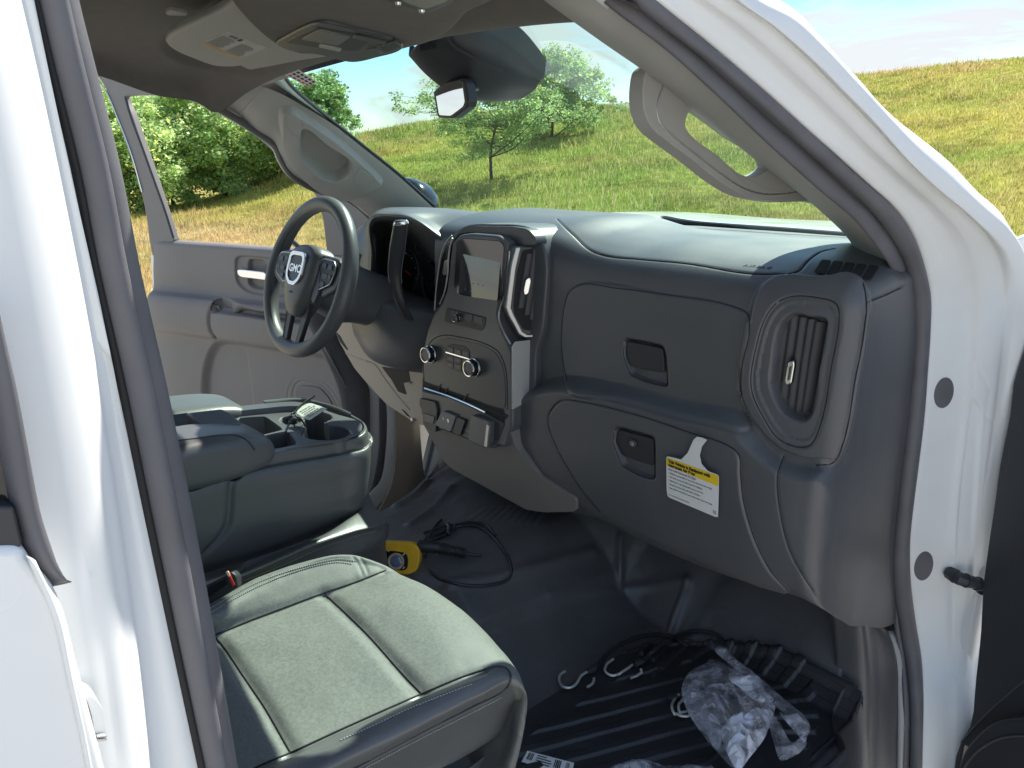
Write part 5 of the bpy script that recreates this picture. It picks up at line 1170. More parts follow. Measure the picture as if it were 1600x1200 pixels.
    for d, r1, r2, dz in [(.0, .052, .05, 0), (-.03, .075, .070, -.002), (-.07, .085, .075, -.008), (-.10, .088, .078, -.012), (-.13, .082, .072, -.012), (-.22, .075, .068, -.014)]:
        tt = np.linspace(0, 2*np.pi, 40, endpoint=False); sh.append(np.array([W_(r1*np.sign(math.cos(a))*abs(math.cos(a))**.7, r2*np.sign(math.sin(a))*abs(math.sin(a))**.7+dz, d) for a in tt]))
    col = fix_normals(link('steering_column', np.concatenate(sh), [tuple(f) for f in gridF(len(sh), 40, True)]+[tuple(range(40))], M['plastic'], TRUCK, sharp=45))
    tube('turn_stalk', [W_(-.07, .03, -.06), W_(-.12, .055, -.055), W_(-.20, .085, -.04)], [.009, .008, .007], M['black'], col, k=12)
    # gear lever rising on the right of the column
    P = [Y(640, 500, -.06), Y(625, 470, -.09), Y(617, 430, -.10), Y(620, 395, -.105), Y(626, 352, -.11)]
    S = spline(P, 30); r = np.interp(np.linspace(0, 1, 30), [0, .3, .55, .8, 1], [.011, .013, .016, .0175, .0155]); side = np.array([.64, .77, 0]); nr_ = np.array([.77, -.64, 0]); tt = np.linspace(0, 2*np.pi, 20, endpoint=False); V = []
    for p, q in zip(S, r): V.append(p+q*(np.cos(tt)[:, None]*side+.62*np.sin(tt)[:, None]*nr_))
    gl = fix_normals(link('gear_lever', np.concatenate(V), [tuple(f) for f in gridF(30, 20, True)]+[tuple(range(20)), tuple(range(580, 600))], M['black'], TRUCK, sharp=50))
    e = S[-1]; d = S[-1]-S[-2]; d /= np.linalg.norm(d); cap = []
    for h, k in [(0, 1.06), (.004, 1.08), (.010, 1.0), (.013, .8), (.014, .01)]: cap.append(e+d*h+nr_*(-.002 if h > .008 else 0)+.0165*k*(np.cos(tt)[:, None]*side+.62*np.sin(tt)[:, None]*nr_))
    fix_normals(link('lever_cap', np.concatenate(cap), gridF(5, 20, True), M['chrome'], gl, sharp=50))
    for sg in (-1, 1): tube('lever_edge', [S[i]+sg*r[i]*side*1.0 for i in range(12, 30)], .0013, M['satin'], gl, k=6)
    b = X(563, 440, -.26)
wheel()

# ---- far door, open ----
def far_door():
    H = np.array([-.95, .40, 0]); D = np.array([-1.09, -.464, 0]); D /= np.linalg.norm(D); pl = Plane(H, (-D[1], D[0], 0)); n = pl.n
    if np.dot(n, CAM-H) < 0: n = -n
    h = lambda x, y, off=0: pl.hit(x, y, off if np.dot(pl.n, CAM-H) > 0 else -off)
    sg = 1 if np.dot(pl.n, CAM-H) > 0 else -1
    rowsp = [(246, 373, 396, -.035), (242, 375, 399, -.015), (240, 380, 404, .0), (240, 390, 414, .003), (239.5, 420, 450, .003), (239, 452, 486, .003), (236, 456, 492, .02), (232, 460, 498, .045), (229.5, 468, 508, .056), (229, 485, 530, .060), (230, 502, 552, .058), (234, 512, 566, .045), (237, 517, 574, .018), (239, 524, 584, .012), (241, 560, 630, .012), (244, 620, 700, .012), (252, 700, 800, .012), (262, 800, 920, .012)]
    rows = []
    for xl, yl, yr, off in rowsp:
        rows.append([h(xl+2, yl, off-.03), h(xl, yl, off-.012), h(xl+2, yl+.2, off), h(xl+90, yl+(yr-yl)*.25, off), h(xl+180, yl+(yr-yl)*.52, off), h(xl+270, yl+(yr-yl)*.76, off), h(xl+350, yr, off)])
    s = Surf(rows, 420, 460)
    s.region([(352, 466), (372, 476), (392, 484), (430, 489), (560, 505), (560, 517), (480, 507), (416, 499), (345, 489), (330, 487), (336, 470)], -.05, .010); s.refresh()
    s.groove([(345, 468), (334, 476), (327, 490), (326, 505), (330, 520), (338, 530)], .012, .008)
    s.refresh(); s.region([(336, 540), (378, 546), (386, 580), (386, 720), (338, 700)], -.028, .035)
    hr = [(367, 404), (374, 399), (400, 401), (437, 405), (520, 415), (520, 470), (450, 464), (405, 461), (386, 457), (372, 446), (367, 432)]
    s.refresh(); s.region(rnd(hr, 6), -.012, .006, lip=.002, lipw=.003)
    s.refresh(); s.region(rnd([(388, 405), (412, 407), (420, 420), (424, 452), (400, 452), (388, 445)], 5), -.02, .006)
    # speaker cover outline
    s.refresh(); s.groove([(458, 640), (458, 610), (466, 597), (500, 600), (518, 618), (530, 645), (534, 680)], .003, .003); s.groove([(450, 640), (451, 606), (460, 593), (503, 595), (524, 616), (538, 648)], .002, .002)
    s.refresh()
    d = s.build('front_door', M['doorpanel'], TRUCK, thick=.003, label='far front door, swung open onto the meadow')
    plate('speaker_cover', [tuple(p) for p in rnd([(462, 640), (462, 612), (468, 602), (498, 605), (514, 622), (528, 655), (532, 720), (462, 720)], 6)], pl, M['plastic'], d, off=.016*sg, th=.004*sg, bevel=.001)
    # handle
    lv = rnd([(370, 421), (378, 421), (412, 425), (416, 429), (416, 438), (408, 437), (376, 433), (371, 429)], 3); prism('door_handle', [h(x, y, .012) for x, y in lv], -n*.014, M['chrome'], d, bevel=.003, bseg=4)
    prism('lock_button', disc_pts(h(428, 416, -.004), n, .006, 16), -n*.004, M['satin'], d, bevel=.0005)
    # window frame
    def strip(nm, A, B, off, th, m, nn_=60, bev=.004):
        a = np.array([h(x, y, off) for x, y in spline(A, nn_)]); b = np.array([h(x, y, off) for x, y in spline(B, nn_)]); V = np.concatenate([a, b, a-n*th, b-n*th]); k = nn_; F_ = []
        for i in range(k-1): F_ += [(i, i+1, k+i+1, k+i), (2*k+i, 3*k+i, 3*k+i+1, 2*k+i+1), (i, 2*k+i, 2*k+i+1, i+1), (k+i, k+i+1, 3*k+i+1, 3*k+i)]
        F_ += [(0, k, 3*k, 2*k), (k-1, 3*k-1, 4*k-1, 2*k-1)]; return fix_normals(link(nm, V, F_, m, d, bevel=bev))
    strip('window_frame', [(238, 400), (234, 380), (226, 325), (209, 262), (190, 207), (172, 155), (160, 130), (147, 113)], [(272, 376), (262, 345), (242, 285), (220, 222), (204, 176), (197, 160), (193, 148), (170, 108)], .0, .03, M['doorpanel'])
    strip('window_frame', [(150, 113), (190, 110), (260, 116), (330, 132), (400, 170), (450, 205), (500, 250), (540, 300), (562, 345), (575, 400)], [(190, 151), (215, 148.5), (250, 150), (300, 159), (350, 183), (400, 214), (437, 246), (470, 277), (496, 312), (511, 396)], .001, .03, M['doorpanel'])
    tube('window_channel', [h(x, y, .004) for x, y in spline([(196, 152), (204, 180), (220, 224), (243, 288), (258, 330), (271, 372)], 40)], .005, M['black'], d, k=8)
    tube('window_channel', [h(x, y, .003) for x, y in spline([(150, 122), (164, 140), (184, 185), (205, 240), (222, 300)], 30)], .0035, M['chrome'], d, k=6)
    tube('frame_ridge', [h(x, y, .004) for x, y in spline([(172, 118), (200, 122), (232, 124), (262, 131), (320, 142)], 30)], .006, M['dark'], d, k=8)
    prism('mirror_triangle', [h(x, y, .003) for x, y in [(494, 300), (500, 325), (505, 345), (512, 398), (580, 402), (580, 330), (540, 290)]], -n*.012, M['doorpanel'], d, bevel=.002)
    # painted outer skin
    zt = 1.20; A0 = h(243, 400, -.06); P = [H-n*.07+np.array([0, 0, .45]), H-n*.07+np.array([0, 0, zt]), np.array([A0[0], A0[1], zt])+D*.012, np.array([A0[0], A0[1], .45])+D*.012]
    prism('door_skin', P, -n*.02, M['paint'], d, bevel=.006)
    strip('door_edge', [(235.5, 398), (236.5, 420), (238, 440), (238, 462)], [(242, 398), (243, 420), (244, 440), (244, 462)], -.02, .045, M['paint'], 12, .002)
far_door()

# =====================================================================
# SEATS, CONSOLE, FLOOR
# =====================================================================
def stitches(s, pts, parent, off=0.0, n=60, name='stitching', r=.0007, ln=.55, m=None):
    b = MB(); P = spline(pts, n*4); H_ = [s.hit(x, y, .0006) for x, y in P]
    for i in range(0, len(H_)-4, 4):
        a, c = H_[i], H_[i+2]
        if a is None or c is None or np.linalg.norm(c-a) > .03: continue
        V, Fc = tube_geo(np.array([a, (a+c)/2+s.nrm(*P[i+1])*.0006, a+(c-a)*1.15]), r, 5); b.add(V, Fc)
    if b.V: b.obj(name, m or M['thread'], parent, sharp=0)
def seat():
    zz = lambda P: [Z(*p) for p in P]
    def ln(P, tail, head):
        P = zz(P); r0 = P[0]; return [r0+np.array([0, -.62, -.05])+np.array(head), r0+np.array([0, -.30, -.03])+np.array(head)*.5]+P+[P[-1]+np.array(t) for t in tail]
    T = [(0.004, .018, -.022), (.0, .018, -.07), (-.002, .0, -.13), (0, -.03, -.17)]
    rows = [ln([(322, 975, .86), (400, 950, .86), (480, 925, .86), (545, 908, .86), (585, 900, .86), (600, 897, .86)], [(0, .01, -.02), (0, .01, -.03), (0, .0, -.06), (0, -.02, -.09)], (0, 0, 0)),
            ln([(320, 957, .945), (400, 912, .945), (480, 884, .95), (545, 873, .945), (590, 884, .93), (610, 893, .915)], [(0, .01, -.02), (0, .01, -.06), (0, .0, -.11), (0, -.02, -.14)], (0, 0, 0)),
            ln([(322, 948, .966), (400, 904, .972), (480, 877, .976), (545, 867, .97), (592, 880, .955), (616, 893, .94)], T, (0, 0, .01)),
            ln([(321, 968, .966), (395, 928, .968), (465, 897, .97), (520, 880, .968), (570, 884, .958), (614, 894, .945)], T, (0, 0, .01)),
            ln([(320, 999, .945), (382, 973, .946), (445, 949, .948), (507, 926, .950), (554, 910, .952), (620, 897, .948)], T, (0, 0, 0)),
            ln([(300, 1040, .944), (360, 1010, .946), (425, 1000, .95), (530, 955, .955), (600, 930, .960), (662, 915, .952)], T, (0, 0, 0)),
            ln([(330, 1090, .942), (385, 1060, .944), (470, 1032, .950), (570, 985, .957), (650, 950, .965), (722, 957, .953)], T, (0, 0, 0)),
            ln([(370, 1140, .942), (415, 1108, .944), (520, 1070, .950), (615, 1035, .957), (700, 1000, .965), (766, 1004, .953)], T, (0, 0, 0)),
            ln([(407, 1196, .945), (454, 1176, .946), (539, 1137, .948), (659, 1084, .952), (730, 1055, .957), (787, 1034, .950)], T, (0, 0, 0)),
            ln([(428, 1212, .966), (500, 1178, .968), (585, 1138, .970), (680, 1094, .970), (745, 1068, .966), (796, 1056, .950)], T, (.0, 0, .01)),
            ln([(450, 1232, .965), (534, 1188, .965), (620, 1148, .965), (705, 1106, .963), (755, 1083, .957), (799, 1066, .942)], T, (.0, 0, .01)),
            ln([(480, 1240, .940), (556, 1200, .938), (664, 1142, .935), (740, 1103, .932), (786, 1079, .930), (802, 1072, .926)], [(0.003, .010, -.02), (.0, .012, -.06), (.0, .0, -.11), (0, -.02, -.15)], (.0, 0, 0)),
            ln([(520, 1252, .885), (610, 1205, .882), (700, 1158, .880), (765, 1122, .880), (795, 1104, .880), (805, 1098, .876)], [(0.0, .008, -.012), (.0, .008, -.03), (.0, .0, -.07), (0, -.02, -.11)], (0, 0, 0)),
            ln([(560, 1260, .845), (664, 1200, .842), (757, 1160, .838), (785, 1140, .838), (797, 1126, .838), (803, 1118, .838)], [(0.0, .004, -.008), (.0, .003, -.02), (.0, .0, -.05), (0, -.02, -.09)], (0, 0, 0)),
            ln([(560, 1275, .83), (660, 1215, .828), (750, 1168, .826), (780, 1147, .826), (793, 1133, .826), (799, 1126, .826)], [(-.01, .0, -.006), (-.01, .0, -.01), (-.01, .0, -.03), (-.01, -.02, -.07)], (-.02, 0, 0))]
    s = Surf(rows, 300, 520)
    # soften: cushion crown between the seams, then sew the seams
    for p, d, w in (([(280, 1016), (320, 999), (382, 973), (445, 949), (507, 926), (554, 910), (601, 892)], .006, .008), ([(330, 990), (338, 997), (382, 1059), (414, 1106), (454, 1176)], .006, .009), ([(507, 927), (570, 987), (632, 1056), (659, 1084)], .006, .009),
                    ([(380, 1210), (407, 1196), (454, 1176), (539, 1137), (659, 1084), (726, 1056), (757, 1046)], .005, .007)):
        s.groove(p, d, w); s.groove(p, d*.55, .0022)
    s.groove([(757, 1046), (775, 1041), (790, 1043), (798, 1054), (796, 1068), (786, 1080), (742, 1103), (664, 1142), (556, 1200), (500, 1232)], .0022, .0024)
    s.groove([(748, 1044), (752, 1050), (751, 1058)], .0012, .002); s.groove([(755, 1042), (759, 1048), (758, 1055)], .0012, .002)
    s.groove([(560, 868), (568, 880), (574, 893), (577, 903)], .0018, .002); s.groove([(552, 870), (560, 882), (566, 896), (568, 905)], .0018, .002)
    # gentle cushion wear
    A = s.A; s.A = A+s.N*(.0022*(fbm(A[..., 0]*14, A[..., 1]*14, 5)-.47)*2)[..., None]
    s.refresh(); o = s.build('passenger_seat', [M['perf'], M['leather']], TRUCK, thick=.003, label='near front seat cushion in black leather, sunlit pale on top, with stitched side bolsters')
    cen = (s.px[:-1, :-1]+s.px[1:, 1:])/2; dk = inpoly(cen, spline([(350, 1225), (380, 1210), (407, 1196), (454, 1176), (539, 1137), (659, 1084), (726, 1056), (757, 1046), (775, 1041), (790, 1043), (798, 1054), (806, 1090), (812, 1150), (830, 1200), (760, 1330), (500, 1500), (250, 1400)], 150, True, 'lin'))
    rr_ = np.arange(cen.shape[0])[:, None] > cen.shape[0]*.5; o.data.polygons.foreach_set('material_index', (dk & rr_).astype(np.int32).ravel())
    for q in ([(280, 1016), (320, 999), (382, 973), (445, 949), (507, 926), (554, 910), (603, 891)], [(330, 990), (338, 997), (382, 1059), (414, 1106), (454, 1176)], [(507, 927), (570, 987), (632, 1056), (659, 1084)], [(380, 1210), (407, 1196), (454, 1176), (539, 1137), (659, 1084), (726, 1056), (757, 1046)]): s.seam(q, o, .0012)
    s.seam([(757, 1046), (775, 1041), (790, 1043), (798, 1054), (796, 1068), (786, 1080), (742, 1103), (664, 1142), (556, 1200), (500, 1232)], o, .0013, m=M['black'])
    stitches(s, [(322, 955), (400, 912), (480, 884), (530, 874), (560, 878)], o, n=70); stitches(s, [(321, 963), (397, 920), (472, 890), (525, 879), (553, 882)], o, n=70)
    stitches(s, [(532, 1158), (585, 1134), (640, 1108), (695, 1086), (742, 1068)], o, n=46); stitches(s, [(556, 1206), (664, 1149), (742, 1110), (788, 1086)], o, n=60)
    # second tier under the cushion: padded valance, then the plastic seat base
    zz_ = lambda P: [Z(*p) for p in P]
    r0 = zz_([(560, 1300, .80), (680, 1232, .80), (755, 1185, .80), (790, 1150, .81), (801, 1124, .82), (795, 1112, .82), (770, 1090, .82)])
    r1 = zz_([(570, 1310, .79), (690, 1240, .785), (765, 1190, .785), (797, 1156, .79), (806, 1132, .80), (799, 1115, .80), (770, 1092, .80)])
    r2 = zz_([(570, 1340, .74), (690, 1275, .735), (768, 1222, .735), (800, 1185, .735), (808, 1158, .735), (800, 1140, .735), (770, 1110, .735)])
    r3 = zz_([(560, 1400, .66), (680, 1330, .66), (765, 1275, .66), (797, 1240, .66), (805, 1210, .66), (796, 1180, .66), (770, 1150, .66)])
    r4 = zz_([(550, 1470, .57), (670, 1400, .57), (760, 1330, .57), (790, 1290, .57), (797, 1262, .57), (790, 1230, .57), (760, 1200, .57)])
    Surf([r0, r1, r2, r3, r4], 60, 100).build('seat_base', M['leather'], TRUCK, thick=.003, label='padded lower front of the near seat')
    # seat backs behind the pillar
    for x0, nm in ((.61, 'passenger_seat_back'), (-.40, 'driver_seat_back')):
        L = []
        for z, w, d, yy in [(.86, .20, .05, -1.26), (.90, .25, .08, -1.27), (1.1, .26, .09, -1.32), (1.35, .25, .08, -1.40), (1.5, .20, .06, -1.45), (1.54, .12, .03, -1.47)]:
            th = np.linspace(0, 2*np.pi, 40, endpoint=False); L.append(np.stack([x0+w*np.sign(np.cos(th))*np.abs(np.cos(th))**.5, yy+d*np.sign(np.sin(th))*np.abs(np.sin(th))**.6, z+0*th], -1))
        fix_normals(link(nm, np.concatenate(L), [tuple(f) for f in gridF(6, 40, True)]+[tuple(range(200, 240)), tuple(range(40))], M['leather'], TRUCK, sharp=0))
    L = []
    for z, w, d in [(.70, .20, .28), (.86, .25, .32), (.915, .26, .33), (.935, .24, .31), (.94, .1, .2)]:
        th = np.linspace(0, 2*np.pi, 40, endpoint=False); L.append(np.stack([-.42+w*np.sign(np.cos(th))*np.abs(np.cos(th))**.45, -.93+d*np.sign(np.sin(th))*np.abs(np.sin(th))**.45, z+0*th], -1))
    fix_normals(link('driver_seat_cushion', np.concatenate(L), [tuple(f) for f in gridF(5, 40, True)]+[tuple(range(160, 200))], M['leather'], TRUCK, sharp=0))
    return s
SEAT = seat()
def console():
    xx = lambda P, x: [X(p[0], p[1], x if len(p) < 3 else p[2]) for p in P]
    dxy = np.array([0, -.75, 0])
    def side(P, wrap, drop=0):
        P = [np.array(p) for p in P]; return [P[0]+np.array([0, -.5, -.02]), P[0]+np.array([0, -.25, -.01])]+P+wrap
    # side shell: band top edge, band bottom edge, body, bottom edge, wrapping round the front
    def wrap(e, z): e = np.array(e); return [np.array([e[0]-.012, e[1]+.018, z]), np.array([e[0]-.05, e[1]+.038, z]), np.array([e[0]-.12, e[1]+.045, z]), np.array([e[0]-.20, e[1]+.038, z]), np.array([e[0]-.27, e[1]+.01, z]), np.array([e[0]-.30, e[1]-.05, z])]
    r = []
    def row(P, x): Q = xx(P, x); return side(Q, wrap(Q[-1], Q[-1][2]+.002))
    r.append(row([(330, 724), (406, 709.5), (465, 698.5), (532, 687), (560, 678)], .188))
    r.append(row([(330, 726), (406, 712), (465, 701), (532, 689.5), (564, 681)], .197))
    r.append(row([(330, 744), (378, 734), (442, 722), (532, 706), (568, 696)], .199))
    r.append(row([(330, 748), (378, 737), (442, 725.5), (532, 709), (570, 699)], .198))
    r.append(row([(330, 750), (378, 739), (442, 727.5), (532, 711), (571, 701)], .207))
    r.append(row([(330, 758), (380, 747), (442, 735), (532, 718), (571, 707)], .212))
    r.append(row([(325, 800), (400, 780), (470, 765), (532, 752), (570, 740)], .213))
    r.append(row([(318, 860), (400, 828), (470, 806), (532, 788), (566, 772)], .213))
    r.append(row([(314, 884), (400, 860), (480, 830), (532, 808), (562, 793)], .205))
    r.append(row([(312, 893), (400, 867), (480, 837), (532, 814), (560, 798)], .19))
    r.append(row([(316, 898), (400, 872), (480, 842), (530, 820), (556, 804)], .14))
    s = Surf(r, 260, 420)
    s.groove([(312, 875), (326, 860), (343, 842), (356, 820), (360, 790), (362, 762), (366, 746)], .006, .006)
    s.region([(290, 742), (365, 736), (382, 727), (378, 742), (366, 752), (360, 748), (290, 764)], -.02, .006)
    s.refresh(); c = s.build('center_console', M['leather'], TRUCK, thick=.004, label='folded down middle seat serving as centre console with cup holders')
    # tray top
    zt = 1.056
    e = [Z(530, 652, zt), Z(547, 660, zt), Z(558, 668, zt), Z(562, 675, zt)]
    far = [Z(x, y, zt+.012) for x, y in ((300, 645), (355, 637), (409, 631), (465, 628))]+[Z(500, 637, zt+.006), Z(522, 647, zt)]
    near = [Z(x, y, zt) for x, y in ((250, 742), (330, 725), (406, 710), (465, 699), (532, 687.5), (560, 678.5))]
    rows = []
    for t in np.linspace(0, 1, 7): rows.append([np.array(a)*(1-t)+np.array(b)*t+np.array([0, .03*math.sin(math.pi*t)*k/5, -.004*math.sin(math.pi*t)]) for k, (a, b) in enumerate(zip(far, near))])
    t_ = Surf(rows, 420, 520)
    t_.wells([([(300, 654), (355, 645), (405, 639), (466, 635), (496, 640), (512, 652), (500, 664), (440, 676), (409, 682), (372, 690), (300, 700)], .010, .004)]); t_.refresh()
    th = np.linspace(0, 2*np.pi, 30, endpoint=False)
    th1 = [(508+37*math.cos(a), 677+10.5*math.sin(a)) for a in th]; th2 = [(455+15*math.cos(a), 657+5.5*math.sin(a)) for a in th]; th3 = [(496+21*math.cos(a), 653+7.5*math.sin(a)) for a in th]
    for q, k in ((th1, 1.15), (th3, 1.15), (th2, 1.25)):
        c0 = np.mean(q, 0); t_.wells([([tuple(c0+(np.array(p)-c0)*k) for p in q], .0022, .0025)])
    t_.refresh()
    t_.wells([(th1, .085, .0035), (th3, .085, .0035), (th2, .03, .0035), ([(480, 655), (500, 657), (514, 668), (500, 672), (484, 672), (474, 662)], .085, .0035),
              (rnd([(371, 654), (413, 651), (441, 671), (410, 679), (395, 684)], 2), .07, .0035), (rnd([(411, 681), (449, 674), (463, 694), (415, 703)], 2), .07, .0035)])
    t_.refresh(); t_.build('cup_holder_tray', M['plastic'], c, thick=.002)
    # padded armrest lids: near one with a rounded nose, far one behind it, and the smooth slot between
    def pad(P_out, z0, z1, n, nm, m, label=None, piping=True):
        pass
    def lid(nm, sx0, sx1, y0, yf, zb, zt_, nose):
        """rounded cushion from y0 (rear) to yf (front)"""
        rows_ = []; w = sx1-sx0; cx = (sx0+sx1)/2
        ths = np.linspace(0, 2*np.pi, 48, endpoint=False)
        for t in np.concatenate([np.linspace(0, .8, 14), .8+.2*np.sin(np.linspace(0, np.pi/2, 14)[1:])]):
            y = lerp(y0, yf, t); k = 1 if t < .8 else math.sqrt(max(0, 1-((t-.8)/.2)**2)); k = max(k, .02)
            zc = (zb+zt_)/2-nose*(t-.6 if t > .6 else 0)*.03; hh = (zt_-zb)/2*(k**.55); ww = w/2*(.80+.20*k)
            rows_.append(np.stack([cx+ww*np.sign(np.cos(ths))*np.abs(np.cos(ths))**.38, y+0*ths, zc+hh*np.sign(np.sin(ths))*np.abs(np.sin(ths))**.55], -1))
        V = np.concatenate(rows_); nr = len(rows_); return fix_normals(link(nm, V, [tuple(f) for f in gridF(nr, 48, True)]+[tuple(range(48)), tuple(range((nr-1)*48, nr*48))], M['leather'], c, sharp=0))
    l1 = lid('armrest_lid', .095, .222, -1.25, -.615, 1.038, 1.122, 1)
    lid('armrest_lid', -.18, -.03, -1.25, -.55, 1.02, 1.098, 1)
    q = [Z(262, 662, 1.116), Z(300, 644, 1.116), Z(352, 640, 1.116), Z(378, 658, 1.112), Z(372, 664, 1.108), Z(290, 668, 1.112)]
    prism('slot_panel', [Z(290, 645, 1.122), Z(346, 638, 1.122), Z(360, 645, 1.116), Z(377, 660, 1.105), Z(314, 664, 1.112)], (0, 0, -.05), mat('smooth_slot_plastic', (.17, .18, .20), .35), c, bevel=.003)
    prism('slot_well', [Z(240, 652, 1.10), Z(292, 645, 1.10), Z(316, 664, 1.10), Z(240, 675, 1.10)], (0, 0, -.004), M['dark'], c, bevel=0)
    # piping on the lid
    pts = [(262, 690), (300, 686), (345, 680), (372, 681), (388, 690), (398, 703)]
    L_ = []
    bv = BVHTree.FromPolygons([Vector(v.co) for v in l1.data.vertices], [tuple(p.vertices) for p in l1.data.polygons])
    for x, y in spline(pts, 40):
        h_ = bv.ray_cast(Vector(CAM), Vector(ray(x, y)).normalized())
        if h_[0] is not None: L_.append(np.array(h_[0]))
    if len(L_) > 5: tube('piping', L_, .0016, M['black'], l1, k=6)
    # cushion under the console: middle seat base seen below it
    zz = lambda P: [Z(*p) for p in P]
    rows = [zz([(300, 930, .90), (400, 880, .90), (480, 846, .90), (540, 815, .90), (566, 790, .90), (575, 770, .90)]), zz([(300, 925, .92), (405, 885, .915), (500, 842, .91), (560, 806, .905), (582, 800, .89), (588, 794, .88)]),
            zz([(310, 930, .915), (400, 893, .91), (500, 850, .905), (555, 830, .90), (595, 820, .885), (604, 814, .87)]), zz([(312, 933, .905), (400, 896, .90), (500, 854, .895), (555, 834, .89), (597, 823, .875), (607, 820, .86)]),
            zz([(314, 950, .87), (400, 912, .865), (500, 880, .86), (560, 862, .855), (598, 840, .85), (608, 826, .84)]), zz([(316, 965, .85), (400, 935, .845), (500, 895, .84), (560, 872, .835), (596, 851, .835), (606, 840, .83)]),
            zz([(316, 975, .83), (400, 945, .825), (500, 900, .82), (560, 876, .82), (594, 856, .82), (603, 846, .82)]), zz([(316, 1030, .74), (400, 1000, .74), (500, 960, .74), (570, 930, .72), (600, 900, .72), (606, 880, .72)])]
    b = Surf(rows, 160, 240); b.groove([(420, 888), (500, 853), (555, 833), (597, 822)], .002, .0024); b.groove([(500, 898), (560, 874), (590, 858), (602, 847)], .002, .003); b.refresh()
    mo = b.build('middle_seat_cushion', M['leather'], TRUCK, thick=.003); stitches(b, [(380, 907), (430, 887), (500, 857), (555, 838), (590, 829)], mo, n=54)
    # seat belt buckle beside the near seat
    pl = Plane(Z(340, 915, .955), (-.6, .5, -.3)); bk = plate('seat_belt_buckle', rnd([(300, 925), (362, 893), (370, 900), (372, 918), (320, 948), (300, 950)], 4), pl, M['black'], TRUCK, th=.02, bevel=.003)
    plate('buckle_face', rnd([(318, 925), (352, 903), (357, 912), (324, 935)], 3), pl, M['gloss'], bk, off=.002, th=.002, bevel=.0005)
    plate('buckle_button', rnd([(353, 894), (357, 893), (367, 914), (363, 917)], 1, 2), pl, mat('buckle_red', (.65, .05, .03), .4, coat=.3), bk, off=.0025, th=.004, bevel=.0006); plate('buckle_tip', rnd([(352, 894), (356, 892), (360, 900), (357, 902)], 1, 2), pl, mat('buckle_tip', (.85, .7, .5), .5), bk, off=.003, th=.003, bevel=.0005)
console()

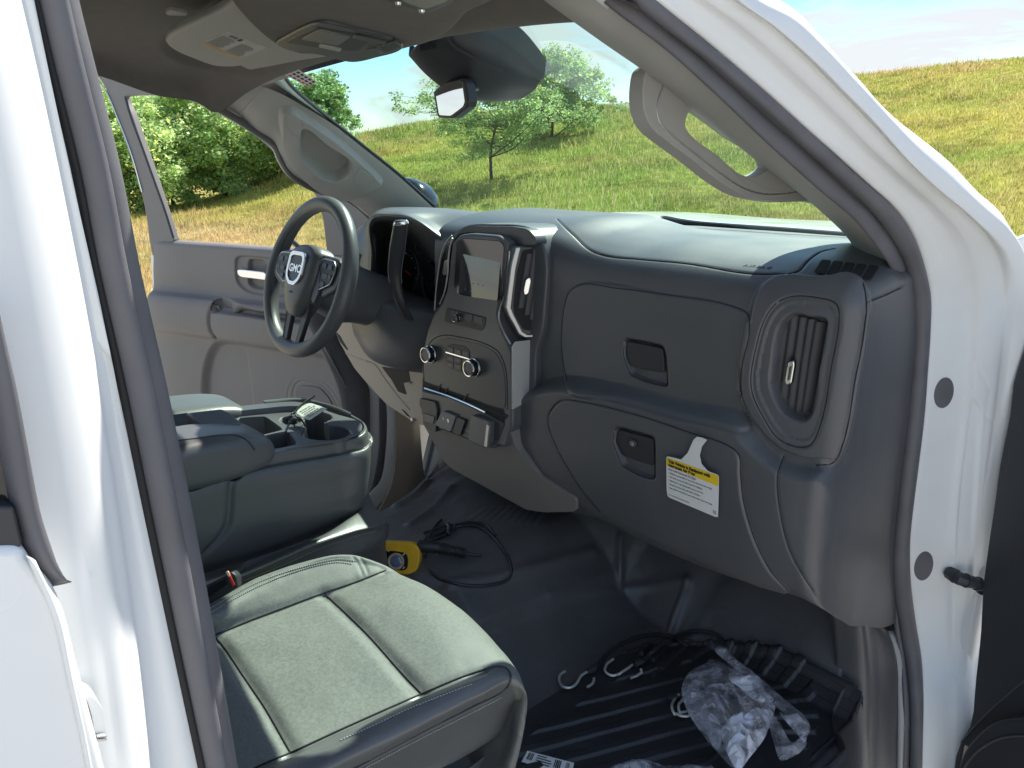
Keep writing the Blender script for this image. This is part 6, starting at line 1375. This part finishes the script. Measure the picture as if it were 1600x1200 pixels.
# ---- floor, hump, firewall ----
def floor():
    x = np.linspace(-.90, .955, 440); y = np.linspace(-1.3, .48, 420); Xg, Yg = np.meshgrid(x, y, indexing='ij')
    sm = lambda a: sstep(a)
    le = -.15-.40*np.maximum(Yg+.15, 0); hump = sm((.46-Xg)/.26)*sm((Xg-le+.07)/.08); lf = sm((le-Xg)/.06)
    base = .548
    fl = base+.145*hump*(.85+.25*sm((Yg+.4)/.6))
    toe = sm((Yg-.04)/.10)*.0+np.clip(Yg-.10, 0, 1)*1.15; toe = np.where(Yg > .10, toe, 0); wall = sm((Yg-.36)/.10)*.45
    z = fl+toe*(1-.2*hump)+wall; z = z*(1-lf)+(.27+np.clip(Yg-.40, 0, 1)*3)*lf
    sill = sm((Xg-.925)/.02)*.03+sm((-.86-Xg)/.02)*.03; z = z+sill
    # stepped ledges pressed in the vinyl over the hump side and kick up
    z = z+.018*sm((.36-Xg+.10*Yg)/.02)*sm((Yg+.32)/.05)-.014*np.exp(-((Xg-.50-.25*(Yg))/.03)**2)*sm((Yg+.05)/.1)
    z = z+.006*(fbm(Xg*9, Yg*9, 51)-.47)+.006*(1-np.abs(2*fbm(Xg*12+3, Yg*5, 52)-.94))*sm((.3-Xg)/.2)
    z = np.minimum(z, np.where(Xg > .86, .60, 1.02)); Xg = np.minimum(Xg, .955-.075*sm((Yg+.02)/.12)); s = Surf.__new__(Surf); s.A = np.stack([Xg, Yg, z], -1); s.refresh()
    # folds
    for p, d, w in (([(700, 912), (760, 905), (840, 885), (925, 862)], -.008, .014), ([(970, 838), (969, 870), (968, 916)], -.008, .008), ([(1076, 905), (1070, 925), (1058, 955), (1046, 990)], -.010, .008), ([(860, 930), (1000, 918), (1075, 905)], -.004, .010), ([(620, 790), (650, 770), (680, 735)], -.008, .012), ([(640, 820), (680, 790), (705, 760)], -.006, .010), ([(1020, 1062), (1036, 1030)], -.004, .006)):
        s.groove(p, d, w); s.refresh()
    for k in range(9): s.groove([(735+k*13, 812+k*1), (760+k*13, 795-k*1)], -.003, .006)
    s.refresh(); f = s.build('cab_floor', M['carpet'], TRUCK, thick=.0, label='black vinyl cab floor with creases running up to the firewall')
    fw = [[(-.88, .50, .6), (0, .52, .6), (.88, .50, .6)], [(-.88, .50, 1.1), (0, .52, 1.1), (.88, .50, 1.1)], [(-.88, .46, 1.34), (0, .5, 1.34), (.88, .46, 1.34)]]
    Surf(fw, 12, 20).build('firewall', M['dark'], TRUCK, thick=.01)
    # underside pan so no light leaks in, sills
    b = MB()
    def box(x0, x1, y0, y1, z0, z1):
        V = [(a, c, d) for a in (x0, x1) for c in (y0, y1) for d in (z0, z1)]; b.add(V, [(0, 1, 3, 2), (4, 6, 7, 5), (0, 4, 5, 1), (2, 3, 7, 6), (0, 2, 6, 4), (1, 5, 7, 3)])
    box(.985, 1.05, -1.15, .0, .34, .40); box(-.985, -.90, -1.15, .40, .30, .40)
    fix_normals(b.obj('sill_panels', M['paint'], TRUCK, bevel=.012))
    bp = MB(); V = [(a, c, d) for a in (-.9, .86) for c in (-2.3, .46) for d in (.18, .24)]; bp.add(V, [(0, 1, 3, 2), (4, 6, 7, 5), (0, 4, 5, 1), (2, 3, 7, 6), (0, 2, 6, 4), (1, 5, 7, 3)]); fix_normals(bp.obj('underbody_pan', M['dark'], TRUCK))
    # trim between kick panel and seal at the lower right
    bead('sill_trim', [(1386, 986, .868), (1396, 1010, .885), (1402, 1050, .90), (1403, 1087, .912), (1402, 1162, .928), (1400, 1260, .94)], [(1402, 986, .878), (1409, 1020, .895), (1413, 1060, .91), (1414, 1100, .924), (1412, 1162, .937), (1409, 1260, .948)], 30, .006, M['trim'], TRUCK, k=10)
    rows = [[X(1300, 940, .862), X(1392, 985, .872), X(1400, 1000, .876)], [X(1310, 1010, .862), X(1394, 1040, .872), X(1402, 1050, .876)], [X(1320, 1100, .862), X(1394, 1120, .872), X(1402, 1130, .876)], [X(1320, 1230, .862), X(1392, 1240, .872), X(1402, 1250, .876)]]
    LL = [(1338, 940, .872), (1344, 1000, .885), (1347, 1080, .90), (1346, 1160, .915), (1342, 1280, .925)]; RR = [(1389, 986, .868), (1398, 1012, .886), (1404, 1085, .911), (1404, 1162, .928), (1402, 1280, .943)]
    A, B = path(LL, 40), path(RR, 40); Surf([list(A+np.array([-.05, 0, -.01])), list(A), list((A+B)/2+np.array([0, -.004, 0])), list(B)], 30, 60).build('sill_cover', M['carpet'], TRUCK, thick=.003)
    # pedals
    pp = Plane((-.30, .16, .70), (.0, 1, -.7)); br = plate('brake_pedal', rnd([(719, 744), (724, 743), (752, 760), (755, 763), (750, 773), (745, 773), (722, 760), (719, 755)], 3), pp, M['trim'], TRUCK, th=.012, bevel=.002)
    for k in range(3): tube('pedal_rib', [pp.hit(722+k*.0, 748+k*4.6, .002), pp.hit(750, 763.5+k*4, .002)], .0022, M['panel'], br, k=6)
    tube('pedal_arm', [pp.hit(738, 752, -.02), pp.hit(742, 735, -.06)], .008, M['black'], br, k=8)
    return s
FLOOR = floor()
def mat_thing():
    out_ = [(770, 1240), (800, 1120), (822, 1092), (868, 1060), (930, 1030), (1000, 1012), (1080, 1004), (1150, 1003), (1215, 1012), (1280, 1040), (1330, 1068), (1346, 1080), (1347, 1140), (1340, 1240), (1300, 1330), (760, 1330)]
    P2 = spline(out_, 120, True)
    x = np.linspace(.50, .915, 330); y = np.linspace(-.62, .20, 460); Xg, Yg = np.meshgrid(x, y, indexing='ij')
    A = np.stack([Xg, Yg, np.full_like(Xg, .0)], -1)
    # height from the floor surface
    ix = np.clip((Xg+.90)/1.855*439, 0, 439).astype(int); iy = np.clip((Yg+1.3)/1.78*419, 0, 419).astype(int); fz = FLOOR.A[ix, iy, 2]
    ins = inpoly(proj(np.stack([Xg, Yg, fz+.012], -1)), P2)
    u = (Xg-.5)/.37; v = (Yg+.62)/.82
    rib = np.zeros_like(Xg); ax_ = (Yg-.0)*.85+(Xg-.68)*.45; bx = (Xg-.66)*.85-(Yg-.0)*.35
    rib = (np.abs(((bx*26) % 1)-.5) < .22)*((Yg < -.02) & (Yg > -.5) & (Xg < .80) & (Xg > .55))*.005
    r2 = np.hypot(Xg-.70, Yg+.02); rib += (np.abs(((np.arctan2(Yg+.25, Xg-.62)*9) % 1)-.5) < .2)*((r2 > .10) & (r2 < .19) & (Yg > -.02))*.006
    rib = sum(np.roll(np.roll(rib, a, 0), b, 1) for a in (-1, 0, 1) for b in (-1, 0, 1))/9
    edge = ins & ~(np.roll(ins, 7, 0) & np.roll(ins, -7, 0) & np.roll(ins, 7, 1) & np.roll(ins, -7, 1)); e = edge*.007
    e = sum(np.roll(np.roll(e, a, 0), b, 1) for a in (-2, -1, 0, 1, 2) for b in (-2, -1, 0, 1, 2))/25
    A[..., 2] = np.where(ins, fz+.011+rib+e, fz-.01)
    k = ins[:-1, :-1] | ins[1:, :-1] | ins[:-1, 1:] | ins[1:, 1:]; F_ = gridF(330, 460)[k.ravel()]
    used, inv = np.unique(F_, return_inverse=True); V = A.reshape(-1, 3)[used]
    link('floor_mat', V, inv.reshape(F_.shape)[:, ::-1], M['mat'], None, sharp=0, label='black ribbed rubber floor mat lying in the near footwell', cat='floor mat')
    s = Surf.__new__(Surf); s.A = A.copy(); s.refresh(); return s
FMAT = mat_thing()

# =====================================================================
# LOOSE THINGS IN THE CAB
# =====================================================================
def on_floor(x, y, off=.004):
    h = FMAT.hit(x, y, off); g = FLOOR.hit(x, y, off)
    if h is None: return g
    if g is None: return h
    return h if np.linalg.norm(h-CAM) < np.linalg.norm(g-CAM) else g
# ---- yellow edged instrument on the hump ----
def device():
    base = FLOOR.hit(640, 897) ; p = np.array(base)+np.array([0, 0, .0]); pl = Plane(p, (.62, -.70, .34))
    t = empty('handheld_tester', p, 'yellow edged tester with round blue lens, on the hump beyond the near seat', 'tester')
    o_ = rnd([(572, 845), (640, 848), (651, 852), (656, 862), (655, 880), (651, 893), (640, 899), (615, 897), (572, 888)], 7, 5)
    i_ = rnd([(560, 860), (618, 861), (634, 864), (638, 872), (637, 888), (630, 892), (604, 890), (560, 886)], 5, 5)
    my = mat('yellow_rubber_bumper', (.86, .50, .02), .42, var=(40, .08), coat=.1)
    plate('bumper', o_, pl, my, t, off=.0, th=.030, bevel=.006, bseg=4); plate('bumper', [(x*.985+9.4, y*.985+13) for x, y in o_], pl, my, t, off=-.034, th=.022, bevel=.006, bseg=4)
    plate('face_panel', i_, pl, M['gloss'], t, off=.0015, th=.006, bevel=.001)
    c = pl.hit(619, 877, .002); n = pl.n
    lathe('lens_ring', c, n, [(0, .018), (.003, .018), (.004, .016), (.002, .013)], mat('tan_ring', (.55, .42, .28), .5), t, k=36)
    lathe('lens', c, n, [(0, .013), (.003, .0125), (.005, .009), (.006, .004), (.0062, .0005)], mat('blue_lens', (.12, .18, .30), .12, coat=1), t, k=36)
    for x, y in ((631, 866), (631, 887), (608, 860)): tube('tick_mark', [pl.hit(x-1.5, y+1.5, .0025), pl.hit(x+1.5, y-1.5, .0025)], .0012, M['white'], t, k=6)
device()
def cable():
    P = [(656, 872, .03), (672, 872, .028), (690, 871, .022), (716, 871, .015), (738, 870, .006), (752, 869, .003)]
    pts = np.array([FLOOR.hit(x, y, o) for x, y, o in P]); b = MB(); S = spline(pts, 30); r = np.interp(np.linspace(0, 1, 30), [0, .1, .35, .4, .72, .76, 1], [.014, .014, .011, .010, .008, .004, .003]); b.add(*tube_geo(S, r, 12))
    for i in range(10, 22): T = S[i+1]-S[i]; T /= np.linalg.norm(T); b.add(*lathe_geo(S[i], T, [(0, r[i]), (0, r[i]*1.35), (.003, r[i]*1.35), (.003, r[i])], 14))
    def loop(pts, r_=.0032, lift=.004, n=90):
        P_ = spline(pts, n); Q = [FLOOR.hit(x, y, lift) for x, y in P_]; Q = np.array([q for q in Q if q is not None])
        for _ in range(3): Q[1:-1] = (Q[:-2]+Q[1:-1]*2+Q[2:])/4
        b.add(*tube_geo(Q, r_, 8))
    loop([(664, 872), (666, 855), (672, 838), (682, 822), (690, 814)])
    loop([(660, 853), (680, 840), (705, 828), (730, 823), (752, 827), (770, 840), (785, 858), (796, 878), (799, 893), (793, 906), (775, 913), (740, 916), (705, 911), (682, 902), (672, 893)])
    loop([(664, 845), (690, 833), (712, 822), (738, 818), (760, 823), (774, 838)]); loop([(662, 835), (680, 829), (705, 822), (712, 826), (700, 836), (668, 848)]); loop([(700, 822), (703, 828), (701, 838)], .006, .006, 10)
    o = b.obj('black_cable', mat('cable_rubber', (.03, .032, .036), .35), None, sharp=0, label='black cable looped on the vinyl hump to the right of the yellow tester', cat='cable')
cable()
# ---- airbag information hang tag ----
def hangtag():
    P0 = DS.hit(1092, 684, .010); pl = Plane(DS.hit(1080, 765, .010), (.03, 1, .02)); n = pl.n
    o_ = [(1041, 715), (1043, 713), (1064, 718), (1074.5, 707.5), (1079, 697), (1083.5, 687), (1089, 682.5), (1097, 684), (1104.5, 687.5), (1096.5, 698), (1093, 712), (1096, 725), (1106, 736), (1121, 742), (1123, 745), (1122.5, 775), (1121.5, 808), (1117, 807.5), (1047, 778), (1043, 775), (1041.5, 765)]
    t = empty('airbag_information_tag', pl.hit(1081, 760), 'white card tag with a yellow heading band hanging from the lower glove box door', 'hang tag')
    card = plate('card', o_, pl, M['white'], t, th=.0007, bevel=0)
    f = lambda u, v, o=.0004: pl.hit(*(np.array((1041.0, 714.0))*(1-u)*(1-v)+np.array((1123.0, 743.5))*u*(1-v)+np.array((1042.5, 776.5))*(1-u)*v+np.array((1121.5, 808.0))*u*v), o)
    yb = [f(.004, .005), f(.27, .005), f(.60, .005), f(.80, .005), f(.985, .01), f(.998, .04), f(.997, .255), f(.003, .215)]
    # heading band below the neck of the tag
    link('heading_band', yb, [tuple(range(len(yb)))], M['yellow'], t, smooth=False)
    nk = [(1064, 718.5), (1074.5, 708), (1079, 697), (1084, 687), (1103, 688), (1096.5, 698), (1093, 712), (1096, 725), (1106, 736.2), (1085, 729)]
    link('card_neck', [pl.hit(x, y, .0009) for x, y in nk], [tuple(range(len(nk)))], M['white'], t, smooth=False)
    o0, ux, vy = f(0, 0), f(1, 0)-f(0, 0), f(0, 0)-f(0, 1); W_ = np.linalg.norm(ux); x_ = ux/W_; y_ = vy/np.linalg.norm(vy)
    def txt(s_, u, v, size, nm='printed_text', m=None, bold=0): return text_mesh(s_, f(u, v, .0011 if v < .2 else .0008), x_, y_, n, size, m or M['ink'], nm, t, ext=.0001, ax='LEFT', bold=bold)
    txt('This Vehicle is Equipped with', .035, .085, W_*.068, bold=.0004); txt('Advanced Air Bags', .035, .18, W_*.068, bold=.0004)
    txt('Even with Advanced Air Bags:', .035, .285, W_*.045)
    for i, s_ in enumerate(['\u2022 Children can be killed or seriously injured by the air bag', '\u2022 The back seat is the safest place for children', '\u2022 Never put a rear-facing child seat in the front', '\u2022 Always use seat belts and child restraints', "\u2022 See owner's manual for more information about air bags"]): txt(s_, .035, .375+i*.092, W_*.0355)
    txt('Do not remove except by owner', .035, .92, W_*.03)
    for i in range(4):
        for j in range(4):
            if (i*7+j*3) % 5 < 3: a, b = .90+i*.018, .875+j*.022; link('maker_mark', [f(a, b), f(a+.014, b), f(a+.014, b+.016), f(a, b+.016)], [(0, 1, 2, 3)], M['ink'], t, smooth=False)
hangtag()
# ---- key tag in the cup holder ----
def keytag():
    pl = Plane(Z(484, 645, 1.075), (.25, -.35, 1.0)); t = empty('key_tag', Z(470, 658, 1.05), 'small white key tag with keys dropped in the centre console cup holder', 'key tag')
    q = [(460, 643), (463, 639), (482, 630), (487, 630), (511, 638), (484, 656), (478, 655)]; plate('card', q, pl, mat('tag_card', (.78, .80, .70), .6), t, th=.0006, bevel=0)
    g = lambda u, v: pl.hit(*(np.array((462., 643))*(1-u)*(1-v)+np.array((484., 631))*u*(1-v)+np.array((484., 655))*(1-u)*v+np.array((509., 638))*u*v), .0006)
    R = np.random.default_rng(4)
    for r in range(5):
        u = .12
        while u < .85:
            w = R.uniform(.04, .14); v = .14+r*.16; link('printed_line', [g(u, v), g(u+w, v), g(u+w, v+.07), g(u, v+.07)], [(0, 1, 2, 3)], M['grey_ink'], t, smooth=False); u += w+.05
    tube('tag_string', spline([Z(459, 646, 1.06), Z(466, 638, 1.085), Z(480, 626, 1.115), Z(491, 619, 1.13)], 16), .0022, M['panel'], t, k=6)
    for k, (a, b, c) in enumerate([((446, 661), (454, 650), (461, 660)), ((450, 664), (460, 652), (466, 662)), ((457, 664), (470, 655), (479, 669)), ((452, 658), (458, 645), (468, 655))]):
        tube('key_ring', spline([Z(*a, 1.035), Z(*b, 1.062), Z(*c, 1.04)], 14), .0017, M['satin'] if k % 2 else M['black'], t, k=6)
    for a in ((448, 655), (462, 658)): prism('key', [Z(a[0]+x, a[1]+y, 1.045) for x, y in rnd([(0, 0), (9, -2), (12, 4), (3, 6)], 1.5, 3)], (0, 0, -.003), M['panel'], t, bevel=.0006)
keytag()
# ---- bungee cords ----
def bungee(nm, cord, coil, hook, lab, r=.0042, tailh=None):
    t = empty(nm, on_floor(*hook[len(hook)//2]), lab, 'bungee cord', 'bungee cords on the floor mat')
    def fl(P, off, n=60, arch=0.0):
        Q = spline(P, n); A = [on_floor(x, y, off) for x, y in Q]; A = np.array([a for a in A if a is not None]); 
        for _ in range(6): A[1:-1] = (A[:-2]+A[1:-1]*2+A[2:])/4
        if arch: A[:, 2] += arch*np.sin(np.linspace(0, np.pi, len(A)))
        return A
    if cord: tube('cord', fl(cord, .006, 70, .004), r, M['black'], t, k=8)
    hk = mat('hook_wire', (.80, .79, .76), .3, metal=.55)
    tube('hook', fl(hook, .009, 50), .0026, hk, t, k=8)
    if tailh: tube('hook', fl(tailh, .009, 20), .0026, hk, t, k=8)
    if coil:
        b = MB(); S = fl(coil, .008, 60)
        L_ = np.linspace(0, 2*np.pi*7, len(S)); T = np.gradient(S, axis=0); T /= np.linalg.norm(T, axis=1)[:, None]; u = np.cross(T, [0, 0, 1.]); u /= np.linalg.norm(u, axis=1)[:, None]; v = np.cross(T, u)
        P = S+.0055*(np.cos(L_)[:, None]*u+np.sin(L_)[:, None]*v); b.add(*tube_geo(P, .0016, 6)); b.add(*tube_geo(S, .0052, 8)); b.obj('end_coil', M['black'], t, sharp=0)
bungee('bungee_cord', [(928, 1052), (943, 1032), (974, 1010), (1012, 997), (1047, 998), (1070, 1010)], [(917, 1056), (930, 1050)], [(883, 1055), (875, 1060), (873, 1068), (879, 1079), (890, 1081), (900, 1075), (908, 1061), (917, 1056)], 'leftmost bungee hook of the two on the mat, its cord curving behind', tailh=[(928, 1066), (926, 1074), (917, 1080)])
bungee('bungee_cord', [(1002, 1041), (1020, 1024), (1047, 1003), (1074, 992), (1102, 989), (1122, 995), (1134, 1010)], [(992, 1044), (1003, 1040)], [(958, 1036), (948, 1043), (945, 1055), (956, 1062), (970, 1057), (988, 1045)], 'second bungee hook, its cord arching over to the clear plastic bag', tailh=[(1001, 1050), (998, 1060), (985, 1066)])
bungee('bungee_cord', None, [(1044, 1098), (1056, 1094)], [(1060, 1090), (1052, 1102), (1049, 1114), (1058, 1123), (1072, 1126), (1082, 1122)], 'pair of curled bungee hooks poking out at the left edge of the plastic bag', tailh=[(1068, 1100), (1060, 1106), (1059, 1116), (1068, 1120), (1078, 1115)])
# ---- clear plastic bag ----
def plastic_mat(name, op=.30, rough=.18):
    m = bpy.data.materials.new(name); m.use_nodes = True; t = m.node_tree; t.nodes.clear(); o = nn(t, 'ShaderNodeOutputMaterial')
    tr = nn(t, 'ShaderNodeBsdfTransparent'); tr.inputs[0].default_value = (.93, .94, .97, 1); g = nn(t, 'ShaderNodeBsdfGlossy'); g.inputs['Roughness'].default_value = rough; g.inputs[0].default_value = (.95, .96, 1, 1)
    d = nn(t, 'ShaderNodeBsdfDiffuse'); d.inputs[0].default_value = (.88, .89, .97, 1); lw = nn(t, 'ShaderNodeLayerWeight'); lw.inputs[0].default_value = .22
    n = nn(t, 'ShaderNodeTexNoise'); n.inputs['Scale'].default_value = 24; n.inputs['Detail'].default_value = 2; n.inputs['Distortion'].default_value = 1.5; bp = nn(t, 'ShaderNodeBump'); bp.inputs['Strength'].default_value = .5; bp.inputs['Distance'].default_value = .004; t.links.new(n.outputs['Fac'], bp.inputs['Height']); t.links.new(bp.outputs[0], g.inputs['Normal']); t.links.new(bp.outputs[0], lw.inputs['Normal'])
    tcb = nn(t, 'ShaderNodeTexCoord'); n2 = nn(t, 'ShaderNodeTexNoise'); n2.inputs['Scale'].default_value = 13; n2.inputs['Detail'].default_value = 3; n2.inputs['Distortion'].default_value = 2.2; t.links.new(tcb.outputs['Object'], n2.inputs['Vector'])
    vo = nn(t, 'ShaderNodeTexVoronoi'); vo.feature = 'DISTANCE_TO_EDGE'; vo.inputs['Scale'].default_value = 21; mv = nn(t, 'ShaderNodeMix', data_type='VECTOR'); mv.inputs[0].default_value = .12; t.links.new(tcb.outputs['Object'], mv.inputs[4]); t.links.new(n2.outputs['Color'], mv.inputs[5]); t.links.new(mv.outputs[1], vo.inputs['Vector'])
    m1 = nn(t, 'ShaderNodeMapRange'); m1.inputs[1].default_value = .38; m1.inputs[2].default_value = .66; m1.inputs[3].default_value = op*.25; m1.inputs[4].default_value = op*1.9; t.links.new(n2.outputs['Fac'], m1.inputs[0])
    m2 = nn(t, 'ShaderNodeMapRange'); m2.inputs[1].default_value = 0; m2.inputs[2].default_value = .035; m2.inputs[3].default_value = .22; m2.inputs[4].default_value = 0; t.links.new(vo.outputs['Distance'], m2.inputs[0]); ad = nn(t, 'ShaderNodeMath', operation='ADD'); ad.use_clamp = True; t.links.new(m1.outputs[0], ad.inputs[0]); t.links.new(m2.outputs[0], ad.inputs[1])
    bp2 = nn(t, 'ShaderNodeBump'); bp2.inputs['Strength'].default_value = .3; bp2.inputs['Distance'].default_value = .01; t.links.new(vo.outputs['Distance'], bp2.inputs['Height']); t.links.new(bp.outputs[0], bp2.inputs['Normal']); t.links.new(bp2.outputs[0], g.inputs['Normal']); t.links.new(bp2.outputs[0], d.inputs['Normal'])
    a = nn(t, 'ShaderNodeMixShader'); t.links.new(ad.outputs[0], a.inputs[0]); b = nn(t, 'ShaderNodeMixShader')
    t.links.new(tr.outputs[0], a.inputs[1]); t.links.new(d.outputs[0], a.inputs[2]); t.links.new(lw.outputs['Facing'], b.inputs[0]); t.links.new(a.outputs[0], b.inputs[1]); t.links.new(g.outputs[0], b.inputs[2]); t.links.new(b.outputs[0], o.inputs[0]); return m
M['film'] = plastic_mat('clear_plastic', .30, .10)
def crumple(P, amp, sc, seed):
    x, y, z = P[..., 0]*sc, P[..., 1]*sc, P[..., 2]*sc; v = 0
    for o in range(4):
        k = 2**o; r = 1-np.abs(2*fbm(x*k+z*k*.7, y*k-z*k*.5, seed+o*7, 2)/.75-1); v = v+r/k
    return amp*(v-1.2)
def film(name, mat_, parent, outline, z0, h, seed, sp=.0135, jit=.010, closed=False, shp=28, fa=.012, **kw):
    """thin crumpled film: irregular flat facets over a low dome, with a second layer folded under it"""
    from mathutils.geometry import delaunay_2d_cdt
    R = np.random.default_rng(seed); O = np.array([Z(x, y, z0) for x, y in spline(outline, 70, True)]); c = O.mean(0); B2 = O[:, :2]
    lo, hi = B2.min(0), B2.max(0); pts = []
    for gx in np.arange(lo[0], hi[0], sp):
        for gy in np.arange(lo[1], hi[1], sp):
            q = np.array([gx, gy])+R.uniform(-.45, .45, 2)*sp
            if inpoly(q[None], B2)[0] and np.linalg.norm(B2-q, axis=1).min() > sp*.4: pts.append(q)
    P2 = np.concatenate([B2, np.array(pts)]); nb = len(B2)
    r = delaunay_2d_cdt([Vector(p) for p in P2], [(i, (i+1) % nb) for i in range(nb)], [], 1, 1e-7)
    V2 = np.array([tuple(v) for v in r[0]]); F_ = [f for f in r[2]]
    de = np.array([np.linalg.norm(B2-q, axis=1).min() for q in V2]); dome = h*(1-np.exp(-de/.022))
    # long folds running roughly down the length of the bag plus random facets
    u = (V2-c[:2])@np.array([.80, -.60]); v = (V2-c[:2])@np.array([.60, .80]); fold = fa*np.abs(((u*22+.8*np.sin(v*30+seed)) % 1)-.5)*2
    k = (de > .001); zt = z0+dome+(fold+R.normal(0, jit*.45, len(V2)))*k*np.clip(de/.02, .15, 1); V = np.column_stack([V2+R.normal(0, .001, V2.shape)*k[:, None], zt]); b = MB().add(V, F_)
    if closed: b.add(np.column_stack([V2, z0+dome*.35+R.normal(0, jit*.3, len(V2))*k]), F_)
    return b.obj(name, mat_, parent, smooth=True, sharp=shp, **kw)
def bag():
    zf = .578
    t = empty('plastic_bag', Z(1140, 1120, zf), 'crumpled clear plastic bag lying on the black floor mat', 'plastic bag')
    M['film_bright'] = plastic_mat('clear_plastic_creased', .62, .10)
    q = lambda P: [(844+x*.4425, 938+y*.4425) for x, y in P]
    def part(nm, P, z0, h, seed, m='film', **k): film(nm, M[m], t, q(P), zf+z0, h, seed, **k)
    part('bag_wall', [(500, 310), (520, 390), (560, 455), (620, 530), (690, 592), (700, 520), (650, 455), (600, 400), (570, 330), (540, 280)], .022, .010, 3, sp=.016, jit=.003, fa=.003)
    part('bag_wall', [(500, 312), (520, 260), (560, 232), (635, 215), (690, 240), (760, 300), (825, 368), (760, 388), (700, 402), (642, 450), (600, 402), (605, 480), (560, 452), (520, 392)], .036, .016, 11, sp=.015, jit=.004, fa=.006)
    part('bag_front', [(640, 450), (690, 405), (780, 382), (828, 370), (815, 430), (790, 490), (740, 555), (700, 600), (670, 560), (650, 510)], .050, .016, 23, 'film_bright', sp=.0085, jit=.013, fa=.012, shp=20)
    part('bag_flap', [(600, 398), (642, 452), (628, 528), (594, 482)], .062, .004, 29, 'film_bright', sp=.02, jit=.002, fa=.0)
    part('bag_front', [(665, 272), (690, 235), (740, 242), (790, 310), (824, 352), (770, 358), (710, 312)], .060, .010, 43, 'film_bright', sp=.008, jit=.010, fa=.008, shp=20)
    part('bag_handle', [(615, 170), (655, 165), (690, 205), (760, 258), (860, 348), (952, 440), (946, 476), (925, 478), (880, 420), (820, 362), (760, 300), (682, 236)], .072, .008, 31, sp=.010, jit=.006, fa=.010, shp=24)
    part('bag_handle', [(845, 395), (900, 430), (948, 450), (944, 476), (936, 500), (905, 470)], .082, .008, 35, 'film_bright', sp=.008, jit=.010, fa=.010, shp=20)
    part('bag_handle', [(810, 400), (832, 410), (850, 440), (892, 502), (925, 478), (940, 500), (925, 530), (885, 556), (850, 566), (830, 520)], .050, .008, 37, sp=.009, jit=.008, fa=.010, shp=22)
    b2 = MB()
    A0 = [(960, 1200), (985, 1192), (1010, 1189), (1040, 1195), (1080, 1198), (1112, 1194)]; B0 = [(940, 1240), (985, 1230), (1020, 1235), (1060, 1240), (1090, 1245), (1120, 1240)]
    a = np.array([Z(x, y, .585) for x, y in spline(A0, 70)]); c = np.array([Z(x, y, .575) for x, y in spline(B0, 70)]); t = np.linspace(0, 1, 24)[:, None, None]; A = a[None]*(1-t)+c[None]*t; A = A+np.array([0, 0, 1.])*(crumple(A, .012, 20, 61)+.015*np.sin(t[..., 0]*math.pi))[..., None]
    b2.add(A.reshape(-1, 3), [tuple(f) for f in gridF(24, 70)]); b2.obj('plastic_wrapper', M['film'], None, sharp=0, label='flat edge of clear plastic wrapper on the mat, left of the bag', cat='wrapper')
bag()
# ---- little printed strip on the mat ----
def slip():
    q = [(824, 1173), (897, 1192), (892, 1214), (815, 1190)]; pl = Plane(on_floor(850, 1185, .006), (0, -.05, 1)); P = [pl.hit(x, y) for x, y in q]
    t = prism('barcode_slip', P, (0, 0, -.0008), M['white'], None, bevel=0, label='small white printed slip lying on the mat beside the seat base', cat='label slip')
    f = lambda u, v: (1-v)*((1-u)*P[0]+u*P[1])+v*((1-u)*P[3]+u*P[2])+np.array([0, 0, .0006])
    R = np.random.default_rng(9); u = .05
    def q4(u0, u1, v0, v1, nm='printed_bar'):
        V = [f(u0, v0), f(u1, v0), f(u1, v1), f(u0, v1)]; o = link(nm, V, [(0, 1, 2, 3)], M['ink'], None, smooth=False); loc = o.location.copy(); o.parent = t; o.location = loc-t.location
    for (a, b_) in ((.06, .18), (.62, .76), (.85, .94)):
        for i in range(4):
            w = (b_-a)/4; q4(a+i*w, a+i*w+w*R.uniform(.3, .8), .12, .72)
    for r in range(4): q4(.24, .24+R.uniform(.2, .33), .14+r*.19, .22+r*.19, 'printed_line')
slip()

# keep every tree of parts at thing > part > sub-part
def depth(o):
    n = 0
    while o.parent: o = o.parent; n += 1
    return n
for o in list(SC.objects):
    while depth(o) > 2: o.parent = o.parent.parent
